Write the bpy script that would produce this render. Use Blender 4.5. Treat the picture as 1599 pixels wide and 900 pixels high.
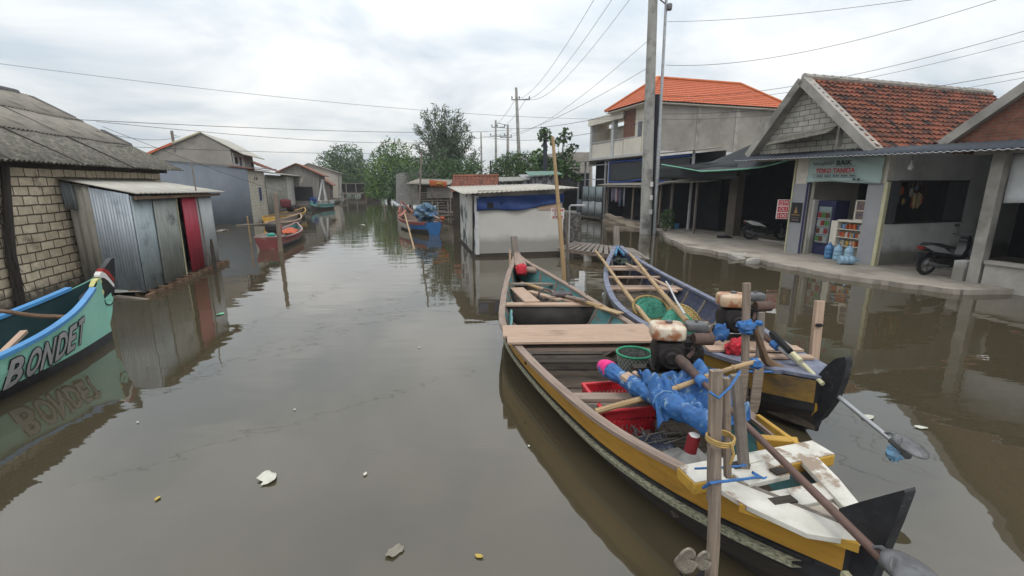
import bpy, math, random
from mathutils import Matrix, Vector, noise
R = math.radians
rnd = random.Random(7)
scn = bpy.context.scene
for o in list(bpy.data.objects): bpy.data.objects.remove(o)
# ---------------------------------------------------------------- camera
FPX = 720.0; PITCH = math.atan(163/720); CH = 2.5
cp, sp = math.cos(PITCH), math.sin(PITCH)
cam = bpy.data.cameras.new('camera'); camo = bpy.data.objects.new('camera', cam)
scn.collection.objects.link(camo); scn.camera = camo
camo.location = (0, 0, CH); camo.rotation_euler = (R(90)-PITCH, 0, 0)
cam.sensor_width = 36; cam.lens = FPX/1599*36; cam.clip_start = .05; cam.clip_end = 4000
# ---------------------------------------------------------------- world
world = bpy.data.worlds.new('World'); scn.world = world; world.use_nodes = True
nt = world.node_tree; nt.nodes.clear(); N = nt.nodes.new; L = nt.links.new
sky = N('ShaderNodeTexSky'); sky.sky_type = 'NISHITA'; sky.sun_disc = False
sky.sun_elevation = R(52); sky.sun_rotation = R(200)
tc = N('ShaderNodeTexCoord'); sep = N('ShaderNodeSeparateXYZ'); L(tc.outputs['Generated'], sep.inputs[0])
mx = N('ShaderNodeMath'); mx.operation = 'MAXIMUM'; L(sep.outputs[2], mx.inputs[0]); mx.inputs[1].default_value = 0.0
ad = N('ShaderNodeMath'); ad.operation = 'ADD'; L(mx.outputs[0], ad.inputs[0]); ad.inputs[1].default_value = .22
dx = N('ShaderNodeMath'); dx.operation = 'DIVIDE'; L(sep.outputs[0], dx.inputs[0]); L(ad.outputs[0], dx.inputs[1])
dy = N('ShaderNodeMath'); dy.operation = 'DIVIDE'; L(sep.outputs[1], dy.inputs[0]); L(ad.outputs[0], dy.inputs[1])
cb = N('ShaderNodeCombineXYZ'); L(dx.outputs[0], cb.inputs[0]); L(dy.outputs[0], cb.inputs[1])
n1 = N('ShaderNodeTexNoise'); n1.inputs['Scale'].default_value = 1.15; n1.inputs['Detail'].default_value = 7; n1.inputs['Roughness'].default_value = .52
n1.inputs['Distortion'].default_value = .35; L(cb.outputs[0], n1.inputs['Vector'])
cr = N('ShaderNodeValToRGB'); L(n1.outputs['Fac'], cr.inputs[0])
cr.color_ramp.elements[0].position = .38; cr.color_ramp.elements[0].color = (5.0, 5.6, 6.1, 1)
cr.color_ramp.elements[1].position = .64; cr.color_ramp.elements[1].color = (9.1, 8.95, 8.7, 1)
e = cr.color_ramp.elements.new(.5); e.color = (7.0, 7.25, 7.3, 1)
mixs = N('ShaderNodeMix'); mixs.data_type = 'RGBA'; mixs.inputs[0].default_value = .9
L(sky.outputs[0], mixs.inputs[6]); L(cr.outputs[0], mixs.inputs[7])
# an overcast sky is brighter overhead than at the horizon
gz = N('ShaderNodeMath'); gz.operation = 'MULTIPLY_ADD'; L(mx.outputs[0], gz.inputs[0]); gz.inputs[1].default_value = 1.55; gz.inputs[2].default_value = .90
vm = N('ShaderNodeVectorMath'); vm.operation = 'SCALE'; L(mixs.outputs[2], vm.inputs[0]); L(gz.outputs[0], vm.inputs['Scale'])
bg = N('ShaderNodeBackground'); bg.inputs[1].default_value = .10; L(vm.outputs[0], bg.inputs[0])
wo = N('ShaderNodeOutputWorld'); L(bg.outputs[0], wo.inputs[0])
sl = bpy.data.lights.new('sun', 'SUN'); sl.energy = .75; sl.angle = R(14); sl.color = (1, .96, .9)
so = bpy.data.objects.new('sun', sl); scn.collection.objects.link(so)
so.rotation_euler = (R(38), 0, R(20)); so.location = (0, 0, 30)
scn.view_settings.view_transform = 'Standard'; scn.view_settings.look = 'None'
scn.view_settings.exposure = 0.2; scn.view_settings.gamma = 1
# ---------------------------------------------------------------- pixel helpers (point of the place seen at a photo position)
def ray(x, y):
    u = (x-799.5)/FPX; v = (y-450)/FPX
    return Vector((u, cp-v*sp, -sp-v*cp))
def P(x, y, z=0.):
    d = ray(x, y); t = (z-CH)/d.z; return Vector((d.x*t, d.y*t, z))
def D(x, y, Y):
    d = ray(x, y); t = Y/d.y; return Vector((d.x*t, Y, CH+d.z*t))
def OP(x, y, o, dr):            # on the vertical plane through o running along dr
    n = Vector((-dr[1], dr[0])); d = ray(x, y)
    t = (o[0]*n.x+o[1]*n.y)/(d.x*n.x+d.y*n.y); return Vector((d.x*t, d.y*t, CH+d.z*t))
def FR(x, y, z=0, deg=0): return Matrix.Translation((x, y, z)) @ Matrix.Rotation(R(deg), 4, 'Z')
# ---------------------------------------------------------------- materials
MATS = {}
def mat(name, c1, c2=None, scale=3, stretch=(1, 1, 1), rough=.85, bump=.0, coord='UV', metal=0., c3=None, s3=.8, lo3=.52, hi3=.68,
        brick=None, wave=None, lo=.35, hi=.65, island=0, spec=.35, tile=None, detail=5, grad=None, alpha=None):
    if name in MATS: return MATS[name]
    m = bpy.data.materials.new(name); m.use_nodes = True; t = m.node_tree; t.nodes.clear(); N = t.nodes.new; L = t.links.new
    out = N('ShaderNodeOutputMaterial'); b = N('ShaderNodeBsdfPrincipled'); L(b.outputs[0], out.inputs[0])
    b.inputs['Roughness'].default_value = rough; b.inputs['Metallic'].default_value = metal; b.inputs['Specular IOR Level'].default_value = spec
    tc = N('ShaderNodeTexCoord'); mp = N('ShaderNodeMapping'); L(tc.outputs[coord], mp.inputs[0]); mp.inputs['Scale'].default_value = stretch
    c2 = c2 or tuple(x*.7 for x in c1)
    no = N('ShaderNodeTexNoise'); no.inputs['Scale'].default_value = scale; no.inputs['Detail'].default_value = detail; no.inputs['Roughness'].default_value = .6
    L(mp.outputs[0], no.inputs['Vector'])
    rp = N('ShaderNodeMapRange'); rp.inputs[1].default_value = lo; rp.inputs[2].default_value = hi; L(no.outputs['Fac'], rp.inputs[0])
    def mix(f, a, c):
        k = N('ShaderNodeMix'); k.data_type = 'RGBA'
        for s, v in ((0, f), (6, a), (7, c)):
            if isinstance(v, bpy.types.NodeSocket): L(v, k.inputs[s])
            elif s == 0: k.inputs[0].default_value = v
            else: k.inputs[s].default_value = (*v[:3], 1)
        return k.outputs[2]
    col = mix(rp.outputs[0], c1, c2); h = no.outputs['Fac']
    if brick:
        br = N('ShaderNodeTexBrick'); L(tc.outputs[coord], br.inputs['Vector'])
        bw, rh, ms, ca, cb2, cm = brick
        br.inputs['Scale'].default_value = 1; br.inputs['Brick Width'].default_value = bw; br.inputs['Row Height'].default_value = rh
        br.inputs['Mortar Size'].default_value = ms; br.inputs['Mortar Smooth'].default_value = .25; br.inputs['Bias'].default_value = 0
        # uneven courses
        dn = N('ShaderNodeTexNoise'); dn.inputs['Scale'].default_value = 2.2; dn.inputs['Detail'].default_value = 3; L(tc.outputs[coord], dn.inputs['Vector'])
        dv = N('ShaderNodeVectorMath'); dv.operation = 'MULTIPLY_ADD'; L(dn.outputs['Color'], dv.inputs[0]); dv.inputs[1].default_value = (rh*.28,)*3
        L(tc.outputs[coord], dv.inputs[2]); L(dv.outputs[0], br.inputs['Vector'])
        br.inputs['Color1'].default_value = (*ca, 1); br.inputs['Color2'].default_value = (*cb2, 1); br.inputs['Mortar'].default_value = (*cm, 1)
        k = N('ShaderNodeMix'); k.data_type = 'RGBA'; k.blend_type = 'MULTIPLY'; k.inputs[0].default_value = 1
        L(br.outputs['Color'], k.inputs[6]); L(col, k.inputs[7]); col = k.outputs[2]
        iv = N('ShaderNodeMath'); iv.operation = 'MULTIPLY_ADD'; L(br.outputs['Fac'], iv.inputs[0]); iv.inputs[1].default_value = -1.5; L(no.outputs['Fac'], iv.inputs[2]); h = iv.outputs[0]
    if tile:
        fl = N('ShaderNodeVectorMath'); fl.operation = 'FLOOR'; L(tc.outputs['UV'], fl.inputs[0])
        wn = N('ShaderNodeTexWhiteNoise'); L(fl.outputs[0], wn.inputs['Vector'])
        rr = N('ShaderNodeMapRange'); rr.inputs[3].default_value = 0; rr.inputs[4].default_value = 1; L(wn.outputs['Value'], rr.inputs[0])
        col = mix(rr.outputs[0], col, tile)
    if wave:
        wv = N('ShaderNodeTexWave'); wv.inputs['Scale'].default_value = wave[0]; wv.wave_type = 'BANDS'; wv.bands_direction = wave[1]
        L(tc.outputs[coord], wv.inputs['Vector']); h = wv.outputs['Fac']
    if island:
        g = N('ShaderNodeNewGeometry'); hs = N('ShaderNodeHueSaturation'); L(col, hs.inputs['Color'])
        r2 = N('ShaderNodeMapRange'); L(g.outputs['Random Per Island'], r2.inputs[0]); r2.inputs[3].default_value = 1-island; r2.inputs[4].default_value = 1+island
        L(r2.outputs[0], hs.inputs['Value']); col = hs.outputs[0]
    if c3:
        n3 = N('ShaderNodeTexNoise'); n3.inputs['Scale'].default_value = s3; n3.inputs['Detail'].default_value = 7; n3.inputs['Roughness'].default_value = .65
        m3 = N('ShaderNodeMapping'); m3.inputs['Location'].default_value = (3.1, 7.7, 1.3); L(tc.outputs[coord], m3.inputs[0]); L(m3.outputs[0], n3.inputs['Vector'])
        r3 = N('ShaderNodeMapRange'); r3.inputs[1].default_value = lo3; r3.inputs[2].default_value = hi3; L(n3.outputs['Fac'], r3.inputs[0])
        col = mix(r3.outputs[0], col, c3)
    if grad:      # tide mark: (z at which the stain ends, colour) in object space
        s = N('ShaderNodeSeparateXYZ'); L(tc.outputs['Object'], s.inputs[0])
        a = N('ShaderNodeMath'); a.operation = 'MULTIPLY_ADD'; L(no.outputs['Fac'], a.inputs[0]); a.inputs[1].default_value = -.5; L(s.outputs[2], a.inputs[2])
        r4 = N('ShaderNodeMapRange'); r4.inputs[1].default_value = grad[0]-.25; r4.inputs[2].default_value = grad[0]; r4.inputs[3].default_value = .85; r4.inputs[4].default_value = 0
        L(a.outputs[0], r4.inputs[0]); col = mix(r4.outputs[0], col, grad[1])
    L(col, b.inputs['Base Color'])
    if bump:
        bp = N('ShaderNodeBump'); bp.inputs['Strength'].default_value = min(1, bump); bp.inputs['Distance'].default_value = .02; L(h, bp.inputs['Height']); L(bp.outputs[0], b.inputs['Normal'])
    if alpha is not None: b.inputs['Alpha'].default_value = alpha
    MATS[name] = m; return m
def wood(name, c1, c2, **k): return mat(name, c1, c2, scale=1.0, stretch=(2.2, 38, 38), bump=k.pop('bump', .5), rough=k.pop('rough', .85), lo=.3, hi=.7, **k)
W_GREY = wood('weathered_grey_wood', (.25, .215, .185), (.12, .10, .085), c3=(.09, .075, .06), s3=2.5, lo3=.5, hi3=.75)
W_TAN = wood('tan_new_planks', (.44, .315, .235), (.31, .215, .155), c3=(.22, .15, .10), s3=2, lo3=.55, hi3=.8, island=.1)
W_BAMBOO = wood('bamboo', (.42, .29, .155), (.27, .18, .09), c3=(.14, .10, .06), s3=4, lo3=.6, hi3=.8, rough=.55)
W_RAIL = wood('worn_rail_wood', (.30, .225, .18), (.18, .135, .11), c3=(.12, .09, .075), s3=3, lo3=.55, hi3=.75)
W_BROWN = wood('brown_wood', (.20, .125, .075), (.11, .07, .045), c3=(.06, .04, .03), s3=3)
W_DARK = wood('dark_wet_wood', (.055, .045, .037), (.025, .02, .017))
W_POST = wood('sun_bleached_post', (.30, .235, .185), (.14, .11, .085), c3=(.09, .07, .055), s3=3.0, lo3=.55, hi3=.75)
OCHRE = mat('ochre_yellow_paint', (.47, .25, .035), (.35, .18, .03), scale=2, stretch=(1, 4, 1), c3=(.10, .06, .025), s3=2.2, lo3=.6, hi3=.8, rough=.5, bump=.15)
YELLOW = mat('yellow_paint', (.48, .29, .045), (.36, .20, .035), scale=3, c3=(.15, .10, .04), s3=5, lo3=.6, hi3=.8, rough=.5)
BLACKP = mat('black_hull_paint', (.014, .014, .017), (.03, .03, .032), scale=4, c3=(.07, .07, .06), s3=4, lo3=.62, hi3=.8, rough=.45, bump=.2)
FINBLK = mat('scuffed_black_paint', (.025, .026, .03), (.012, .012, .015), scale=9, c3=(.10, .10, .10), s3=14, lo3=.6, hi3=.78, rough=.6, bump=.3)
CREAMSTR = mat('speckled_cream_strake', (.36, .35, .25), (.12, .12, .08), scale=45, lo=.42, hi=.62, rough=.8)
WHITEP = mat('peeling_white_paint', (.58, .56, .50), (.44, .42, .37), scale=5, c3=(.26, .20, .15), s3=3.6, lo3=.54, hi3=.60, rough=.6, bump=.25)
TEAL = mat('faded_teal_paint', (.105, .27, .27), (.07, .19, .20), scale=5, c3=(.15, .13, .10), s3=4, lo3=.54, hi3=.66, rough=.6, bump=.2)
BLUEP = mat('faded_blue_paint', (.18, .195, .25), (.085, .095, .14), scale=6, c3=(.22, .20, .20), s3=6, lo3=.56, hi3=.7, rough=.6, bump=.2)
BLUEIN = mat('dark_blue_paint', (.045, .055, .10), (.03, .035, .06), scale=6, c3=(.10, .08, .07), s3=5, lo3=.55, hi3=.7, rough=.7)
AQUABLUE = mat('prow_blue_paint', (.10, .26, .42), (.06, .16, .28), scale=6, c3=(.2, .2, .2), s3=8, lo3=.6, hi3=.75)
RUST = mat('rusty_metal', (.11, .065, .05), (.06, .04, .035), scale=14, c3=(.05, .035, .03), s3=9, rough=.75, bump=.3, coord='Object')
BLKMET = mat('greasy_black_metal', (.012, .012, .013), (.032, .027, .024), scale=12, rough=.6, spec=.25, coord='Object', bump=.3)
GREYMET = mat('dull_grey_metal', (.13, .13, .135), (.07, .07, .072), scale=10, rough=.5, spec=.5, coord='Object')
STEEL = mat('galvanised_steel', (.40, .41, .42), (.28, .285, .29), scale=6, rough=.45, metal=.5, coord='Object')
TANK = mat('cream_tank_with_rust', (.60, .53, .42), (.48, .40, .30), scale=6, c3=(.30, .12, .055), s3=5.5, lo3=.44, hi3=.56, rough=.4, coord='Object', spec=.5)
BLUETARP = mat('blue_tarpaulin', (.03, .125, .33), (.018, .07, .20), scale=7, stretch=(1, 3, 1), c3=(.22, .33, .42), s3=9, lo3=.56, hi3=.68, rough=.55, bump=.5)
NAVYTARP = mat('navy_tarpaulin', (.012, .04, .16), (.008, .025, .10), scale=2.5, rough=.6, bump=.6)
GREYSACK = mat('grey_plastic_sack', (.33, .32, .30), (.22, .21, .195), scale=4, rough=.5, bump=.5)
RED = mat('red_plastic', (.52, .025, .035), (.38, .015, .025), scale=5, rough=.45, spec=.4)
REDCL = mat('red_cloth', (.50, .03, .045), (.30, .015, .025), scale=6, rough=.9, bump=.5)
PINK = mat('pink_cloth', (.75, .04, .22), (.55, .02, .15), scale=9, rough=.8)
ORANGE = mat('orange_net', (.48, .11, .045), (.30, .06, .03), scale=9, rough=.9, bump=.8, coord='Object')
GREENRIM = mat('green_plastic', (.02, .26, .13), (.015, .17, .09), scale=9, rough=.5)
GREENWEAVE = mat('turquoise_woven_strips', (1, 1, 1), (.65, .7, .65), scale=14, brick=(.05, .022, .004, (.11, .50, .36), (.05, .34, .23), (.02, .07, .05)), rough=.6, bump=.9)
YWEAVE = mat('straw_woven_rim', (1, 1, 1), (.7, .65, .6), scale=14, brick=(.04, .022, .004, (.56, .43, .17), (.42, .30, .11), (.12, .08, .03)), rough=.8, bump=.9)
NETTING = mat('grey_green_net', (.10, .125, .10), (.05, .07, .06), scale=25, rough=.95, bump=.6, coord='Object')
ROPEBL = mat('blue_rope', (.03, .16, .42), (.05, .10, .22), scale=25, rough=.8)
ROPEY = mat('tan_rope', (.45, .30, .10), (.30, .2, .08), scale=25, rough=.9)
CONC = mat('weathered_concrete', (.38, .355, .32), (.25, .235, .21), scale=1.6, c3=(.12, .115, .10), s3=.7, lo3=.5, hi3=.72, rough=.95, bump=.3)
PAVE = mat('dusty_concrete_pavement', (.36, .32, .27), (.25, .22, .185), scale=1.2, c3=(.10, .088, .075), s3=.6, lo3=.5, hi3=.75, rough=.95, bump=.3)
PLASTER = mat('raw_cement_plaster', (.30, .28, .25), (.21, .195, .175), scale=.8, c3=(.10, .095, .085), s3=.5, lo3=.56, hi3=.76, rough=.95, bump=.15)
CREAMW = mat('cream_painted_wall', (.68, .635, .54), (.57, .53, .45), scale=.9, c3=(.27, .25, .21), s3=.9, lo3=.6, hi3=.8, rough=.85)
WHITEW = mat('white_painted_wall', (.56, .56, .55), (.44, .44, .43), scale=1.2, c3=(.25, .24, .22), s3=1.1, lo3=.58, hi3=.78, rough=.85, grad=(.45, (.16, .15, .12)))
WPANEL = mat('off_white_board', (.48, .465, .43), (.44, .425, .39), scale=1, c3=(.40, .385, .35), s3=1.3, lo3=.55, hi3=.8, rough=.6, grad=(.5, (.22, .21, .19)))
WSTAIN = mat('mouldy_white_board', (.56, .56, .54), (.42, .42, .40), scale=2, c3=(.04, .04, .045), s3=1.4, lo3=.50, hi3=.60, rough=.7)
GREYTILE = mat('grey_wall_cladding', (.30, .30, .31), (.24, .24, .25), scale=1, rough=.6)
DARKIN = mat('interior_shade_and_black', (.013, .013, .016), (.022, .02, .02), scale=2, rough=.95)  # shade of rooms and openings put into the colour; also for black oddments
DARKBLUE = mat('dark_blue_paint_trim', (.02, .02, .07), (.03, .03, .08), scale=3, rough=.7)
LBLOCK = mat('pale_limestone_blocks', (1, 1, 1), (.72, .70, .66), scale=6, brick=(.40, .19, .016, (.76, .66, .50), (.60, .51, .38), (.14, .11, .08)), c3=(.11, .09, .07), s3=1.4, lo3=.60, hi3=.74, bump=1, rough=.95, grad=(.25, (.07, .06, .05)))
CINDER = mat('cream_cinder_blocks', (1, 1, 1), (.8, .8, .78), scale=3, brick=(.45, .22, .008, (.50, .465, .38), (.43, .40, .33), (.24, .22, .18)), rough=.95, c3=(.25, .22, .17), s3=.8, lo3=.6, hi3=.8)
GBLOCK = mat('white_gable_blocks', (1, 1, 1), (.78, .78, .76), scale=4, brick=(.40, .17, .014, (.46, .44, .39), (.38, .36, .32), (.16, .15, .13)), rough=.95, c3=(.2, .19, .16), s3=.9, lo3=.58, hi3=.78, bump=.6)
RBRICK = mat('red_brick', (1, 1, 1), (.7, .7, .7), scale=5, brick=(.24, .075, .010, (.27, .10, .06), (.20, .075, .045), (.17, .14, .12)), rough=.95, bump=.5)
GREYBLK = mat('grey_concrete_blocks', (1, 1, 1), (.8, .8, .8), scale=3, brick=(.4, .2, .012, (.27, .265, .25), (.22, .215, .2), (.13, .125, .12)), rough=.95, c3=(.12, .12, .10), s3=.6, lo3=.55, hi3=.8)
ASBEST = mat('fibre_cement_roofing', (.255, .235, .20), (.175, .16, .135), scale=2.2, stretch=(3, 1, 1), c3=(.10, .092, .078), s3=1.1, lo3=.54, hi3=.74, rough=.95, bump=.2)
ASBMOSS = mat('mossy_fibre_cement', (.165, .155, .128), (.085, .08, .066), scale=7, lo=.4, hi=.6, c3=(.24, .225, .19), s3=6, lo3=.56, hi3=.66, rough=.95, bump=.3)
ASBLITE = mat('pale_fibre_cement', (.42, .40, .35), (.33, .31, .27), scale=2, stretch=(3, 1, 1), c3=(.2, .18, .15), s3=1.1, lo3=.58, hi3=.8, rough=.9)
ZINCB = mat('bluish_zinc_sheet', (.31, .35, .385), (.22, .25, .28), scale=1.5, stretch=(4, .6, 1), c3=(.10, .115, .16), s3=1.2, lo3=.55, hi3=.72, rough=.5, metal=.25, bump=.08)
ZINCG = mat('grey_weathered_zinc', (.38, .365, .32), (.27, .26, .23), scale=2, stretch=(5, .6, 1), c3=(.13, .115, .09), s3=1, lo3=.56, hi3=.74, rough=.6, metal=.2, bump=.08)
ZINCP = mat('pale_blue_zinc', (.34, .395, .41), (.26, .31, .325), scale=2.5, stretch=(5, .8, 1), c3=(.13, .145, .15), s3=1.6, lo3=.55, hi3=.7, rough=.5, metal=.2, bump=.08)
ZINCD = mat('stained_greenish_zinc', (.29, .305, .28), (.20, .21, .19), scale=2.5, stretch=(5, .8, 1), c3=(.08, .08, .07), s3=2, lo3=.55, hi3=.72, rough=.55, metal=.2, bump=.08)
ZINCW = mat('whitish_zinc', (.40, .42, .42), (.33, .345, .35), scale=2.5, stretch=(5, .8, 1), c3=(.22, .22, .2), s3=1.6, lo3=.6, hi3=.75, rough=.5, metal=.15)
BLUEGREY = mat('blue_grey_sheet_wall', (.135, .155, .185), (.11, .13, .155), scale=.7, stretch=(3, .6, 1), c3=(.17, .19, .215), s3=.5, lo3=.5, hi3=.8, rough=.6, bump=.3)
MAROON = mat('crimson_door_paint', (.34, .022, .045), (.27, .018, .035), scale=2, rough=.55, bump=.1)
TILEOR = mat('weathered_orange_tiles', (.30, .095, .05), (.20, .065, .038), scale=.9, tile=(.15, .055, .035), c3=(.03, .024, .022), s3=.8, lo3=.47, hi3=.57, rough=.9, detail=8)
TILERD = mat('dull_red_tiles', (.27, .10, .06), (.18, .065, .042), scale=.8, tile=(.15, .06, .04), c3=(.06, .04, .03), s3=.4, lo3=.55, hi3=.7, rough=.9)
TILENEW = mat('bright_orange_tiles', (.52, .14, .06), (.42, .11, .05), scale=.9, tile=(.44, .115, .05), rough=.75)
SHADENET = mat('charcoal_shade_net', (.055, .058, .06), (.035, .037, .04), scale=3, stretch=(1, 4, 1), rough=.95, bump=.4)
FRAME = mat('white_frame_paint', (.5, .5, .5), (.38, .38, .38), scale=4, rough=.6)
YELTRIM = mat('pale_yellow_pipe', (.50, .47, .30), (.42, .39, .25), scale=4, rough=.6)
RUBBER = mat('black_rubber', (.015, .015, .016), rough=.85)
BIKEBLK = mat('glossy_black_plastic', (.015, .015, .018), rough=.25, spec=.6)
BIKEWHT = mat('white_bike_panel', (.6, .6, .58), (.5, .5, .48), rough=.3, spec=.5)
TAILRED = mat('red_lens', (.14, .008, .008), rough=.2, spec=.6)
CHROME = mat('chrome', (.5, .5, .5), metal=.9, rough=.25)
GLASSD = mat('dark_glass', (.03, .04, .06), rough=.1, spec=.8)
WBLUE = mat('water_gallon_blue', (.08, .22, .42), (.05, .15, .32), rough=.2, spec=.6)
WPALE = mat('empty_gallon_pale_blue', (.28, .42, .52), (.2, .34, .46), rough=.2, spec=.6)
PRINTR = mat('printed_red', (.50, .02, .035), rough=.6)
PRINTK = mat('printed_black', (.02, .02, .025), rough=.6)
PRINTW = mat('printed_white', (.62, .60, .58), (.55, .53, .5), rough=.6)
BANNER = mat('pale_green_banner', (.36, .46, .43), (.30, .40, .38), scale=2, rough=.6, bump=.3)
BONGREEN = mat('mint_green_paint', (.27, .58, .46), (.23, .52, .41), scale=1.5, c3=(.22, .46, .37), s3=2, lo3=.6, hi3=.8, rough=.4, spec=.5)
BONBLUE = mat('bright_blue_paint', (.07, .25, .50), (.055, .20, .43), scale=3, rough=.4, spec=.5)
BONIN = mat('dark_green_interior', (.006, .026, .03), (.01, .035, .038), scale=3, rough=.6)
LETTER = mat('silver_grey_letter', (.36, .35, .355), (.29, .28, .285), scale=3, rough=.5)
PKYEL = mat('pale_yellow_paint', (.62, .60, .25), rough=.5)
BARK = mat('grey_brown_bark', (.13, .10, .075), (.07, .055, .04), scale=8, stretch=(1, 1, .3), coord='Object', rough=.95, bump=.5)
PAPER = mat('wet_white_litter', (.55, .54, .47), (.42, .41, .34), scale=8, rough=.6)
LEAFY = mat('yellow_dead_leaf', (.48, .36, .07), (.3, .2, .05), rough=.6)
POLEC = mat('grey_pole_concrete', (.36, .35, .325), (.28, .27, .25), scale=2, stretch=(1, 1, .4), coord='Object', c3=(.14, .135, .13), s3=1.5, rough=.9)
POLED = mat('dark_pole', (.03, .032, .045), (.02, .02, .03), scale=3, coord='Object', rough=.6)
WIREM = mat('black_cable', (.03, .03, .032), rough=.7)
BULB = mat('frosted_bulb', (.75, .75, .72), rough=.3)
def leafmat(name, c1, c2, isl=.35): return mat(name, c1, c2, scale=.5, coord='Object', rough=.65, island=isl, lo=.4, hi=.6, detail=3, spec=.25)
LF_MANG = leafmat('mangrove_leaves', (.10, .18, .032), (.055, .11, .024))
LF_DARK = leafmat('dark_green_leaves', (.07, .125, .04), (.042, .08, .03))
LF_MID = leafmat('mid_green_leaves', (.07, .13, .032), (.042, .08, .022))
LF_CAS = leafmat('casuarina_needles', (.10, .14, .08), (.065, .095, .055), .35)
# water
wm = bpy.data.materials.new('murky_canal_water'); wm.use_nodes = True; t = wm.node_tree
b = t.nodes['Principled BSDF']; b.inputs['Base Color'].default_value = (.088, .075, .052, 1); b.inputs['Roughness'].default_value = .02; b.inputs['IOR'].default_value = 1.72
g = t.nodes.new('ShaderNodeTexCoord')
m1 = t.nodes.new('ShaderNodeMapping'); m1.inputs['Scale'].default_value = (.55, 1.3, 1); m1.inputs['Rotation'].default_value = (0, 0, R(-12)); t.links.new(g.outputs['Object'], m1.inputs[0])
na = t.nodes.new('ShaderNodeTexNoise'); na.inputs['Scale'].default_value = 1.1; na.inputs['Detail'].default_value = 2.5; na.inputs['Roughness'].default_value = .45; t.links.new(m1.outputs[0], na.inputs['Vector'])
nb = t.nodes.new('ShaderNodeTexNoise'); nb.inputs['Scale'].default_value = 5.5; nb.inputs['Detail'].default_value = 2; t.links.new(m1.outputs[0], nb.inputs['Vector'])
nc = t.nodes.new('ShaderNodeTexNoise'); nc.inputs['Scale'].default_value = .16; nc.inputs['Detail'].default_value = 3; t.links.new(g.outputs['Object'], nc.inputs['Vector'])
rc = t.nodes.new('ShaderNodeMapRange'); rc.inputs[1].default_value = .42; rc.inputs[2].default_value = .62; rc.inputs[3].default_value = .1; rc.inputs[4].default_value = 1; t.links.new(nc.outputs[0], rc.inputs[0])
ml = t.nodes.new('ShaderNodeMath'); ml.operation = 'MULTIPLY'; t.links.new(nb.outputs[0], ml.inputs[0]); t.links.new(rc.outputs[0], ml.inputs[1])
ma = t.nodes.new('ShaderNodeMath'); ma.operation = 'MULTIPLY_ADD'; t.links.new(ml.outputs[0], ma.inputs[0]); ma.inputs[1].default_value = .13; t.links.new(na.outputs[0], ma.inputs[2])
bp = t.nodes.new('ShaderNodeBump'); bp.inputs['Strength'].default_value = .42; bp.inputs['Distance'].default_value = .022; t.links.new(ma.outputs[0], bp.inputs['Height']); t.links.new(bp.outputs[0], b.inputs['Normal'])
cwa = t.nodes.new('ShaderNodeMix'); cwa.data_type = 'RGBA'; cwa.inputs[6].default_value = (.060, .049, .029, 1); cwa.inputs[7].default_value = (.050, .042, .026, 1); t.links.new(rc.outputs[0], cwa.inputs[0]); t.links.new(cwa.outputs[2], b.inputs['Base Color'])
WATER = wm
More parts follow.
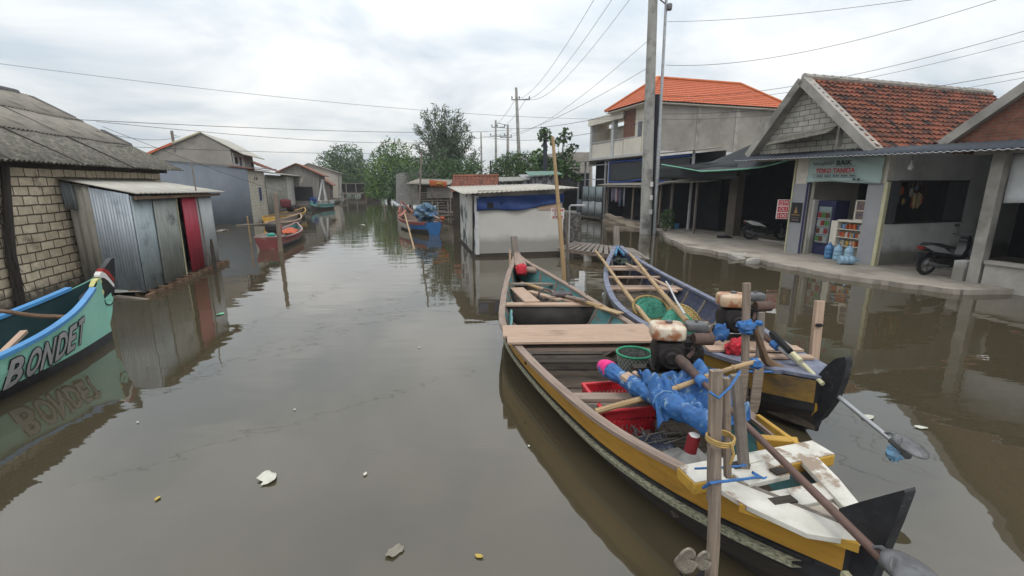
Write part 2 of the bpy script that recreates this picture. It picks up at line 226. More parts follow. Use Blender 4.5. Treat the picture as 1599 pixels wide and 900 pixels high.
# ---------------------------------------------------------------- mesh builder
WM = {}
class MB:
    def __init__(s, F=None): s.v = []; s.f = []; s.m = []; s.uv = []; s.F = F.copy() if F is not None else Matrix()
    def add(s, vs, fs, m=0, uvs=None):
        b = len(s.v); vs = [Vector(p) for p in vs]; s.v += [s.F @ p for p in vs]
        for i, f in enumerate(fs):
            s.f.append([b+k for k in f]); s.m.append(m)
            if uvs: s.uv.append(uvs[i]); continue
            n = Vector((0, 0, 0)); k = len(f)
            for j in range(k):
                a, c = vs[f[j]], vs[f[(j+1) % k]]; n += Vector(((a.y-c.y)*(a.z+c.z), (a.z-c.z)*(a.x+c.x), (a.x-c.x)*(a.y+c.y)))
            n = n.normalized() if n.length > 1e-12 else Vector((0, 0, 1))
            if abs(n.z) > .75: s.uv.append([(vs[j].x, vs[j].y) for j in f])
            else:
                t = Vector((0, 0, 1)).cross(n).normalized(); s.uv.append([(vs[j].dot(t), vs[j].z) for j in f])
        return s
    def box(s, x0, x1, y0, y1, z0, z1, m=0):
        v = [(x, y, z) for z in (z0, z1) for x, y in ((x0, y0), (x1, y0), (x1, y1), (x0, y1))]
        return s.add(v, [(0, 3, 2, 1), (4, 5, 6, 7), (0, 1, 5, 4), (1, 2, 6, 5), (2, 3, 7, 6), (3, 0, 4, 7)], m)
    def bar(s, p, q, w, h, m=0, up=(0, 0, 1), w2=None, h2=None):
        p, q = Vector(p), Vector(q); d = (q-p); ln = d.length; d.normalize(); up = Vector(up)
        if abs(d.dot(up)) > .98: up = Vector((1, 0, 0))
        r = d.cross(up).normalized(); u = r.cross(d); w2 = w2 or w; h2 = h2 or h
        v = [p+r*(a*w/2)+u*(c*h/2) for a, c in ((-1, -1), (1, -1), (1, 1), (-1, 1))]+[q+r*(a*w2/2)+u*(c*h2/2) for a, c in ((-1, -1), (1, -1), (1, 1), (-1, 1))]
        o = rnd.random()*9; fs = []; uv = []; c = 0
        for i in range(4):
            j = (i+1) % 4; e = (v[i]-v[j]).length
            fs.append((i, j, 4+j, 4+i)); uv.append([(o, o+c), (o, o+c+e), (o+ln, o+c+e), (o+ln, o+c)]); c += e
        fs += [(3, 2, 1, 0), (4, 5, 6, 7)]; uv += [[(o, o), (o, o+w), (o+h, o+w), (o+h, o)]]*2
        return s.add(v, fs, m, uv)
    def tube(s, pts, r, n=8, m=0, cap=True):
        pts = [Vector(p) for p in pts]; k = len(pts); rs = r if isinstance(r, (list, tuple)) else [r]*k
        vs = []; pr = None; dist = [0]
        for i in range(k):
            d = (pts[min(i+1, k-1)]-pts[max(i-1, 0)]).normalized()
            if pr is None: a = Vector((0, 0, 1)) if abs(d.z) < .9 else Vector((1, 0, 0)); pr = d.cross(a).normalized()
            else: pr = (pr-d*pr.dot(d)).normalized()
            q = d.cross(pr)
            if i: dist.append(dist[-1]+(pts[i]-pts[i-1]).length)
            for j in range(n):
                t = 2*math.pi*j/n; vs.append(pts[i]+(pr*math.cos(t)+q*math.sin(t))*rs[i])
        fs = []; uv = []; o = rnd.random()*5
        for i in range(k-1):
            for j in range(n):
                j2 = (j+1) % n; fs.append((i*n+j, i*n+j2, (i+1)*n+j2, (i+1)*n+j)); c = 2*math.pi*rs[i]/n
                uv.append([(o+dist[i], j*c), (o+dist[i], (j+1)*c), (o+dist[i+1], (j+1)*c), (o+dist[i+1], j*c)])
        if cap:
            fs += [tuple(range(n-1, -1, -1)), tuple((k-1)*n+j for j in range(n))]; uv += [[(0, 0)]*n]*2
        return s.add(vs, fs, m, uv)
    def cyl(s, p, q, r1, r2=None, n=14, m=0): return s.tube([p, q], [r1, r1 if r2 is None else r2], n, m)
    def grid(s, fn, nu, nv, m=0, us=1, vs_=1, wrap=False):
        v = []; uv = []; fs = []
        for j in range(nv+1):
            for i in range(nu+1): v.append(fn(i/nu, j/nv))
        w = nu+1
        for j in range(nv):
            for i in range(nu):
                fs.append((j*w+i, j*w+i+1, (j+1)*w+i+1, (j+1)*w+i))
                uv.append([(i/nu*us, j/nv*vs_), ((i+1)/nu*us, j/nv*vs_), ((i+1)/nu*us, (j+1)/nv*vs_), (i/nu*us, (j+1)/nv*vs_)])
        return s.add(v, fs, m, uv)
    def blob(s, c, size, e=.45, n=14, m=0, rz=0, jit=0, seed=0, tilt=None):      # rounded box / pebble
        c = Vector(c); M = Matrix.Rotation(rz, 3, 'Z')
        if tilt: M = M @ Matrix.Rotation(tilt[0], 3, 'X') @ Matrix.Rotation(tilt[1], 3, 'Y')
        f = lambda x: math.copysign(abs(x)**e, x)
        def fn(u, v):
            a = u*2*math.pi; b = (v-.5)*math.pi
            p = Vector((f(math.cos(b))*f(math.cos(a))*size[0]/2, f(math.cos(b))*f(math.sin(a))*size[1]/2, f(math.sin(b))*size[2]/2))
            if jit:
                q = Vector((f(math.cos(b))*math.cos(a), math.cos(b)*math.sin(a), math.sin(b)))
                p *= 1+jit*(noise.noise(q*2.3+Vector((seed, 0, 0)))+.5*noise.noise(q*5+Vector((0, seed, 0))))
            return c+M @ p
        return s.grid(fn, n*2, n, m, (size[0]+size[1])*1.6, size[2]*1.5)
    def prism(s, poly, o, ex, ey, th, m=0, mside=None):       # 2-D outline in plane (ex,ey) through o, thickness th centred
        o, ex, ey = Vector(o), Vector(ex), Vector(ey); nz = ex.cross(ey).normalized(); k = len(poly)
        v = [o+ex*a+ey*b-nz*th/2 for a, b in poly]+[o+ex*a+ey*b+nz*th/2 for a, b in poly]
        s.add(v, [tuple(range(k-1, -1, -1)), tuple(range(k, 2*k))], m)
        return s.add(v, [(i, (i+1) % k, k+(i+1) % k, k+i) for i in range(k)], m if mside is None else mside)
    def poly(s, pts, th=.02, m=0, nrm=None):                   # 3-D planar outline with thickness
        pts = [Vector(p) for p in pts]; n = Vector(nrm) if nrm else (pts[1]-pts[0]).cross(pts[2]-pts[1]).normalized(); k = len(pts)
        v = pts+[p-n*th for p in pts]
        return s.add(v, [tuple(range(k)), tuple(range(2*k-1, k-1, -1))]+[((i+1) % k, i, k+i, k+(i+1) % k) for i in range(k)], m)
    def corr(s, A, B, C, Dd, pitch=.076, amp=.009, nv=1, m=0, seg=6, th=0):   # corrugated sheet: waves run A->B, ridges A->Dd
        A, B, C, Dd = map(Vector, (A, B, C, Dd)); n = (B-A).cross(Dd-A).normalized(); ln = (B-A).length; nw = max(1, round(ln/pitch))
        return s.grid(lambda u, v: (A*(1-u)+B*u)*(1-v)+(Dd*(1-u)+C*u)*v+n*(amp*math.sin(u*nw*2*math.pi)), nw*seg, nv, m, ln, (Dd-A).length)
    def tiles(s, A, B, C, Dd, tw=.25, rh=.25, lift=.03, amp=.03, m=0):   # pantiles: A,B eave; C,Dd ridge
        A, B, C, Dd = map(Vector, (A, B, C, Dd)); n = (B-A).cross(Dd-A).normalized()
        if n.z < 0: n = -n
        nc = max(2, round((B-A).length/tw)); nr = max(2, round((Dd-A).length/rh)); sg = 5; w = nc*sg+1; v = []; fs = []; uv = []
        for r in range(nr):
            for e in (0, 1):
                for i in range(w):
                    u = i/(nc*sg); ph = (i % sg)/sg; hh = amp*math.sin(ph*2*math.pi)*.7+lift*(1-e)+.006*noise.noise(Vector((i//sg*1.7, r*2.3, 0)))
                    t = (r+e)/nr; v.append((A*(1-u)+B*u)*(1-t)+(Dd*(1-u)+C*u)*t+n*hh)
        for k in range(nr*2-1):
            for i in range(w-1):
                fs.append((k*w+i, k*w+i+1, (k+1)*w+i+1, (k+1)*w+i)); r = k//2; c = i//sg
                uv.append([(c+.3, r+.3), (c+.7, r+.3), (c+.7, r+.7), (c+.3, r+.7)])
        return s.add(v, fs, m, uv)
    def leaves(s, blobs, n, size, m=0, seed=1, asp=.6, shell=.45):
        q = random.Random(seed); W = [b[3]*b[4]*b[5] for b in blobs]
        for i in range(n):
            b = q.choices(blobs, W)[0]
            d = Vector((q.gauss(0, 1), q.gauss(0, 1), q.gauss(0, 1))).normalized()
            r = (shell+(1-shell)*q.random()**.5)*(1+.35*(noise.noise(d*2.2+Vector(b[:3]))))
            c = Vector((b[0]+d.x*b[3]*r, b[1]+d.y*b[4]*r, b[2]+d.z*b[5]*r))
            a = Vector((q.gauss(0, 1), q.gauss(0, 1), q.gauss(0, .7))).normalized(); t = a.cross(Vector((q.gauss(0, 1), q.gauss(0, 1), q.gauss(0, 1)))).normalized()
            z = size*(.6+.8*q.random()); s.add([c-a*z, c-t*z*asp, c+a*z, c+t*z*asp], [(0, 1, 2, 3)], m, [[(0, 0), (1, 0), (1, 1), (0, 1)]])
        return s
    def mesh(s, name, mats, Minv, smooth=True):
        me = bpy.data.meshes.new(name); me.from_pydata([Minv @ p for p in s.v], [], s.f)
        for m in (mats if isinstance(mats, (list, tuple)) else [mats]): me.materials.append(m)
        me.polygons.foreach_set('material_index', s.m)
        uvl = me.uv_layers.new(name='UVMap'); fl = []
        for u in s.uv:
            for a in u: fl += [a[0], a[1]]
        uvl.data.foreach_set('uv', fl)
        if smooth: me.shade_smooth(); me.set_sharp_from_angle(angle=R(38))
        me.update(); return me
    def part(s, name, mats, parent, label=None, smooth=True, bevel=0, solid=0):
        o = bpy.data.objects.new(name, s.mesh(name, mats, WM[parent].inverted(), smooth)); scn.collection.objects.link(o)
        o.parent = parent; WM[o] = WM[parent]
        if label: o['label'] = label
        mods(o, bevel, solid); return o
    def top(s, name, mats, label=None, cat=None, group=None, kind=None, smooth=True, bevel=0, solid=0, M=None):
        if M is None:
            xs = [p.x for p in s.v]; ys = [p.y for p in s.v]; zs = [p.z for p in s.v]
            M = Matrix.Translation(((min(xs)+max(xs))/2, (min(ys)+max(ys))/2, min(zs)))
        o = bpy.data.objects.new(name, s.mesh(name, mats, M.inverted(), smooth)); scn.collection.objects.link(o)
        o.matrix_world = M; WM[o] = M; tag(o, label, cat, group, kind); mods(o, bevel, solid); return o
def mods(o, bevel, solid):
    if solid: k = o.modifiers.new('thickness', 'SOLIDIFY'); k.thickness = solid; k.offset = 0
    if bevel: k = o.modifiers.new('bevel', 'BEVEL'); k.width = bevel; k.segments = 2; k.limit_method = 'ANGLE'; k.angle_limit = R(50)
def tag(o, label=None, cat=None, group=None, kind=None):
    if label: o['label'] = label
    if cat: o['category'] = cat
    if group: o['group'] = group
    if kind: o['kind'] = kind
def thing(name, label, cat, F=None, group=None):
    o = bpy.data.objects.new(name, None); scn.collection.objects.link(o); M = F.copy() if F is not None else Matrix()
    o.matrix_world = M; WM[o] = M; o.empty_display_size = .2; tag(o, label, cat, group); return o
def at(v, deg=0): return FR(v[0], v[1], v[2], deg)
def dup(root, M, label=None, group=None):
    r = root.copy(); scn.collection.objects.link(r); r.matrix_world = M; WM[r] = M
    if label: r['label'] = label
    if group: r['group'] = group
    def rec(a, b):
        for ch in [c for c in bpy.data.objects if c.parent == a and c.name in known]:
            c = ch.copy(); scn.collection.objects.link(c); c.parent = b; WM[c] = M; rec(ch, c)
    known = set(o.name for o in bpy.data.objects); rec(root, r); return r
def txt(string, size=1., extra=0., spacing=1.):
    cu = bpy.data.curves.new('t', 'FONT'); cu.body = string; cu.size = size; cu.align_x = 'CENTER'; cu.align_y = 'CENTER'; cu.offset = extra; cu.space_character = spacing; cu.resolution_u = 3
    o = bpy.data.objects.new('t', cu); scn.collection.objects.link(o); dg = bpy.context.evaluated_depsgraph_get()
    me = bpy.data.meshes.new_from_object(o.evaluated_get(dg)); v = [x.co.copy() for x in me.vertices]; f = [tuple(p.vertices) for p in me.polygons]
    bpy.data.objects.remove(o); bpy.data.meshes.remove(me); bpy.data.curves.remove(cu); return v, f
def flat_text(mb, string, o, ex, ey, w, h, m=0, extra=0.):
    v, f = txt(string, 1., extra); x0 = min(p.x for p in v); x1 = max(p.x for p in v); y0 = min(p.y for p in v); y1 = max(p.y for p in v)
    o, ex, ey = Vector(o), Vector(ex), Vector(ey)
    mb.add([o+ex*((p.x-x0)/(x1-x0)-.5)*w+ey*((p.y-y0)/(y1-y0)-.5)*h for p in v], f, m); return mb
def cr1(xs, ys, t):        # smooth interpolation through listed stations
    n = len(xs); inc = xs[-1] > xs[0]
    i = 0
    while i < n-2 and ((t > xs[i+1]) if inc else (t < xs[i+1])): i += 1
    u = (t-xs[i])/(xs[i+1]-xs[i]); u = min(1, max(0, u)); p0 = ys[max(0, i-1)]; p1 = ys[i]; p2 = ys[i+1]; p3 = ys[min(n-1, i+2)]
    m1 = (p2-p0)/((xs[i+1]-xs[max(0, i-1)]))*(xs[i+1]-xs[i]); m2 = (p3-p1)/((xs[min(n-1, i+2)]-xs[i]))*(xs[i+1]-xs[i])
    return (2*u**3-3*u**2+1)*p1+(u**3-2*u**2+u)*m1+(-2*u**3+3*u**2)*p2+(u**3-u**2)*m2
# ---------------------------------------------------------------- setting
def rect(name, x0, x1, y0, y1, z, m):
    MB().add([(x0, y0, z), (x1, y0, z), (x1, y1, z), (x0, y1, z)], [(0, 1, 2, 3)]).top(name, m, kind='structure', M=Matrix())
rect('ground', -1500, 1500, -600, 2500, -.8, PAVE)
rect('canal_water', -1500, 1500, -600, 2500, 0, WATER)
# ================================================================ BANKS
SF = FR(9.83, 16.41, 0, -72.8)          # right row: x toward the camera, y inland
def SP(x, y, z=0): return SF @ Vector((x, y, z))
edge = [(1033, 362), (1046, 374), (1078, 386), (1112, 391), (1150, 399), (1180, 403), (1204, 411), (1262, 420), (1322, 431), (1400, 441), (1470, 449), (1520, 454)]
ep = [P(x, y, .12) for x, y in edge]; pts2 = []
for a, b2 in zip(ep, ep[1:]):
    for k in range(7):
        q = a.lerp(b2, k/7); pts2.append(q+Vector((noise.noise(q*1.9)*.22+noise.noise(q*7)*.07, noise.noise(q*2.3+Vector((9, 0, 0)))*.22+noise.noise(q*6)*.07, 0)))
pts2 += [Vector((12.0, 10.4, .12)), Vector((30, 14, .12)), Vector((30, 34, .12)), Vector((8.6, 27, .12)), Vector((7.2, 24.6, .12))]
mb = MB(); mb.poly(pts2, .5, 0, (0, 0, 1)); mb.top('pavement', PAVE, kind='structure', M=Matrix())
# rising inland ground on both banks
MB().poly([(8.3, 27.5, .2), (40, 36, .2), (60, 300, .2), (-60, 300, .2), (-3, 66, .2), (2.2, 48, .2), (5.4, 36.5, .2)], .6, 0, (0, 0, 1)).top('bank_ground_right', CONC, kind='structure', M=Matrix())
MB().poly([(-11.9, 4, .1), (-12.9, 15.6, .1), (-24, 27, .1), (-19.5, 32, .1), (-24, 48, .1), (-40, 90, .1), (-62, 180, .1), (-120, 300, .1), (-200, 300, .1), (-120, 4, .1)], .6, 0, (0, 0, 1)).top('bank_ground_left', CONC, kind='structure', M=Matrix())
# broken slabs at the pavement edge
for k, (px, py, sx, sy, rz, ti, lab) in enumerate([(1158, 402, .75, .5, 20, 14, 'tilted broken concrete slab leaning at the pavement edge before the dark garage'),
      (1176, 408, .5, .42, 60, -10, 'small broken concrete lump half sunk beside the tilted slab'), (1590, 446, 1.9, .45, -75, 0, 'long low concrete beam lying in the water beside the low wall')]):
    p = P(px, py, .05); F = FR(p.x, p.y, .05, rz) @ Matrix.Rotation(R(ti), 4, 'X'); m = MB(F)
    m.blob((0, 0, 0), (sx, sy, .16), .35, 8, jit=.25, seed=k); m.top('broken_slab', CONC, lab, 'concrete slab', M=F)
# ================================================================ LEFT BANK
BF = FR(-10.21, 10.7, 0, 104)
h = thing('brick_house', 'pale block house with grey mossy corrugated roof behind the zinc shack', 'house', BF)
m = MB(BF); m.box(-5, 4.75, 0, 6.9, -.6, 2.98); m.part('wall', LBLOCK, h)
m = MB(BF); m.add([(4.75, 0, 2.98), (4.75, 6.9, 2.98), (4.75, 3.4, 4.85), (4.72, 0, 2.98), (4.72, 6.9, 2.98), (4.72, 3.4, 4.85)], [(0, 1, 2), (5, 4, 3)]); m.part('gable', LBLOCK, h)
sl_ = .552; ez = 2.93
def rz(y): return ez+(y+.45)*sl_
m = MB(BF)
for i in range(10):
    a = -5.2+i*1.05; lift = .012*(i % 2)+rnd.random()*.006; sg = .02*math.sin(i*1.7)
    m.corr((a, -.48+sg, rz(-.48)+lift), (a+1.09, -.48-sg, rz(-.48)+lift), (a+1.09, .98, rz(.98)+lift), (a, .98, rz(.98)+lift), .13, .022, 2, seg=8)
m.part('lower_roof', ASBMOSS, h, 'dark mossy lower course of corrugated roofing', solid=.008)
m = MB(BF)
for i in range(10):
    a = -5.2+i*1.05; lift = .04+.014*(i % 2)
    for y0, y1, e in ((.86, 2.2, 0), (2.08, 3.4, .03)):
        m.corr((a, y0, rz(y0)+lift+e), (a+1.09, y0, rz(y0)+lift+e), (a+1.09, y1, rz(y1)+lift+e), (a, y1, rz(y1)+lift+e), .13, .02, 2, seg=8)
m.part('upper_roof', ASBEST, h, solid=.008)
m = MB(BF); m.corr((5.3, 3.4, rz(3.4)+.05), (-5.2, 3.4, rz(3.4)+.05), (-5.2, 7.25, ez), (5.3, 7.25, ez), .13, .02, 3); m.part('back_roof', ASBEST, h, solid=.008)
m = MB(BF)
for a in range(-5, 5): m.tube([(a+.02*rnd.random(), 3.4, rz(3.4)+.06), (a+.9, 3.42, rz(3.4)+.07+.03*rnd.random())], .1, 8)
m.part('ridge_cap', mat('dark_ridge_cap', (.07, .068, .07), (.12, .115, .11), scale=6, rough=.9), h)
MB(BF).bar((5.27, 2.3, rz(2.3)+.08), (5.27, 3.3, rz(3.3)+.1), .2, .05).part('verge_cap', MATS['dark_ridge_cap'], h); MB(BF).bar((5.25, .9, rz(.9)+.07), (5.27, 1.6, rz(1.6)+.1), .2, .04).part('verge_cap', MATS['dark_ridge_cap'], h)
m = MB(BF)
for a in (-4, -2.0, .0, 2.1): m.bar((a, -.5, rz(-.5)+.035), (a, 3.4, rz(3.4)+.085), .045, .022)
m.part('roof_seam', W_DARK, h)
m = MB(BF); m.bar((-5.1, -.03, 2.86), (5.1, -.03, 2.88), .09, .1); m.part('wall_plate', W_DARK, h)
m = MB(BF); m.tube([(-2.05, -.08, -.3), (-1.98, -.09, 1.2), (-1.72, -.08, 2.35), (-1.62, -.08, 2.84)], [.085, .08, .07, .07], 8); m.top('wooden_post', W_DARK, 'dark leaning post standing against the pale block wall', 'post')
m = MB(BF)
for k in range(26):
    m.tube([(-2.1+rnd.gauss(0, .12), -.14, rnd.uniform(.2, 2.3)), (-2.05+rnd.gauss(0, .1), -.18, rnd.uniform(.2, 2.3))], .006, 4)
m.top('cord_tangle', W_DARK, 'tangled dark cords hanging down the leaning post on the block wall', 'cord')
# ---- zinc shack
KF = FR(-8.34, 10.25, 0, 102.7)
def KP(x, y, z=0): return KF @ Vector((x, y, z))
A0 = Vector((-8.34, 10.25, 0)); B0 = Vector((-10.12, 10.66, 0)); hx = thing('zinc_shack', 'stilted zinc shack with crimson door beside the pale block house', 'shack', at(A0, 102.7))
def pl(a, z): return Vector((a.x, a.y, z))
def near(t): return B0.lerp(A0, t)
out = (A0-B0).normalized().cross(Vector((0, 0, 1)))
m = MB(); a, b_, c = near(.02), near(.40), near(1.0)
m.corr(pl(a, .14), pl(b_, .12), pl(b_, 2.45), pl(a, 2.52), .20, .014); m.part('brown_zinc_sheet', ZINCG, hx, 'wide ribbed brownish zinc sheet', solid=.003)
m = MB(); m.corr(pl(b_, .12)+out*.02, pl(c, .08)+out*.02, pl(c, 2.27)+out*.02, pl(b_, 2.42)+out*.02, .082, .014, seg=8); m.part('corrugated_sheet', ZINCB, hx, 'bluish corrugated zinc sheets', solid=.003)
m = MB(); m.corr(pl(near(.0), 1.95)+out*.05, pl(near(.2), 1.93)+out*.05, pl(near(.17), 2.5)+out*.05, pl(near(-.03), 2.54)+out*.05, .09, .01); m.part('patch_sheet', ZINCB, hx, 'short bluish patch of zinc under the roof', solid=.003)
def kp(x0, x1, z0, z1, y=-.01, pitch=.11, amp=.006, sk=0):
    m = MB(KF); m.corr((x0, y, z0), (x1, y, z0+.0), (x1+sk, y, z1), (x0+sk, y, z1), pitch, amp, 1); return m
kp(.0, .88, .10, 2.24, -.0, .3, .004).part('pale_blue_sheet', ZINCP, hx, 'pale blue flat zinc panel', solid=.004)
kp(.82, 1.98, .10, 2.22, -.02, .38, .006, .05).part('stained_sheet', ZINCD, hx, 'stained grey green zinc panel', solid=.004)
kp(3.12, 4.3, .12, 2.22, -.02, .4, .005).part('whitish_sheet', ZINCW, hx, 'whitish zinc panel beyond the door', solid=.004)
m = MB(KF); m.box(1.98, 2.28, .05, .10, .1, 2.2); m.part('door_opening', DARKIN, hx)
m = MB(KF); m.corr((2.24, -.06, .14), (3.1, -.05, .14), (3.16, -.03, 2.17), (2.3, -.03, 2.17), .3, .004, 1); m.part('door', MAROON, hx, solid=.02)
m = MB(KF); m.bar((1.98, -.03, .1), (2.03, -.03, 2.2), .02, .02); m.part('door_jamb', YELTRIM, hx)
m = MB(KF); m.tube([(3.32, -.08, -.4), (3.22, -.06, 2.3), (3.2, -.05, 3.1)], .02, 6); m.part('thin_pole', W_GREY, hx)
m = MB(KF); m.add([(4.3, 0, .1), (4.3, 1.8, .1), (4.3, 1.8, 2.45), (4.3, 0, 2.25)], [(0, 1, 2, 3)]); m.add([(0.02, .02, .1), (4.3, .02, .1), (4.3, 1.75, .1), (0, 1.75, .1)], [(0, 1, 2, 3)]); m.part('far_wall', ZINCD, hx, solid=.01)
m = MB(); w0 = near(-.02); r0 = KP(-.12, -.22, 2.26); r1 = KP(4.85, -.25, 2.24); w1 = KP(4.9, 1.9, 2.62); w0 = pl(B0, 2.62)-out*-.12
r0 = KP(-.05, -.16, 2.29)
m.corr(w0, w1, r1, r0, .18, .008, 2); m.part('roof', ASBLITE, hx, solid=.025)
m = MB(KF); m.bar((.0, -.1, 2.19), (4.7, -.12, 2.17), .05, .07); m.part('eave_beam', W_BROWN, hx)
m = MB(KF); m.bar((-.25, -.12, .02), (4.6, -.14, .03), .08, .11); m.bar((.1, .25, .0), (4.3, .25, .02), .08, .11)
for k in range(11): m.bar((.1+k*.42, -.24-.05*rnd.random(), .10), (.1+k*.42, .4, .10), .06, .05)
m.part('floor_joists', W_BROWN, hx)
m = MB(KF); m.bar((-.45, -.35, -.06), (-.05, .6, .0), .12, .1); m.part('beam_end', W_GREY, hx)
for k, (x, y) in enumerate([(.3, .0), (2.2, .0), (4.2, .05), (.3, 1.3), (4.2, 1.3)]): MB(KF).cyl((x, y, -.9), (x, y, .05), .06).part('stilt', W_DARK, hx)
m = MB(KF); m.prism([(0, 0), (.16, 0), (.13, .75), (.07, .95), (.0, .7)], (2.9, -.35, .0), (1, 0, 0), (0, 0, 1), .05); m.top('wooden_plank', W_DARK, 'dark upright plank standing by the crimson door', 'plank')
# debris floating by the grey wall
for k, (p0, lab) in enumerate([(P(395, 352), 'grey plank floating flat at the foot of the blue grey wall'), (P(347, 362), 'small broken board floating just past the zinc shack'), (P(425, 346), 'dark plank floating beside the cream block wall')]):
    m = MB(FR(p0.x, p0.y, .03, 20+k*70)); m.bar((-.9 if k != 1 else -.3, 0, 0), (.9 if k != 1 else .3, .1, .05), .3, .04); m.bar((-.5, .2, .03), (.7, .1, .0), .1, .05); m.top('floating_plank', W_GREY, lab, 'plank')
# ---- blue-grey two storey house
go = P(396, 349); GF = FR(go.x, go.y, 0, 17.2)
h = thing('grey_house', 'tall house with blue grey sheet wall and bare plaster gable', 'house', GF)
m = MB(GF); m.add([(-9, 0, -.5), (0, 0, -.5), (0, 0, 3.42), (-4.6, 0, 3.83), (-9, 0, 3.9)], [(0, 1, 2, 3, 4)])
m.part('sheet_wall', BLUEGREY, h, solid=.06)
m = MB(GF); m.bar((-9, -.04, 3.93), (-4.6, -.04, 3.86), .05, .05); m.bar((-4.6, -.04, 3.86), (1.7, -.06, 3.38), .05, .05); m.part('wall_capping', GREYMET, h)
gp = [(-5.1, 3.3), (-.8, 3.3), (-.87, 4.62), (-2.3, 5.48), (-4.94, 4.32)]
m = MB(GF); m.prism(gp, (0, 3.3, 0), (1, 0, 0), (0, 0, 1), 6); m.part('upper_wall', PLASTER, h)
m = MB(GF); m.poly([(-2.3, .2, 5.55), (-.1, .2, 4.3), (-.1, 6.6, 4.3), (-2.3, 6.6, 5.55)], .05); m.poly([(-2.3, .2, 5.55), (-2.3, 6.6, 5.55), (-5.3, 6.6, 4.22), (-5.3, .2, 4.22)], .05); m.part('roof', ASBLITE, h)
m = MB(GF); m.bar((-5.3, .17, 4.22), (-3.9, .17, 4.86), .05, .12); m.part('orange_fascia', TILENEW, h)
m = MB(GF); m.bar((-3.9, .16, 4.88), (-2.3, .16, 5.58), .05, .07); m.part('yellow_fascia', YELTRIM, h)
m = MB(GF); m.box(-.80, -.77, .4, 3.2, 3.35, 4.4); m.part('side_panel', WHITEW, h)
f = MB(GF); f.box(-.77, -.74, .7, 1.3, 3.75, 4.15); f = f.part('vent', DARKIN, h); MB(GF).box(-.77, -.75, 1.9, 2.3, 3.4, 4.2).part('window', DARKBLUE, h)
CF = FR(go.x, go.y, 0, 107.2)
m = MB(CF); m.box(0.05, 5.1, 0, 3.2, -.4, 3.35); m.part('block_wall', CINDER, h)
w = MB(CF); w.box(2.45, 3.35, -.03, .02, 1.32, 2.25); w = w.part('window', DARKBLUE, h, 'small dark blue window'); fr = MB(CF)
for a in ((2.4, 3.4, 1.27, 1.32), (2.4, 3.4, 2.25, 2.3), (2.4, 2.45, 1.32, 2.25), (3.35, 3.4, 1.32, 2.25)): fr.box(a[0], a[1], -.05, .0, a[2], a[3])
fr.part('frame', FRAME, w)
m = MB(CF); 
for a in (1.7, 2.2, 2.5): m.box(a, a+.12, -.02, .01, 2.72, 2.95)
m.part('vent_hole', DARKIN, h)
m = MB(CF); m.tiles((5.4, -.3, 3.5), (11.5, -.3, 3.4), (11.5, 3.6, 5.1), (5.4, 3.6, 5.1), .3, .3, .03, .03); m.poly([(-.1, -.35, 3.44), (5.6, -.35, 3.44), (5.6, 1, 3.6), (-.1, 1, 3.6)], .05); m.part('tiled_roof', TILERD, h)
m = MB(GF); m.bar((-3.85, .3, 4.4), (-3.85, .3, 5.6), .12, .12); m.bar((-3.95, .3, 5.45), (-3.6, .2, 5.3), .03, .03); m.part('roof_post', W_GREY, h)
# lean-to with corrugated side and white panel
h = thing('lean_to_shed', 'grey corrugated lean-to with tall white end panel beyond cream block wall', 'shed', CF)
m = MB(CF); m.corr((5.15, -.02, 0), (11.6, -.4, 0), (11.6, -.4, 3.15), (5.15, -.02, 3.15), .25, .03); m.part('corrugated_wall', ZINCG, h, solid=.01)
m = MB(CF); m.box(11.6, 17.5, -.5, 2.5, 0, 3.1); m.part('white_panel', WPANEL, h)
m = MB(CF); m.corr((4.9, -.9, 3.2), (18.5, -1.2, 3.2), (18.5, 2, 3.6), (4.9, 2, 3.6), .3, .03); m.part('roof', ASBLITE, h, solid=.02)
m = MB(CF); m.box(5.1, 17.4, 2.5, 2.7, 0, 3.5); m.part('back_wall', ZINCD, h)
# ---- houses further along the left bank: outline seen from the canal, real size at its distance, run back along the bank
def far_house(Y, base_px, poly, depth, wall, roofm, lab, cat='house', name='house', roof_idx=(), over=.4, x0=None, deg=17.2, extra=None, sidewin=()):
    dr = Vector((math.cos(R(deg)), math.sin(R(deg)))); o3 = D(base_px, 300, Y); o = Vector((o3.x, o3.y)); F = FR(o.x, o.y, 0, deg)
    q = []
    for x, y in poly:
        w = OP(x, y, o, dr); l = F.inverted() @ w; q.append((l.x, l.z))
    h = thing(name, lab, cat, F); m = MB(F); m.prism(q, (0, depth/2, 0), (1, 0, 0), (0, 0, 1), depth); m.part('wall', wall, h)
    r = MB(F)
    for i in roof_idx:
        a, c = Vector(q[i]), Vector(q[(i+1) % len(q)]); d = (c-a).normalized(); a2 = a-d*over*(a.y < c.y); c2 = c+d*over*(c.y < a.y); nn = Vector((-d.y, d.x)); nn = nn if nn.y > 0 else -nn
        a2 = a2+nn*.04; c2 = c2+nn*.04
        r.poly([(a2.x, -over, a2.y), (c2.x, -over, c2.y), (c2.x, depth+over, c2.y), (a2.x, depth+over, a2.y)], .08)
    r.part('roof', roofm, h); return h, F, q
h, F, q = far_house(46, 498, [(438, 332), (498, 326), (498, 273), (463, 257), (438, 268)], 7, mat('weathered_grey_boards', (.22, .21, .19), (.14, .13, .12), scale=1.5, stretch=(7, .4, 1), c3=(.4, .38, .32), s3=.5, lo3=.6, hi3=.66), TILERD, 'grey boarded gable house with red tiled roof beyond the lean-to', roof_idx=(2, 3))
x1 = q[1][0]
m = MB(F); m.box(x1-.02, x1+.04, .3, 2.6, .4, 3.3); m.part('cream_panel', CREAMW, h); m = MB(F); m.box(x1-2.6, x1-.4, -.06, 0, .9, 2.2); m.part('window', DARKIN, h)
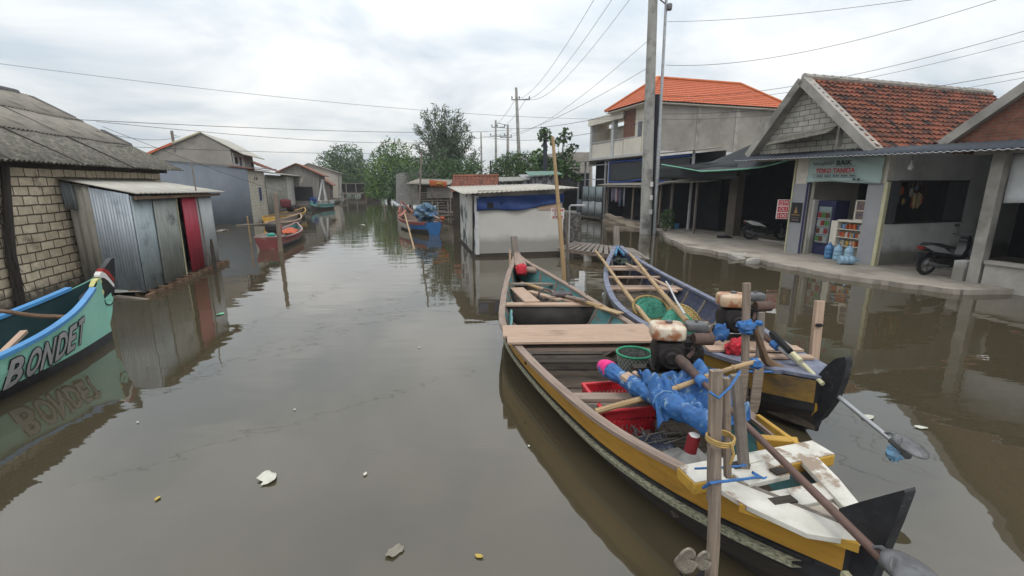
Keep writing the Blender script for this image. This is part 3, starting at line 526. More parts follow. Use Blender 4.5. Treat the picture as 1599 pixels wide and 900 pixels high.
m = MB(F); m.bar((x1-3.5, -.8, .5), (x1+.3, -.8, .5), .9, .1); m.bar((x1-3, -.9, -.5), (x1-3, -.9, .5), .1, .1); m.bar((x1, -.9, -.5), (x1, -.9, .5), .1, .1); m.part('deck', W_GREY, h)
h, F, q = far_house(58, 516, [(487, 322), (515, 319), (515, 288), (497, 277), (487, 283)], 6, mat('dim_brown_boards', (.13, .11, .09), (.08, .07, .06), scale=1.5, stretch=(6, .4, 1)), TILERD, 'small low annexe with sloping red tiles before the beige house', 'shed', 'shed', roof_idx=(2,))
h, F, q = far_house(66, 530, [(470, 318), (528, 311), (528, 270), (482, 256), (470, 262)], 10, mat('beige_board_wall', (.40, .36, .31), (.32, .29, .25), scale=.5, c3=(.22, .20, .18), s3=.3), ASBLITE, 'tall beige house with pale roof at the bend of the canal', roof_idx=(2, 3))
x1 = q[1][0]; m = MB(F)
for y in (2, 5, 8): m.box(x1-.02, x1+.05, y, y+1, .8, 3.2)
m.part('window', DARKIN, h); m = MB(F); m.bar((x1-3, -.9, .45), (x1+1.3, -.9, .45), 1.4, .15); m.bar((x1+1, -1, -.4), (x1+1, -1, .4), .15, .15); m.part('deck', W_GREY, h)
# stilted huts further on
for k, (px, pt, Y, wd, lab) in enumerate([(541, 286, 84, 7, 'open stilted hut with flat grey roof right behind the beige house'), (559, 288, 100, 6, 'dim stilted hut with thin posts near the end of the canal')]):
    o = D(px, 300, Y); F = FR(o.x, o.y, 0, 17); zt = D(px, pt, Y).z; h = thing('stilt_hut', lab, 'hut', F)
    MB(F).box(-wd/2, wd/2, 0, 6, zt-.15, zt).part('roof', ASBMOSS, h); MB(F).box(-wd/2+.4, wd/2-.3, 1.5, 6, .9, zt-.15).part('wall', W_DARK, h)
    MB(F).box(-wd/2, wd/2, 0, 6, .7, .9).part('floor', W_GREY, h)
    for j in range(5): MB(F).cyl((-wd/2+.2+j*(wd-.4)/4, .1, -.5), (-wd/2+.2+j*(wd-.4)/4, .1, zt-.15), .08).part('post', W_GREY, h)
# ================================================================ TREES
def tree(name, lab, base, trunk_h, limbs, blobs, n, size, lm, seed, group=None, tr=.22, asp=.6, shell=.45, cat='tree'):
    t = thing(name, lab, cat, at(base), group); m = MB(); b0 = Vector(base); top = b0+Vector((0, 0, trunk_h))
    m.tube([b0-Vector((0, 0, .4)), b0.lerp(top, .5)+Vector((tr*.5, 0, 0)), top], [tr*1.3, tr, tr*.75], 8)
    q = random.Random(seed)
    for i in range(limbs):
        bb = blobs[i % len(blobs)]; e = Vector(bb[:3])+Vector((q.gauss(0, bb[3]*.35), q.gauss(0, bb[4]*.35), q.gauss(bb[5]*.2, bb[5]*.3))); s0 = b0.lerp(top, q.uniform(.45, 1))
        m.tube([s0, s0.lerp(e, .5)+Vector((0, 0, -.2)), e], [tr*.5, tr*.28, tr*.08], 5)
    m.part('trunk', BARK, t); m = MB(); m.leaves(blobs, n, size, 0, seed, asp, shell); m.part('crown', lm, t, smooth=False); return t
def B(px, py, Y, rx, rz_, ry=None): c = D(px, py, Y); return (c.x, c.y, c.z, rx, ry or rx, rz_)
def g0(px, Y): c = D(px, 300, Y); return (c.x, c.y, 0)
tree('mangrove_tree', 'big round green tree behind the beige house at left of the canal end', g0(538, 95), 4, 9, [B(520, 258, 95, 3.3, 2.6), B(540, 250, 95, 3.6, 3.2), B(556, 262, 95, 2.8, 2.8), B(535, 275, 94, 4.5, 2.8), B(562, 280, 94, 3.4, 2.6)], 8500, .2, LF_MID, 11)
tree('mangrove_tree', 'bright green feathery mangrove leaning over the water in mid canal', g0(606, 68), 3, 9, [B(594, 255, 68, 1.6, 2.4), B(606, 246, 68, 1.6, 2.4), B(624, 243, 67, 1.8, 2.2), B(612, 268, 67, 3.6, 2.5), B(604, 290, 66, 3.4, 1.7), B(632, 268, 66, 2.4, 2.5), B(600, 301, 65, 2.8, 1.0)], 11000, .145, LF_MANG, 12)
tree('mangrove_tree', 'dark leafy mangrove beside the grey block hut behind the bright one', g0(640, 60), 2, 6, [B(636, 285, 60, 2.4, 2.2), B(626, 298, 60, 2.0, 1.3)], 3600, .15, LF_DARK, 13)
tree('small_tree', 'low pale green bush in the gap where the canal ends', g0(573, 120), 2, 4, [B(572, 281, 120, 3.2, 2.6), B(582, 287, 118, 3, 2.2)], 1500, .3, LF_MANG, 14)
# casuarina: fine upright branches with drooping needle sprays
base = g0(700, 50); t = thing('casuarina_tree', 'tall feathery grey green casuarina behind the tiled roof', 'tree', at(base)); m = MB(); lf = MB(); q = random.Random(5)
b0 = Vector(base); m.tube([b0, b0+Vector((.1, 0, 4)), b0+Vector((-.2, 0, 8.8))], [.28, .2, .05], 8)
tips = [(680, 170), (695, 172), (662, 178), (672, 190), (716, 178), (709, 190), (652, 200), (725, 196), (735, 215), (650, 225), (648, 250), (742, 238), (690, 195), (700, 215), (670, 225), (720, 230), (660, 255), (738, 262), (690, 240), (708, 250), (675, 262), (725, 268), (655, 272), (700, 272), (668, 240), (684, 212), (712, 212), (690, 262), (715, 255), (748, 255)]
for (px, py) in tips:
    e = D(px, py, 50+q.uniform(-2, 2)); s0 = b0+Vector((0, 0, max(1.2, (e.z)*q.uniform(.25, .55)))); mid = s0.lerp(e, .55)+Vector((0, 0, -.35)); m.tube([s0, mid, e], [.09, .05, .012], 5)
    for i in range(430):
        u = q.uniform(.25, 1.03); c = (s0.lerp(mid, u*2) if u < .5 else mid.lerp(e, u*2-1)); c = c+Vector((q.gauss(0, .27), q.gauss(0, .27), q.gauss(0, .25)))
        a = Vector((q.gauss(0, .5)+(e.x-s0.x)*.15, q.gauss(0, .5), q.gauss(.35, .6))).normalized(); w = a.cross(Vector((q.gauss(0, 1), q.gauss(0, 1), q.gauss(0, 1)))).normalized(); z = q.uniform(.12, .36)
        lf.add([c-a*z, c-w*z*.17, c+a*z, c+w*z*.17], [(0, 1, 2, 3)], 0, [[(0, 0), (1, 0), (1, 1), (0, 1)]])
m.part('trunk', BARK, t); lf.part('crown', LF_CAS, t, smooth=False)
tree('bushy_tree', 'dense dark bush at the foot of the casuarina', g0(690, 47), 2, 6, [B(668, 272, 47, 2.4, 1.6), B(692, 276, 47, 2.4, 1.8), B(722, 272, 47, 2.2, 1.8), B(742, 280, 47, 1.6, 1.6)], 6500, .1, LF_DARK, 21)
tree('bushy_tree', 'rounded green leafy tree in front of the twin crossarm poles', g0(800, 46), 2.4, 7, [B(788, 262, 46, 1.5, 1.3), B(805, 255, 46, 1.6, 1.2), B(820, 258, 46, 1.4, 1.3), B(800, 274, 46, 2.3, 1.3), B(835, 268, 45, 1.5, 1.3)], 7500, .09, LF_MID, 22)
tree('sparse_tree', 'thin tree with scattered big leaves behind the bamboo pole', g0(872, 36), 3.4, 14, [B(870, 222, 36, .6, .4), B(884, 212, 36, .5, .5), B(893, 232, 36, .6, .35), B(848, 232, 36, .4, .3), B(846, 250, 36, .9, .35), B(880, 246, 36, .7, .5), B(862, 258, 36, 1.3, .5), B(895, 258, 36, .6, .4), B(876, 268, 36, 1.2, .5), B(882, 205, 36, .3, .25), B(900, 278, 36, .5, .3)], 1150, .16, LF_DARK, 23, tr=.1, shell=.2)
tree('small_tree', 'yellow green sprigs of a shrub in front of the sparse tree', g0(838, 40), 2, 5, [B(835, 245, 40, .5, .5), B(842, 240, 40, .5, .4), B(846, 262, 40, .7, .5)], 500, .12, LF_MANG, 24, tr=.06)
m = MB(); q = random.Random(3)
for i in range(46):
    px = q.uniform(-500, 2100); Y = q.uniform(210, 300); c = D(px, 290, Y); m.leaves([(c.x, c.y, q.uniform(2, 3.5), q.uniform(10, 17), 8, q.uniform(2.5, 4.0))], 330, 1.3, 0, i)
m.top('distant_treeline', LF_DARK, 'distant dark treeline on the horizon', 'trees', kind='stuff', smooth=False)
# ================================================================ MIDDLE DISTANCE, RIGHT SIDE OF CANAL
h, F, q = far_house(47, 630, [(623, 319), (690, 322), (690, 262), (662, 265), (623, 271)], 5, GREYBLK, W_GREY, 'grey concrete block hut with open top at the water behind the moored boat', 'hut', 'block_hut')
# dark shack with porch roof
o = P(700, 338); F = FR(o.x, o.y, 0, -8); XW = -3.0; h = thing('wooden_shack', 'dark ramshackle wooden shack behind the red and blue boat', 'shack', F)
m = MB(F); m.box(-2.9, .4, 1.5, 4, 0, 2.4); m.part('wall', mat('dark_patched_boards', (.085, .075, .068), (.045, .04, .038), scale=1.2, stretch=(1, 6, 1), c3=(.17, .155, .14), s3=.8, lo3=.58, hi3=.64), h)
m = MB(F); m.corr((-3.2, -.4, 2.5), (.2, -.4, 2.42), (.2, 2.6, 2.8), (-3.2, 2.6, 2.9), .2, .02); m.part('porch_roof', ASBEST, h, solid=.02)
for x in (-2.95, -1.2, .2): MB(F).cyl((x, -.1, -.4), (x+rnd.uniform(-.1, .1), -.1, 2.5), .05).part('post', W_GREY, h)
m = MB(F)
for k in range(9): m.bar((-2.6+rnd.uniform(-.2, .2), -.1-.05*k, .25+k*.19), (rnd.uniform(-.6, .3), -.1, .25+k*.2), .04, .12, up=(0, 1, 0))
m.part('rail_boards', W_GREY, h)
m = MB(F); m.box(-1.9, .4, .7, .75, 1.4, 2.2); m.part('grey_panel', PLASTER, h); m = MB(F); m.box(-2.9, .3, .0, 1.5, .2, .3); m.part('deck', W_GREY, h)
m = MB(); 
a, b_, c, d_ = D(670, 281, 32), D(698, 284, 32), D(697, 293, 32), D(671, 291, 32); m.grid(lambda u, v: (d_*(1-u)+c*u)*(1-v)+(a*(1-u)+b_*u)*v+Vector((0, .06*math.sin(u*9), 0)), 12, 3)
m.add([a*.6+b_*.4+Vector((0, -.1, -.1)), a*.2+b_*.8+Vector((0, -.1, -.1)), d_*.2+c*.8+Vector((0, -.1, .12)), d_*.6+c*.4+Vector((0, -.1, .12))], [(0, 1, 2, 3)], 1)
m.top('banner', [mat('orange_banner_cloth', (.38, .10, .035), (.28, .07, .03)), mat('banner_yellow', (.35, .22, .06))], 'small orange banner hanging under the porch roof of the wooden shack', 'banner', solid=.01)
# red tiled low roof
o = D(703, 299, 26); F = FR(o.x, o.y, 0, 2); h = thing('tiled_shed', 'low shed with dull red tiled roof behind the white board hut', 'shed', F)
z0 = D(703, 299, 26).z; z1 = D(703, 277, 27.6).z
m = MB(F); m.tiles((0, 0, z0-.05), (2.6, 0, z0+.1), (2.7, 1.9, z1+.05), (0, 1.9, z1), .22, .24, .035, .035); m.part('roof', TILERD, h, solid=.02)
m = MB(F); m.box(.1, 2.5, .3, 3.6, 0, z0-.02); m.part('wall', W_DARK, h)
m = MB(F); m.tube([(0, 1.95, z1+.05), (2.7, 1.95, z1+.1)], .09, 8); m.part('ridge', TILERD, h); m = MB(F); m.poly([(0, 2, z1), (2.7, 2, z1), (2.7, 3.9, z0), (0, 3.9, z0)], .04); m.part('back_slope', TILERD, h)
# junk by the water behind white hut
o = P(700, 345); m = MB(FR(o.x, o.y, 0, 0)); 
for k in range(7): m.bar((-1.6+rnd.random()*.6, k*.1, .15+rnd.random()*.5), (1.2+rnd.random()*.5, .2+k*.1, .15+rnd.random()*.5), .1, .06)
for k in range(5): m.cyl((-1.4+k*.7, .2, -.5), (-1.3+k*.7+rnd.uniform(-.3, .3), .2, 1.3), .04)
m.top('jetty_frame', W_GREY, 'rickety grey plank jetty between the moored boat and the white board hut', 'jetty')
# white board hut on the water
wo_ = P(744, 402); F = FR(wo_.x, wo_.y, 0, 12.5); h = thing('board_hut', 'white board hut standing in the water with a blue tarpaulin under its roof', 'hut', F)
m = MB(F); m.box(0.05, 3.14, 0, 4.9, .12, 1.66); m.part('board_wall', WPANEL, h)
m = MB(F); m.poly([(0, -.02, .1), (0, 4.9, .1), (-.0, 4.9, 2.2), (0, -.02, 2.1)], .04, 0, (-1, 0, 0)); m.part('side_wall', WSTAIN, h, 'mould streaked white side wall')
m = MB(F); m.box(-.03, .1, -.05, .0, .05, 2.1); m.part('corner_trim', FRAME, h)
m = MB(F); m.poly([(-.09, .5, .15), (-.09, 1.5, .15), (-.07, 1.4, 2.08), (-.07, .4, 2.08)], .03, 0, (-1, 0, 0)); m.part('door', WPANEL, h)
m = MB(F); m.box(.1, 3.1, .02, .06, 1.66, 2.28); m.part('upper_panel', CONC, h)
m = MB(F); m.box(2.2, 3.0, -.03, .03, 1.60, 1.78); m.part('ply_strip', W_TAN, h)
def tarpf(u, v):
    x = .03+u*3.1; top = 2.06+.10*u; bot = 1.60+.42*max(0, u-.35)**1.2+.03*math.sin(u*9); bot = min(bot, top-.12)
    return Vector((x, -.07-.03*math.sin(u*17+v*3)-.03*math.sin(v*5+u*4), bot+(top-bot)*v))
m = MB(F); m.grid(tarpf, 50, 8, 0, 3.1, .5); m.part('tarpaulin', NAVYTARP, h, solid=.006)
m = MB(F); m.box(.38, .6, -.12, -.1, 1.68, 1.86); m.box(.85, .92, -.12, -.1, 1.84, 1.9); m.part('tarpaulin_hole', DARKIN, h)
m = MB(F); m.corr((-.5, -.35, 2.17), (3.55, -.35, 2.36), (3.75, 5.3, 2.48), (-.5, 5.3, 2.36), .16, .012, 2); m.part('roof', ASBLITE, h, solid=.03)
m = MB(F); m.box(-.06, 3.18, -.06, 5.0, -.3, .1); m.part('float_base', W_DARK, h)
# bamboo pole with sign
a, b_ = D(882, 440, 11.6), D(863, 214, 11.9); m = MB(); pts_ = [a.lerp(b_, k/9) for k in range(10)]; pts_[0].z = -.4
t = thing('sign_pole', 'tall bamboo pole carrying a red lettered sign in front of the white board hut', 'pole', at(P(880, 440)))
m.tube(pts_, [.062-.0025*k for k in range(10)], 10)
for k in range(1, 9):
    p = pts_[k]; m.tube([p-(b_-a).normalized()*.012, p+(b_-a).normalized()*.012], .067-.0025*k, 10)
m.part('pole', W_BAMBOO, t)
m = MB(); m.cyl(P(888, 432)+Vector((0, 0, -.4)), D(884, 330, 12), .03); m.top('thin_stake', W_GREY, 'thin grey stake standing right behind the bamboo pole', 'stake')
def sign(F, w, h_, lines, parent, cell=None):
    m = MB(F); m.box(-w/2, w/2, -.006, .006, -h_/2, h_/2); m.part('sign_board', PRINTW, parent)
    m = MB(F); n = len(lines)
    for i, (s_, ww) in enumerate(lines):
        z = h_/2-(i+.5)*h_/n
        if cell: m.box(-w*.42, w*.46, -.009, -.0065, z-h_/n*.42, z+h_/n*.42, 0); flat_text(m, s_, (0.02*w, -.012, z), (1, 0, 0), (0, 0, 1), w*ww, h_/n*.55, 1)
        else: flat_text(m, s_, (0, -.010, z), (1, 0, 0), (0, 0, 1), w*ww, h_/n*.72, 0, .02)
    m.part('lettering', [PRINTR, PRINTW], parent)
c = D(870.5, 334, 11.9); sign(at(c, -2), .34, .27, [('CCTM', .85), ('J U', .5), ('37 8', .8)], t)
# pallet pier
o = P(1008, 408, .3); F = FR(o.x, o.y, 0, 21); h = thing('pallet_pier', 'low pier of grey pallets beside the blue boat bow', 'pier', F)
def pier_local(px, py, z): return F.inverted() @ P(px, py, z)
c0, c1, c2, c3 = P(872, 388, .32), P(1012, 405, .32), P(985, 388, .32), P(900, 378, .32)
for k in range(15):
    u = k/14; a = c0.lerp(c1, u); b_ = c3.lerp(c2, u); MB().bar(a+Vector((0, 0, .01*rnd.random())), b_, .13, .025).part('slat', W_GREY, h)
for v in (.05, .5, .95): MB().bar(c0.lerp(c3, v)-Vector((0, 0, .07)), c1.lerp(c2, v)-Vector((0, 0, .07)), .07, .1).part('bearer', W_GREY if v > .1 else W_RAIL, h)
for u in (.05, .35, .65, .9):
    for v in (.1, .9): q = c0.lerp(c1, u).lerp(c3.lerp(c2, u), v); MB().box(q.x-.12, q.x+.12, q.y-.12, q.y+.12, -.5, .2).part('support_block', CONC, h)
m = MB(); q = c1.lerp(c2, .5); m.box(q.x-.18, q.x+.05, q.y-.35, q.y+.3, .22, .3); m.part('green_block', mat('green_painted_block', (.05, .22, .07)), h)
# stone gate stub with white pipe
o = P(893, 388); F = FR(o.x, o.y+.4, 0, 0); m = MB(F); m.box(-.38, .38, 0, .4, -.3, 1.35)
m.top('stone_pillar', mat('rough_dark_stone', (.16, .15, .14), (.06, .055, .05), scale=7, lo=.42, hi=.56, bump=.8), 'rough dark stone pillar beside the white board hut', 'pillar')
m = MB(F); m.tube([(-.1, -.1, -.3), (-.1, -.1, 1.6), (-.05, -.1, 1.66), (.5, -.1, 1.66)], .035, 8); m.top('white_pipe', FRAME, 'white bent pipe rising in front of the rough stone pillar', 'pipe')
# ================================================================ UTILITY POLES
def upole(name, px, base_y, top_px, top_y, Y, r0, r1, m_, lab, arms=(), group=None):
    a = D(px, base_y, Y); a.z = -.4; b_ = D(top_px, top_y, Y); t = thing(name, lab, 'utility pole', at((a.x, a.y, 0)), group); MB().tube([a, a.lerp(b_, .5), b_], [r0, (r0+r1)/2, r1], 12).part('pole', m_, t)
    for (cx, cy, hw, tiltz) in arms:
        c = D(cx, cy, Y); mm = MB(); mm.bar(c+Vector((-hw, 0, -tiltz)), c+Vector((hw, 0, tiltz)), .1, .09); am = mm.part('crossarm', GREYMET, t)
        for s_ in (-.92, -.15 if hw > .8 else .0, .92):
            q = c+Vector((hw*s_, 0, tiltz*s_)); MB().tube([q, q+Vector((0, 0, .12)), q+Vector((0, 0, .16)), q+Vector((0, 0, .34))], [.03, .03, .09, .05], 8).part('insulator', mat('brown_insulator', (.10, .07, .06), rough=.3), am)
    return t, b_
tp, ptop = upole('utility_pole', 1008, 365, 1022, -70, 23.7, .30, .20, POLEC, 'thick pale concrete utility pole beside the pavement')
m = MB(); 
for z in (1.0, 1.7, 2.35): q = D(1008, 365, 23.7).lerp(ptop, z/13); MB().box(q.x+.06, q.x+.2, q.y-.33, q.y-.27, z, z+.24).part('paper_notice', PRINTW, tp)
upole('utility_pole', 1019, 364, 1026, 148, 23.9, .17, .14, POLED, 'dark pole bundled with cables hugging the thick concrete pole')
m = MB(); a = D(1022, 360, 23.6); a.z = -.3; b_ = D(1043, -50, 23.4); t = thing('lamp_pole', 'slender silver pole right of the thick concrete pole', 'pole', at((a.x, a.y, 0)))
MB().tube([a, a.lerp(b_, .45), a.lerp(b_, .46), b_], [.1, .09, .07, .06], 10).part('pole', STEEL, t)
q = D(1041, 8, 23.4); m = MB(); m.tube([q, q+Vector((-.5, 0, .35))], .03, 6); m.blob(q+Vector((.12, -.05, -.1)), (.22, .2, .3)); m.part('bracket', GREYMET, t)
m = MB(); 

upole('utility_pole', 814, 310, 806, 137, 52, .26, .13, POLEC, 'tall crossarm pole above the white board hut', [(813, 156, 1.0, 0)])
upole('utility_pole', 775, 300, 774, 188, 64, .2, .12, POLEC, 'leftmost thin pole with two crossarms behind the rounded green tree', [(778, 199, .9, 0), (777, 213, 1.0, 0)])
upole('utility_pole', 793, 300, 793, 195, 66, .3, .14, POLEC, 'stubby double pole with a transformer beside the thin two arm pole', [(790, 215, .8, 0)])
m = MB(); p0, p1 = D(775, 192, 64), D(793, 196, 66); m.tube([p0, p1], .04, 5); m.top('pole_tie', GREYMET, 'thin tie bar joining the tops of the two distant crossarm poles', 'tie bar')
upole('utility_pole', 753, 300, 751, 207, 58, .16, .08, POLEC, 'thin bare pole just right of the casuarina')
upole('utility_pole', 768, 300, 766, 251, 40, .09, .07, W_DARK, 'short dark post above the dull red tiled roof')
upole('utility_pole', 853, 300, 851, 207, 33, .2, .12, POLED, 'dark blue cable laden pole in front of the sparse tree')
m = MB(); c = D(851, 212, 33); m.leaves([(c.x, c.y, c.z, .5, .5, .5)], 160, .12, 0, 4); m.top('climbing_plant', LF_DARK, 'clump of creeper leaves at the top of the dark blue pole', 'plant', smooth=False)
# ================================================================ CABLES
def wire(p, q, sag, r, lab, mid=None, n=20):
    m = MB(); pts_ = [p.lerp(q, k/n)-Vector((0, 0, 4*sag*(k/n)*(1-k/n))) for k in range(n+1)]; m.tube(pts_, [r*min(1, .45+.55*max(0, p.y-10)/25) for p in pts_], 4, cap=False); m.top('overhead_cable', WIREM, lab, 'cable')
pt = lambda px, py, Y=23.7: D(px, py, Y)
wire(D(-60, 92, 10), pt(1012, 186), .35, .0085, 'long cable crossing the whole left sky from the upper left edge')
wire(D(100, 186, 13), D(800, 203, 50), .3, .014, 'upper of the two near level cables over the left houses')
wire(D(150, 190, 14), D(800, 205, 54), .9, .012, 'lower faint cable just under the near level pair above left houses')
wire(D(150, 205, 13.5), D(281, 213, 28), .22, .012, 'short sagging cable reaching the post on the plaster gable')
wire(D(160, 198, 13.6), D(440, 300, 33), .1, .012, 'thin cable slanting down from the mossy roof toward the lean-to')
wire(D(95, 225, 12.6), D(640, 238, 60), .2, .012, 'lowest cable passing behind the plaster gable')
wire(D(945, -30, 14), D(806, 153, 52), .9, .013, 'left cable of three dropping to the tall crossarm pole')
wire(D(975, -30, 14), D(815, 154, 52), 1.0, .013, 'middle cable of three dropping to the tall crossarm pole')
wire(D(1005, -30, 14), D(822, 154, 52), 1.1, .013, 'right cable of three dropping to the tall crossarm pole')
wire(pt(1014, 62), D(793, 214, 66), .9, .014, 'upper cable from the concrete pole to the distant double pole')
wire(pt(1012, 106), D(775, 213, 64), .7, .014, 'second cable from the concrete pole to the thin two arm pole')
wire(pt(1012, 168), D(777, 199, 64), .5, .016, 'nearly level cable from the concrete pole to the distant poles')
wire(pt(1012, 190), D(751, 212, 58), .7, .014, 'lowest cable from the concrete pole to the thin bare pole')
wire(D(806, 153, 52), D(770, 200, 64), .3, .02, 'left short cable between the tall crossarm pole and the poles beyond')
wire(D(822, 154, 52), D(785, 200, 64), .3, .02, 'right short cable between the tall crossarm pole and the poles beyond')
wire(pt(1042, 34), D(1480, -8, 13), .15, .011, 'topmost cable leaving the silver pole to the upper right')
wire(pt(1040, 102), D(1580, -8, 13), .5, .013, 'sagging cable from the silver pole rising past the brick gable')
wire(pt(1030, 150), D(1630, 40, 12), .5, .012, 'upper cable of a close pair above the orange roof')
wire(pt(1030, 158), D(1630, 56, 12), .45, .010, 'lower cable of a close pair above the orange roof')
wire(pt(1030, 178), D(1630, 106, 11.5), .30, .012, 'cable crossing in front of the weathered tile roof')
wire(pt(1030, 186), D(1630, 116, 11.5), .32, .009, 'thin cable just under the one crossing the weathered tile roof')
# ================================================================ RIGHT ROW OF HOUSES
def SB(o=None): return MB(SF)
# ---- two storey house with orange roof
TF = FR(8.74, 30.24, -.3, -72.8) @ Matrix.Scale(1.12, 4)
h = thing('two_storey_house', 'two storey plaster house with bright orange hipped roof and cream balcony', 'house', TF)
m = MB(TF); m.box(-3.0, 0, 0, 9.3, 0, 6.95); m.part('wall', PLASTER, h)
m = MB(TF); m.box(-7.35, -3.0, 1.3, 9.3, 0, 6.3); m.part('rear_wall', CREAMW, h)
m = MB(TF); m.box(-7.5, 0.02, -.12, .0, 3.7, 4.25); m.box(-7.5, -.02, 0, 1.3, 3.85, 4.15); m.part('balcony_slab', WHITEW, h)
m = MB(TF); m.box(.003, .04, -.05, 8.7, 3.75, 4.32); m.part('white_band', WHITEW, h)
m = MB(TF); m.box(-7.4, -2.9, -.02, .06, 4.25, 5.15); m.box(-2.85, -.9, -.1, -.02, 4.25, 5.15)
m.box(-7.42, -7.3, .06, 1.3, 4.2, 6.9); m.part('balcony_parapet', CREAMW, h)
m = MB(TF); m.bar((-7.4, -.05, 5.25), (-.9, -.05, 5.2), .05, .05)
for x in [-7.3+.8*k for k in range(9)]: m.bar((x, -.05, 5.1), (x, -.05, 5.25), .04, .04)
m.part('balcony_rail', FRAME, h)
m = MB(TF); m.box(-7.5, -2.9, -.2, 1.4, 6.55, 6.75); m.box(-7.5, -2.8, -.25, -.19, 6.4, 6.85); m.part('balcony_roof', CREAMW, h)
m = MB(TF); m.box(-4.45, -4.15, -.1, .2, 4.2, 6.56); m.part('pillar', WHITEW, h); m = MB(TF); m.box(-7.45, -7.2, -.1, .15, 4.2, 6.56); m.part('pillar', WHITEW, h)
m = MB(TF); m.box(-2.95, -1.7, -.07, -.003, 4.2, 6.9); m.part('brick_panel', RBRICK, h)
m = MB(TF); m.box(-1.68, -.65, -.05, -.002, 4.2, 6.92); m.part('cream_panel', CREAMW, h)
w = MB(TF).box(-1.3, -.95, -.08, -.052, 4.9, 6.0).part('window', GLASSD, h); MB(TF).box(-1.36, -1.3, -.09, -.052, 4.85, 6.05).part('frame', FRAME, w)
m = MB(TF); m.box(-.6, .06, -.1, .3, 4.2, 6.9); m.part('corner_column', CONC, h)
E1 = [(-4.3, -.7, 6.9), (.35, -.7, 6.9), (.35, 9.6, 6.9), (-4.3, 9.6, 6.9)]; R1, R2 = (-1.9, 1.4, 8.55), (-1.9, 7.4, 8.55)
m = MB(TF)
def tri_tiles(m, A, B_, T1, T2): m.tiles(A, B_, T2, T1, .26, .3, .03, .02)
tri_tiles(m, E1[1], E1[2], R1, R2); tri_tiles(m, E1[0], E1[1], R1, R1); tri_tiles(m, E1[2], E1[3], R2, R2); tri_tiles(m, E1[3], E1[0], R2, R1)
m.part('roof', TILENEW, h)
m = MB(TF)
for a, b_ in ((R1, R2), (E1[1], R1), (E1[0], R1), (E1[2], R2), (E1[3], R2)): m.tube([Vector(a)+Vector((0, 0, .05)), Vector(b_)+Vector((0, 0, .05))], .09, 6)
m.part('ridge_tiles', mat('ridge_orange_pale', (.55, .16, .05)), h)
m = MB(TF); m.box(-4.2, .25, -.6, 9.5, 6.80, 6.86); m.part('soffit', CREAMW, h)
for y in (2.9, 5.6): MB(TF).box(.003, .03, y, y+.28, 4.3, 6.8).part('concrete_column', CONC, h)
m = MB(TF); m.box(.0, .3, 3.9, 5.2, 3.0, 3.74); m.part('brick_patch', RBRICK, h)
# ---- frame porch with navy shade cloth + gate
PF = FR(8.1, 27.9, 0, -72.8)
def PX(px, py, off=0):      # local x,z on the plane y=off of PF
    o3 = PF @ Vector((0, off, 0)); w = OP(px, py, (o3.x, o3.y), (math.cos(R(-72.8)), math.sin(R(-72.8)))); l = PF.inverted() @ w; return l.x, l.z
h = thing('metal_porch', 'open metal porch with navy edged shade cloth and zinc gate', 'porch', PF)
xl, _ = PX(903, 300); xg0, _ = PX(912, 300); xg1, _ = PX(944, 300); xm, _ = PX(951, 260); xr, _ = PX(1082, 260)
zr = 4.1
m = MB(PF); m.corr((xl-.8, -.35, zr), (xr+.6, -.35, zr+.02), (xr+.6, 1.2, zr+.2), (xl-.8, 1.2, zr+.2), .25, .02); m.part('roof', ASBEST, h, solid=.03)
for x in (xl, xg0+.1, xg1, xm, (xm+xr)/2, xr): MB(PF).bar((x, 0, 0), (x, 0, zr), .1, .1).part('post', FRAME, h)
m = MB(PF); m.bar((xl, 0, 3.8), (xr, 0, 3.8), .06, .06); m.bar((xl, 0, 2.8), (xg1, 0, 2.8), .06, .06); m.part('rail', FRAME, h)
m = MB(PF); m.grid(lambda u, v: Vector((xm+.3+(xr-xm-.4)*u, -.08-.04*math.sin(u*12+v*2), 2.65+(3.9-2.65)*v-.07*math.sin(u*math.pi*3)*(1-v))), 60, 6, 0, 6, 1.2); m.part('shade_cloth', SHADENET, h, solid=.01)
m = MB(PF)
for v in (0, 1): m.tube([Vector((xm+.3+(xr-xm-.4)*u/30, -.13, 2.65+1.25*v-.07*math.sin(u/30*math.pi*3)*(1-v))) for u in range(31)], .045, 5)
m.tube([(xm+.3, -.12, 2.65), (xm+.3, -.12, 3.9)], .045, 5); m.part('cloth_hem', mat('royal_blue_hem', (.03, .08, .33)), h)
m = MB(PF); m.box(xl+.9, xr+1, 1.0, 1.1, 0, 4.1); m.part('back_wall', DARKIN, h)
g = thing('zinc_gate', 'tall grey zinc sheet gate with dented panels beside the clothes porch', 'gate', PF @ Matrix.Translation((xg0, 0, 0)))
for k in range(3):
    a = xg0+k*(xg1-xg0)/3; b_ = a+(xg1-xg0)/3-.03
    MB(PF).corr((a, -.12, .12), (b_, -.12, .12), (b_, -.12, 1.2), (a, -.12, 1.2), .5, .01).part('lower_panel', ZINCW, g, solid=.01); MB(PF).corr((a, -.10, 1.22), (b_, -.10, 1.22), (b_, -.10, 2.3), (a, -.10, 2.3), .5, .01).part('upper_panel', ZINCP, g, solid=.01)
MB(PF).corr((xl, -.1, .1), (xg0-.05, -.1, .1), (xg0-.05, -.1, 1.3), (xl, -.1, 1.3), .5, .01).part('side_panel', BLUEGREY, g, solid=.01)
m = MB(PF)
for x in (xg0, (2*xg0+xg1)/3, (xg0+2*xg1)/3, xg1): m.bar((x, -.16, .1), (x, -.16, 2.32), .04, .04)
m.part('gate_frame', GREYMET, g)
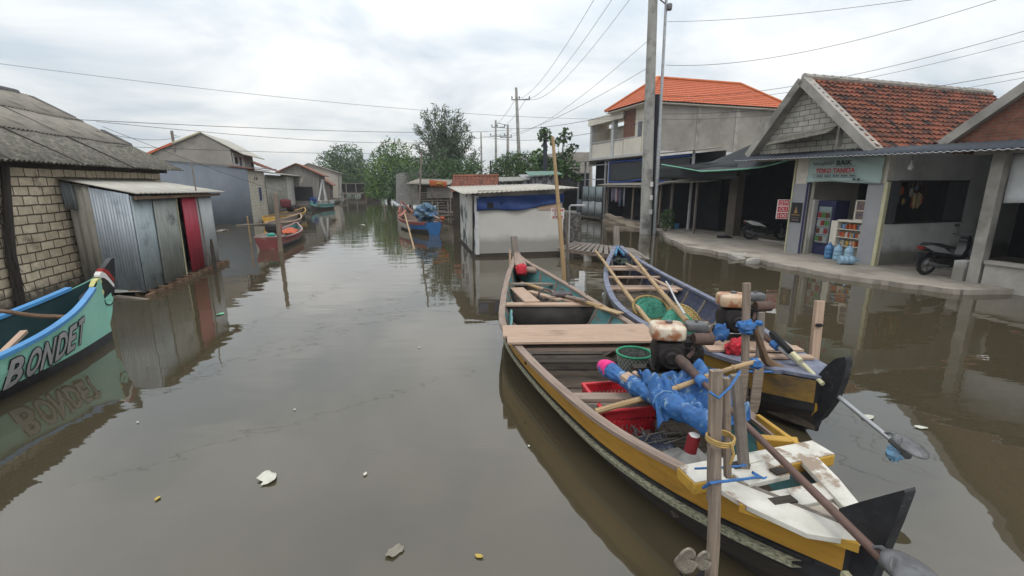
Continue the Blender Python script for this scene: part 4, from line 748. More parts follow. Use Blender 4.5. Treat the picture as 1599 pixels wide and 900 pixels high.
m = MB(PF); m.grid(lambda u, v: Vector((xl-.3+u*5.2, -.2-v*.5, .08*math.sin(v*math.pi)+.10+.12*noise.noise(Vector((u*9, v*3, 0))))), 40, 8); m.top('mud_bank', mat('dark_mud', (.07, .06, .05), (.04, .035, .03), scale=6, bump=.6), kind='structure', M=Matrix())
# ---- clothes porch hut
HFo = P(1000, 355); HF = FR(HFo.x, HFo.y, 0, -75); h = thing('laundry_porch', 'low open porch hut with grey sheet roof behind the concrete pole', 'porch', HF)
def HX(px, py, off=0):
    o3 = HF @ Vector((0, off, 0)); w = OP(px, py, (o3.x, o3.y), (math.cos(R(-75)), math.sin(R(-75)))); l = HF.inverted() @ w; return l.x, l.z
xa, _ = HX(946, 320); xb, _ = HX(1030, 320); zt = HX(980, 289)[1]
m = MB(HF); m.corr((xa-.5, -.45, zt-.02), (xb+.4, -.45, zt), (xb+.4, 1.6, zt+.25), (xa-.5, 1.6, zt+.25), .2, .015); m.part('roof', ASBEST, h, solid=.03)
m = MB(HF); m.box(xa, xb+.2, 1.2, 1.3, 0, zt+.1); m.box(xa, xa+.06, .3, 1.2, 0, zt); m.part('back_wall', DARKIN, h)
for x in (xa+.1, (xa*.45+xb*.55), xb): MB(HF).cyl((x, 0, -.4), (x+.05, 0, zt), .06).part('post', W_POST, h)
m = MB(HF); m.bar((xa+.1, .02, zt-.3), (xa+.5, .02, zt-.03), .05, .05); m.bar((xa, -.42, zt-.1), (xb+.3, -.42, zt-.09), .05, .08); m.part('eave_beam', W_GREY, h)
def lw(u, v): return Vector((xa+.1+(xb-xa)*u, -.08-.25*(1-v)+.06*noise.noise(Vector((u*7, v*3, 1))), -.15+v*(.55+.12*math.sin(u*5+1)+.1*noise.noise(Vector((u*6, 0, 0))))))
m = MB(HF); m.grid(lw, 40, 8); m.part('low_sandbag_wall', mat('mottled_sacking', (.33, .27, .20), (.13, .10, .08), scale=2.5, lo=.45, hi=.55, bump=.5), h, solid=.05)
cm = [('pale_grey_cloth', (.33, .34, .38)), ('lilac_cloth', (.28, .22, .32)), ('white_cloth', (.45, .43, .45)), ('maroon_cloth', (.20, .07, .10)), ('blue_grey_cloth', (.13, .17, .24)), ('dark_cloth', (.06, .05, .07))]
for k in range(7):
    x = xa+1.2+k*.27; l_ = rnd.uniform(.7, 1.25); c = cm[k % 6]
    m = MB(HF); m.grid(lambda u, v: Vector((x+(u-.5)*.17, -.18+.04*math.sin(u*12+k), zt-.18-l_*v)), 8, 4)
    m.top('hanging_garment', mat(c[0], c[1]), ['pale grey shirt hanging leftmost in the laundry porch', 'lilac shirt hanging second from left in the laundry porch', 'white shirt hanging third in the laundry porch', 'maroon garment hanging in the middle of the laundry', 'blue grey garment hanging right of the maroon one', 'dark garment hanging near the porch post', 'faded grey cloth hanging last on the laundry line'][k], 'garment', 'laundry hanging in the porch', solid=.01)
# ---- open garage house (dark) between the pole and the shop
gx0, gx1 = -8.6, -.35
h = thing('garage_house', 'dark open fronted garage under a charcoal shade net', 'garage', SF @ Matrix.Translation((gx0, 0, 0)))
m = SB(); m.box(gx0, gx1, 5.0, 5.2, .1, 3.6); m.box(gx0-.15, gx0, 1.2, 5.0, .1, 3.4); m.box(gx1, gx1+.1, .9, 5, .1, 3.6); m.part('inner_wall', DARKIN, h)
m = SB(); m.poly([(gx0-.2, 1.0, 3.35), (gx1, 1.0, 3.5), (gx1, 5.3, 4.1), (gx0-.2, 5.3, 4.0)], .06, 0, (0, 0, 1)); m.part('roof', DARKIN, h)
MB(SF).box(-5.2, -4.7, 1.9, 2.3, .12, 3.35).part('column', mat('dim_brown_column', (.13, .11, .095), (.10, .085, .07)), h)
for x in (-8.2, -6.3): MB(SF).bar((x, 1.0, .1), (x, 1.0, 2.6), .09, .09).part('post', W_GREY, h)
m = SB(); m.poly([(-8.9, .6, 2.55), (-4.6, .2, 2.62), (-4.6, 2.4, 2.95), (-8.9, 2.4, 2.85)], .05, 0, (0, 0, 1)); m.part('canopy', ASBMOSS, h)
m = SB(); m.box(-3.1, -.4, 1.8, 1.9, .12, .2); m.part('threshold', CONC, h)
# shade net
front = [D(1033, 257, 21.5), D(1062, 262, 21), D(1095, 268, 20.4), D(1135, 266, 19.3), D(1165, 264, 18.6), D(1190, 261, 17.9), D(1215, 255, 17.3), D(1243, 247, 16.6)]
back = [D(1075, 263, 23.6), D(1090, 262, 23.4), D(1108, 254, 22.6), D(1132, 244, 21.8), D(1150, 236, 21), D(1182, 222, 19.6), D(1215, 228, 18.6), D(1243, 236, 17.6)]
def lin(A_, u): k = min(len(A_)-2, int(u*(len(A_)-1))); f = u*(len(A_)-1)-k; return A_[k].lerp(A_[k+1], f)
m = MB(); m.grid(lambda u, v: lin(front, u).lerp(lin(back, u), v)+Vector((0, 0, -.10*math.sin(v*math.pi)+.05*math.sin(u*19+v*4)*math.sin(v*math.pi))), 70, 14, 0, 9, 3)
t = m.top('shade_net', SHADENET, 'large charcoal shade net sagging over the garage front', 'net', solid=.008)
m = MB(); m.tube(front, .03, 5); m.part('green_hem', mat('pale_green_hem', (.18, .42, .30)), t)
m = SB(); m.grid(lambda u, v: Vector((-8.6+u*5.5, .35+.05*math.sin(u*11), 2.72+v*.62+.03*math.sin(u*6))), 40, 4); m.top('valance_net', SHADENET, 'dark net strip hanging under the shade net at the garage left half', 'net', solid=.008)
# ---- shop
h = thing('shop_house', 'small shop with tiled roof, white block gable and open front under a banner', 'shop', SF)
SZ = .12
m = SB(); m.box(0, .57, 0, .25, SZ, 3.5); m.box(2.53, 3.0, 0, .25, SZ, 3.5); m.box(.57, 2.53, 0, .2, 2.62, 3.5); m.part('front_wall', CREAMW, h)
m = SB(); m.box(-.012, .585, -.03, -.002, SZ, 2.5); m.part('wall_cladding', GREYTILE, h); m = SB(); m.box(2.52, 3.0, -.03, -.002, SZ, 2.5); m.part('wall_cladding', GREYTILE, h)
m = SB(); m.box(-.06, -.013, -.05, .25, SZ, 3.5); m.part('yellow_corner_pipe', YELTRIM, h)
m = SB(); m.box(3.003, 3.10, -.06, .06, SZ, 2.55); m.part('yellow_corner_pipe', YELTRIM, h)
m = SB(); m.box(.50, .57, -.045, .1, SZ, 2.6); m.part('blue_jamb', DARKBLUE, h)
# side wall toward the camera with window opening
m = SB(); m.box(2.9, 3.0, .25, .55, SZ, 3.5); m.box(2.9, 3.0, .55, 2.65, SZ, 1.36); m.box(2.9, 3.0, .55, 2.65, 2.57, 3.5); m.box(2.9, 3.0, 2.65, 8.5, SZ, 3.5); m.part('side_wall', WHITEW, h)
m = SB(); m.box(0, 3, 8.4, 8.5, SZ, 3.6); m.box(-.1, 0, .25, 8.5, SZ, 3.6); m.part('rear_wall', CREAMW, h)
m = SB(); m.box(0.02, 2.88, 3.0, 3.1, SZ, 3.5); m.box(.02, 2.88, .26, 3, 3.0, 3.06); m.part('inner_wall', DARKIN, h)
m = SB(); m.box(.0, 2.95, .0, 3.0, SZ-.02, SZ+.03); m.part('floor', PAVE, h)
m = SB(); m.box(3.003, 3.03, .03, .56, 1.34, 2.58); m.part('shutter', mat('slate_shutter', (.07, .07, .075), (.05, .05, .055), scale=1, stretch=(9, 1, 1)), h); m = SB(); m.box(3.003, 3.035, 2.65, 3.5, 1.34, 2.6); m.part('shutter', MATS['slate_shutter'], h)
m = SB()
for z in (1.36, 2.57): m.bar((3.02, .5, z), (3.02, 3.5, z), .05, .05)
m.box(2.88, 3.015, 2.60, 2.66, 1.34, 2.6); m.part('window_frame', DARKIN, h)
for k in range(4): MB(SF).bar((2.98, .9+k*.5, 1.36), (2.98, .9+k*.5, 2.57), .012, .012).part('window_bar', DARKIN, h)
# gable + roof
gL, gR, ap = (-1.75, 3.72), (2.5, 3.58), (-.02, 5.78)
rid = 9.2
m = SB(); m.prism([gL, (gL[0], 3.3), (gR[0], 3.3), gR, ap], (0, .12, 0), (1, 0, 0), (0, 0, 1), .18); m.part('gable', GBLOCK, h)
m = SB(); m.bar((-.95, -.05, 4.05), (1.35, -.05, 4.25), .08, .14); m.bar((-1, -.04, 3.98), (-1, -.04, 4.1), .1, .1); m.bar((1.42, -.045, 3.65), (1.42, -.045, 4.4), .2, .06); m.part('gable_beam', CONC, h)
m = SB(); m.poly([(-1.0, -.1, 4.03), (1.35, -.1, 4.23), (1.4, -.6, 4.0), (-.9, -.6, 3.8)], .03); m.part('gable_ledge', ASBMOSS, h)
m = SB()
for a, b_ in ((gL, ap), (gR, ap)):
    a = Vector((a[0]+(-.25 if a is gL else .2), -.16, a[1]-.2)); m.bar(a, (b_[0], -.16, b_[1]+.05), .1, .26, up=(0, 1, 0)) if 0 else m.bar(a, Vector((b_[0], -.16, b_[1]+.04)), .36, .25)
m.part('bargeboard', CONC, h)
m = SB(); A_ = (gR[0]+.35, -.2, gR[1]-.22); Bb = (gR[0]+.35, rid, gR[1]-.22)
m.tiles(A_, Bb, (ap[0], rid, ap[1]+.12), (ap[0], -.2, ap[1]+.12), .235, .24, .045, .04); m.part('roof', TILEOR, h, solid=.015)
m = SB(); m.tiles((gL[0]-.35, rid, gL[1]-.3), (gL[0]-.35, -.2, gL[1]-.3), (ap[0], -.2, ap[1]+.12), (ap[0], rid, ap[1]+.12), .235, .24, .045, .04); m.part('back_roof', TILEOR, h, solid=.015)
m = SB()
for k in range(24): m.tube([(ap[0], -.2+k*.39, ap[1]+.17), (ap[0], -.2+k*.39+.42, ap[1]+.15+.02*rnd.random())], [.11, .10], 8)
m.part('ridge_tiles', CONC, h)
m = SB(); m.prism([gL, gR, ap], (0, rid-.2, 0), (1, 0, 0), (0, 0, 1), .15); m.part('rear_gable', GBLOCK, h)
# corrugated awning along the front
t = thing('awning', 'long dark corrugated awning along the shop front and carport', 'awning', SF @ Matrix.Translation((4, -.5, 0)))
m = SB(); m.corr((-2.0, -.85, 3.30), (9.2, -.85, 3.16), (9.2, 5.3, 3.62), (3.05, 5.3, 3.64), .16, .018, 2) if 0 else None
m = SB(); m.corr((-2.0, -.85, 3.36), (9.2, -.85, 3.20), (9.2, -.02, 3.44), (-2.0, -.02, 3.56), .16, .012, 2); m.part('front_sheet', mat('dark_slate_sheet', (.045, .052, .065), (.03, .035, .045), scale=2), t, solid=.006)
m = SB(); m.corr((3.05, -.02, 3.42), (9.2, -.02, 3.42), (9.2, 6, 3.7), (3.05, 6, 3.7), .16, .02, 2); m.part('carport_sheet', mat('dark_underside_sheet', (.06, .06, .06), (.04, .04, .04)), t, solid=.006)
m = SB(); m.grid(lambda u, v: Vector((-1.98+u*11.1, -.872, 3.36-.0143*u*11.1-.010+.012*math.sin(u*70*6.2832)-.018*(1-v))), 560, 1); m.part('sheet_edge', FRAME, t, solid=.004)
m = SB(); m.bar((-1.9, -.3, 3.38), (9.2, -.3, 3.26), .07, .1); m.bar((5.0, -.05, 3.28), (9.3, -.05, 3.3), .2, .2, m=1); m.part('beam', [W_DARK, CONC], t)
# banner
def BN(u, v): x = .52+u*2.4; return Vector((x, -.10-.03*math.sin(u*3)-.02*math.sin((u+v)*14), 2.53+.03*math.sin(u*5)+v*(.80-.0*u)))
t = thing('shop_banner', 'pale green shop banner above the open shop front', 'banner', SF @ Matrix.Translation((1.7, -.1, 2.5)))
m = SB(); m.grid(BN, 48, 12, 0, 2.4, .8); m.part('cloth', BANNER, t, solid=.006)
m = SB(); X, Z = (1, 0, 0), (0, 0, 1)
flat_text(m, 'BAIK', (1.78, -.155, 3.13), X, Z, .50, .15, 0, .02); m.bar((1.35, -.155, 3.02), (2.15, -.155, 3.02), .004, .008)
for a, b_ in (((.85, 2.58), (2.5, 2.58)), ((.8, 2.68), (2.2, 2.68)), ((.8, 2.79), (2.2, 2.79)), ((.8, 2.68), (.8, 2.79)), ((2.2, 2.68), (2.2, 2.79))): m.bar((a[0], -.155, a[1]), (b_[0], -.155, b_[1]), .004, .008)
for k in range(24): x = .86+k*.055; m.box(x, x+.03, -.157, -.153, 2.71, 2.76) if k % 5 else None
m.box(2.12, 2.2, -.157, -.153, 2.60, 2.65); m.box(2.26, 2.33, -.157, -.153, 2.60, 2.65)
m.part('black_lettering', PRINTK, t)
m = SB(); flat_text(m, 'TOKO TANIDA', (1.5, -.158, 2.90), X, Z, 1.3, .15, 0, .03); m.part('red_lettering', PRINTR, t)
m = SB(); m.tube([(.72+.02*k, -.15, 3.12+.05*math.sin(k*1.3)+.02*math.sin(k*3.1)) for k in range(36)], .010, 4); m.part('script_lettering', GREYMET, t)
# bulb
m = SB(); m.tube([(3.5, .1, 3.4), (3.5, .1, 3.12)], .006, 5, 1); m.tube([(3.5, .1, 3.12), (3.5, .1, 3.03), (3.5, .1, 2.98), (3.5, .1, 2.92), (3.5, .1, 2.87)], [.02, .03, .06, .07, .03], 12, 0); m.top('light_bulb', [BULB, WIREM], 'white bulb hanging unlit under the awning before the shop window', 'bulb')
# fridge, shelf, goods
t = thing('drinks_fridge', 'tall glass door drinks fridge in the shop opening', 'fridge', SF @ Matrix.Translation((.95, .5, SZ)))
m = SB(); m.box(.68, 1.32, .35, .95, .15, 1.95); m.part('cabinet', DARKBLUE, t); m = SB(); m.box(.60, .70, .18, .9, .15, 1.98); m.part('white_side', WPANEL, t)
m = SB(); m.box(.80, 1.24, .30, .34, .55, 1.75); m.part('interior', mat('fridge_inside', (.25, .3, .3)), t)
for k, z in enumerate((.62, .88, 1.14, 1.4)):
    mm = SB(); mm.box(.80, 1.24, .27, .31, z-.03, z-.01); sh = mm.part('shelf', FRAME, t)
    for j in range(6): MB(SF).cyl((.84+j*.07, .27, z-.01), (.84+j*.07, .27, z+.16), .026, n=8).part('bottle', mat('drink_%s' % ['green', 'brown', 'pale', 'red'][(k+j//2) % 4], [(.10, .25, .08), (.15, .06, .04), (.4, .42, .4), (.3, .05, .05)][(k+j//2) % 4], rough=.3), sh)
t = thing('goods_shelf', 'cream open shelf crammed with orange and white packets beside the fridge', 'shelf', SF @ Matrix.Translation((2, .4, SZ)))
m = SB(); m.box(1.48, 2.5, .65, .7, .15, 1.35); m.box(1.30, 1.52, .30, .7, .15, 1.32); m.box(1.5, 2.5, .3, .7, 1.31, 1.37)
for z in (.55, .82, 1.08): m.box(1.5, 2.5, .32, .7, z-.02, z)
m.part('cabinet', CREAMW, t)
pc = [(.5, .12, .03), (.5, .45, .38), (.45, .08, .06), (.15, .25, .4), (.5, .35, .08), (.35, .33, .3)]
m = SB()
for z in (.55, .82, 1.08):
    x = 1.56
    while x < 2.42: w_ = rnd.uniform(.035, .09); y = rnd.uniform(.33, .42); m.blob((x+w_/2, y+.06, z+.08), (w_, .1, rnd.uniform(.12, .21)), .4, 4, jit=.2, seed=int(x*99), m=rnd.randrange(6)); x += w_*.93
m.part('packets', [mat('packet_%s' % n, c) for n, c in zip(['orange', 'cream', 'red', 'blue', 'yellow', 'grey'], pc)], t)
t = thing('display_case', 'small framed snack case standing on top of the goods shelf', 'display case', SF @ Matrix.Translation((2.2, .45, 1.37)))
m = SB(); m.box(1.98, 2.5, .4, .7, 1.40, 1.98); m.part('case', mat('dim_snack_fill', (.22, .15, .12), (.12, .10, .12), scale=12, lo=.45, hi=.55), t)
m = SB()
for a in ((1.95, 1.99, 1.37, 2.0), (2.47, 2.52, 1.37, 2.0), (1.95, 2.52, 1.37, 1.41), (1.95, 2.52, 1.97, 2.0), (1.95, 2.52, 1.66, 1.69)): m.box(a[0], a[1], .36, .4, a[2], a[3])
m.part('frame', CREAMW, t)
def gallon(F, mt, lab):
    t = thing('water_gallon', lab, 'water bottle', F, None); prof = [(0, .0), (.12, 0), (.13, .02), (.13, .10), (.12, .115), (.13, .13), (.13, .22), (.12, .235), (.13, .25), (.13, .33), (.10, .40), (.045, .44), (.035, .48)]
    m = MB(F); m.tube([(0, 0, z+.001*i) for i, (r, z) in enumerate(prof)], [max(r, .002) for r, z in prof], 18); m.part('bottle', mt, t); m = MB(F); m.cyl((0, 0, .48), (0, 0, .51), .036); m.part('cap', WBLUE, t); return t
gallon(SF @ Matrix.Translation((1.62, -.02, SZ+.02)), WBLUE, 'darker blue water gallon leftmost by the shop shelf')
gallon(SF @ Matrix.Translation((2.0, -.12, SZ+.02)), WPALE, 'pale water gallon in the middle of three by the shelf')
gallon(SF @ Matrix.Translation((2.3, -.05, SZ+.02)), WPALE, 'pale water gallon standing rightmost next to the grey wall strip')
gallon(SF @ Matrix.Translation((2.55, -.75, SZ+.14)) @ Matrix.Rotation(R(60), 4, 'Z') @ Matrix.Rotation(R(90), 4, 'Y'), WPALE, 'empty gallon lying on its side on the pavement edge')
# goods in the window
for k in range(13):
    y = .75+rnd.random()*1.7; z = rnd.uniform(1.75, 2.4); c = pc[k % 6]; s_ = rnd.uniform(.12, .28)
    m = SB(); m.blob((2.62-rnd.random()*.2, y, z), (.05, .12, s_), .6, 6, jit=.3, seed=k); m.tube([(2.6, y, z+s_/2), (2.6, y, 2.7)], .004, 4)
    m.top('hanging_packet', mat('packet_%s' % ['orange', 'cream', 'red', 'blue', 'yellow', 'grey'][k % 6], c), 'snack packet hanging inside the barred shop window', 'packet', 'snack packets in the shop window')
m = SB(); m.blob((2.84, 1.65, 2.0), (.08, .32, .42), .6, 8, jit=.35, seed=3); m.top('hanging_bag', mat('tan_bag', (.40, .30, .16), (.3, .22, .12)), 'large tan bag of goods hanging in the middle of the shop window', 'bag')
# signs
q = D(1222, 327, 16.2); t = thing('price_sign', 'white and red lettered sign hung at the left corner of the shop', 'sign', at(q, -20)); sign(at(q, -20), .36, .66, [('CETM', .7), ('OLI', .6), ('100', .7)], t, cell=1)
m = SB(); m.box(.02, .44, -.05, -.033, 1.18, 1.86); t = m.top('poster', PRINTK, 'dark poster with a golden figure on the shop left wall', 'poster')
m = SB(); m.prism([(0, 0), (.14, 0), (.10, .12), (.07, .24), (.04, .12)], (.15, -.056, 1.5), (1, 0, 0), (0, 0, 1), .008); m.bar((.07, -.056, 1.44), (.38, -.056, 1.44), .008, .03); m.bar((.1, -.056, 1.27), (.36, -.056, 1.27), .008, .05, m=1); m.bar((.07, -.056, 1.35), (.38, -.056, 1.35), .008, .02, m=1); m.part('print', [mat('gold_print', (.35, .22, .08)), mat('dim_print', (.2, .13, .12))], t)
# carport pillar, low wall, neighbour house
h = thing('neighbour_house', 'neighbouring house with red brick gable and pale bargeboard at right edge', 'house', SF @ Matrix.Translation((5.5, 0, 0)))
m = SB(); m.box(5.36, 5.60, -.12, .12, -.4, 3.2); m.part('pillar', CONC, h)
m = SB(); m.box(5.1, 5.33, -.2, .2, -.4, .62); m.part('pillar_plinth', WHITEW, h); m = SB(); m.box(5.66, 12, -.10, .05, -.4, .62); m.box(5.66, 12, -.16, .1, .62, .70); m.part('low_wall', CONC, h)
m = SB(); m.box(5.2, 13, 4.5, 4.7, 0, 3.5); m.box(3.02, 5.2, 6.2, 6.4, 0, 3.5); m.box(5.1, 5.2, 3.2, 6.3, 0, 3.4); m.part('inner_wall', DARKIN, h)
g2a, g2b, g2c = (3.95, 3.52), (8.4, 7.05), (12.85, 3.52)
m = SB(); m.prism([g2a, (g2a[0], 3.3), (g2c[0], 3.3), g2c, g2b], (0, .6, 0), (1, 0, 0), (0, 0, 1), .2); m.part('brick_gable', RBRICK, h)
m = SB()
for a, b_ in ((g2a, g2b), (g2c, g2b)): m.bar((a[0], .42, a[1]-.02), (b_[0], .42, b_[1]), .22, .22)
m.part('bargeboard', CONC, h)
m = SB(); m.tiles((g2a[0]-.4, 9, g2a[1]-.22), (g2a[0]-.4, .35, g2a[1]-.22), (g2b[0], .35, g2b[1]+.12), (g2b[0], 9, g2b[1]+.12), .25, .26, .04, .035); m.tiles((g2c[0]+.4, .35, g2c[1]-.22), (g2c[0]+.4, 9, g2c[1]-.22), (g2b[0], 9, g2b[1]+.12), (g2b[0], .35, g2b[1]+.12), .25, .26, .04, .035); m.part('roof', TILEOR, h)
m = SB(); m.grid(lambda u, v: Vector((5.62+u*2.3, .12+.03*math.sin(u*15), 2.05-.15*u*0+v*1.12+.05*math.sin(u*3))), 24, 6, 0, 2, 1); m.top('white_sheet', mat('white_cloth_sheet', (.64, .65, .66), (.52, .53, .54), scale=3, bump=.4), 'white cloth sheet hanging behind the carport pillar', 'cloth', solid=.01)
m = SB(); m.blob((7.3, .4, 1.35), (.3, .3, .55), .7, 8, jit=.3, seed=9); m.top('orange_bag', mat('orange_red_bag', (.45, .08, .04), (.3, .05, .03)), 'orange red bag hanging in the dark carport at right edge', 'bag')
m = SB(); m.tube([(6.8, .2, 1.5), (7.6, .2, 1.48)], .025, 8); m.blob((6.8, .2, 1.5), (.14, .08, .12), .7, 6); m.top('white_rod', WPANEL, 'white rod with a knob in front of the orange red bag', 'rod')
# background buildings on the right
h, F, q = far_house(47, 925, [(860, 330), (925, 332), (925, 238), (875, 238), (860, 262)], 6, PLASTER, ASBEST, 'plain grey plastered house behind the metal porch', roof_idx=())
o = D(866, 300, 40); F = FR(o.x, o.y, 0, -5); t = thing('open_shed', 'low shed with pale sheet roof and dark net behind the sparse tree', 'shed', F)
z1 = D(862, 264, 40).z; MB(F).poly([(0, 0, z1-.1), (3, 0, z1+.2), (3, 3, z1+.4), (0, 3, z1+.1)], .06, 0, (0, 0, 1)).part('roof', ASBLITE, t); MB(F).box(.1, 2.9, .5, .6, 1.9, z1-.35).part('net_wall', SHADENET, t); MB(F).box(.1, 3.2, 1.4, 1.6, 0, 2.2).part('back_wall', DARKIN, t)
for x in (.05, 2.9): MB(F).bar((x, .1, 0), (x, .1, z1), .1, .1).part('post', FRAME, t)
for k, (px, py, Y, w_, mt, lab) in enumerate([(833, 272, 30, 1.6, 'green_sheet', 'small shack with faded green roof sheet behind the white board hut'), (822, 277, 31, 1.2, 'grey_sheet', 'tiny patched grey shack left of the green roofed one'), (780, 281, 34, 2.4, 'fence_boards', 'grey board shed below the rounded green tree')]):
    o = D(px, 300, Y); F = FR(o.x, o.y, 0, 6); z1 = D(px, py, Y).z; t = thing('small_shack', lab, 'shack', F)
    MB(F).box(0, w_, 0, 1.6, 0, z1-.15).part('wall', mat('patched_wall_%s' % mt, (.22, .22, .22), (.07, .07, .08), scale=2.2, stretch=(3, 1, 1), lo=.47, hi=.53), t)
    MB(F).poly([(-.3, -.3, z1-.1), (w_+.2, -.3, z1), (w_+.2, 1.8, z1+.25), (-.3, 1.8, z1+.2)], .04, 0, (0, 0, 1)).part('roof', mat('roof_'+mt, {'green_sheet': (.13, .22, .18), 'grey_sheet': (.3, .3, .3), 'fence_boards': (.25, .24, .22)}[mt], rough=.8), t)
# plants & buckets by the pole
def tree_small(): pass
p = P(1040, 362, .12); t = thing('potted_bush', 'leafy bush beside the silver pole at the pavement end', 'plant', at(p)); m = MB(); m.leaves([(p.x+.1, p.y+.3, .75, .38, .3, .55)], 420, .06, 0, 6); m.part('leaves', LF_DARK, t, smooth=False); m = MB(); m.tube([p+Vector((.1, .3, 0)), p+Vector((.1, .3, .6))], .03, 6); m.part('stem', BARK, t)
for px, py, mt, lab, s_ in [(1043, 359, BIKEWHT, 'small white bucket lying by the pavement end bush', .16), (1055, 357, WBLUE, 'blue bucket on the pavement beside the white one', .22), (1034, 356, CONC, 'pale stone block next to the silver pole', .24)]:
    p = P(px, py, .12); m = MB(at(p, 20)); m.tube([(0, 0, 0), (0, 0, s_*1.3), (0, 0, s_*1.32), (0, 0, s_*.4)], [s_*.7, s_*.95, s_*.85, s_*.6], 14) if mt != CONC else m.blob((0, 0, s_), (.4, .4, .5), .4, 8, jit=.2)
    m.top('bucket' if mt != CONC else 'stone_block', mt, lab, 'bucket' if mt != CONC else 'block')
for px, py, s_, lab in [(1130, 371, .4, 'dark crumpled rag on the pavement before the garage')]:
    p = P(px, py, .14); m = MB(at(p)); m.blob((0, 0, .03), (.7, .35, .1), .8, 8, jit=.5, seed=4); m.top('rag', DARKIN, lab, 'rag')
# ================================================================ MOTORBIKES
def bike(F, panel, lab, detail=True):     # x forward
    t = thing('motorbike', lab, 'motorbike', F)
    for nm, x in (('rear_wheel', -.62), ('front_wheel', .62)):
        m = MB(F); m.grid(lambda u, v: Vector((x+(.235+.05*math.cos(v*6.283))*math.cos(u*6.283), .045*math.sin(v*6.283), .285+(.235+.05*math.cos(v*6.283))*math.sin(u*6.283))), 26, 8); w = m.part(nm, RUBBER, t)
        m = MB(F); m.grid(lambda u, v: Vector((x+(.19+.012*math.cos(v*6.283))*math.cos(u*6.283), .03*math.sin(v*6.283), .285+(.19+.012*math.cos(v*6.283))*math.sin(u*6.283))), 24, 5)
        for k in range(5): a = k*1.2566; m.bar((x, 0, .285), (x+.19*math.cos(a), 0, .285+.19*math.sin(a)), .02, .03)
        m.cyl((x, -.06, .285), (x, .06, .285), .05); m.part('rim', GREYMET, w)
    P_ = lambda poly, th, y=0: MB(F).prism(poly, (0, y, 0), (1, 0, 0), (0, 0, 1), th)
    P_([(-.88, .70), (-.80, .82), (-.45, .80), (-.15, .70), (-.05, .56), (-.12, .46), (-.4, .52), (-.62, .58)], .24).part('tail_body', BIKEBLK, t, bevel=.03)
    for y in (-.125, .125): P_([(-.92, .80), (-.70, .82), (-.35, .74), (-.02, .56), (-.25, .60), (-.6, .64)], .02, y).part('side_stripe', panel, t, bevel=.006)
    P_([(-.82, .80), (-.72, .87), (-.45, .86), (-.2, .80), (.0, .77), (.05, .70), (-.3, .72), (-.6, .78)], .25).part('seat', RUBBER, t, bevel=.03)
    P_([(-.45, .25), (-.5, .45), (-.1, .5), (.3, .42), (.32, .30), (.0, .2)], .2).part('engine', BLKMET, t, bevel=.02)
    P_([(.0, .38), (.35, .36), (.5, .75), (.43, .98), (.36, .95), (.36, .68), (.25, .5), (.05, .48)], .22).part('front_shield', BIKEBLK, t, bevel=.03)
    P_([(.42, .92), (.50, .80), (.56, .78), (.50, 1.0), (.38, 1.04)], .2).part('headlight', BIKEBLK, t, bevel=.02)
    P_([(.38, .56), (.52, .62), (.72, .60), (.88, .44), (.84, .42), (.70, .54), (.52, .54)], .14).part('front_mudguard', BIKEBLK, t, bevel=.015)
    P_([(-.98, .50), (-.84, .62), (-.7, .6), (-.86, .48), (-.98, .36)], .14).part('rear_mudguard', BIKEBLK, t, bevel=.01)
    MB(F).blob((-.88, 0, .74), (.10, .18, .10), .5, 6).part('tail_light', TAILRED, t)
    m = MB(F); m.tube([(.44, -.34, 1.06), (.42, -.18, 1.05), (.44, 0, 1.02), (.42, .18, 1.05), (.44, .34, 1.06)][0:5], .016, 6); m.part('handlebar', BLKMET, t)
    for s_ in (-1, 1):
        m = MB(F); m.tube([(.42, s_*.2, 1.05), (.44, s_*.26, 1.24)], .008, 5); m.blob((.44, s_*.28, 1.28), (.03, .14, .09), .7, 6); m.part('mirror', BLKMET, t)
        MB(F).cyl((.50, s_*.07, .80), (.62, s_*.07, .285), .022).part('fork', GREYMET, t)
    m = MB(F); m.tube([(-.05, -.12, .25), (-.4, -.15, .26), (-.85, -.17, .38)], [.025, .05, .055], 8); m.part('exhaust', GREYMET, t); return t
q = P(1474, 430, .12); bike(FR(q.x+.1, q.y+.1, q.z, 8), mat('grey_bike_panel', (.22, .22, .22), (.16, .16, .16), rough=.3, spec=.5), 'black scooter with white stripe parked before the shop window')
q = P(1193, 375, .13); bike(FR(q.x+.1, q.y+.1, .13, -14), BIKEWHT, 'scooter with white tail panel parked left of the shop')
q = P(1100, 352, .13); bike(FR(q.x, q.y+.4, .13, 60), BIKEBLK, 'dark motorbike parked deep in the garage by the column')
q = P(1062, 350, .13); bike(FR(q.x, q.y+.3, .13, 150), GREYMET, 'greyish motorbike behind the post at the left of the garage')
q = SP(6.4, .9, .12); bike(FR(q.x, q.y, q.z, 20), GREYMET, 'dark motorbike behind the low wall at the right edge')
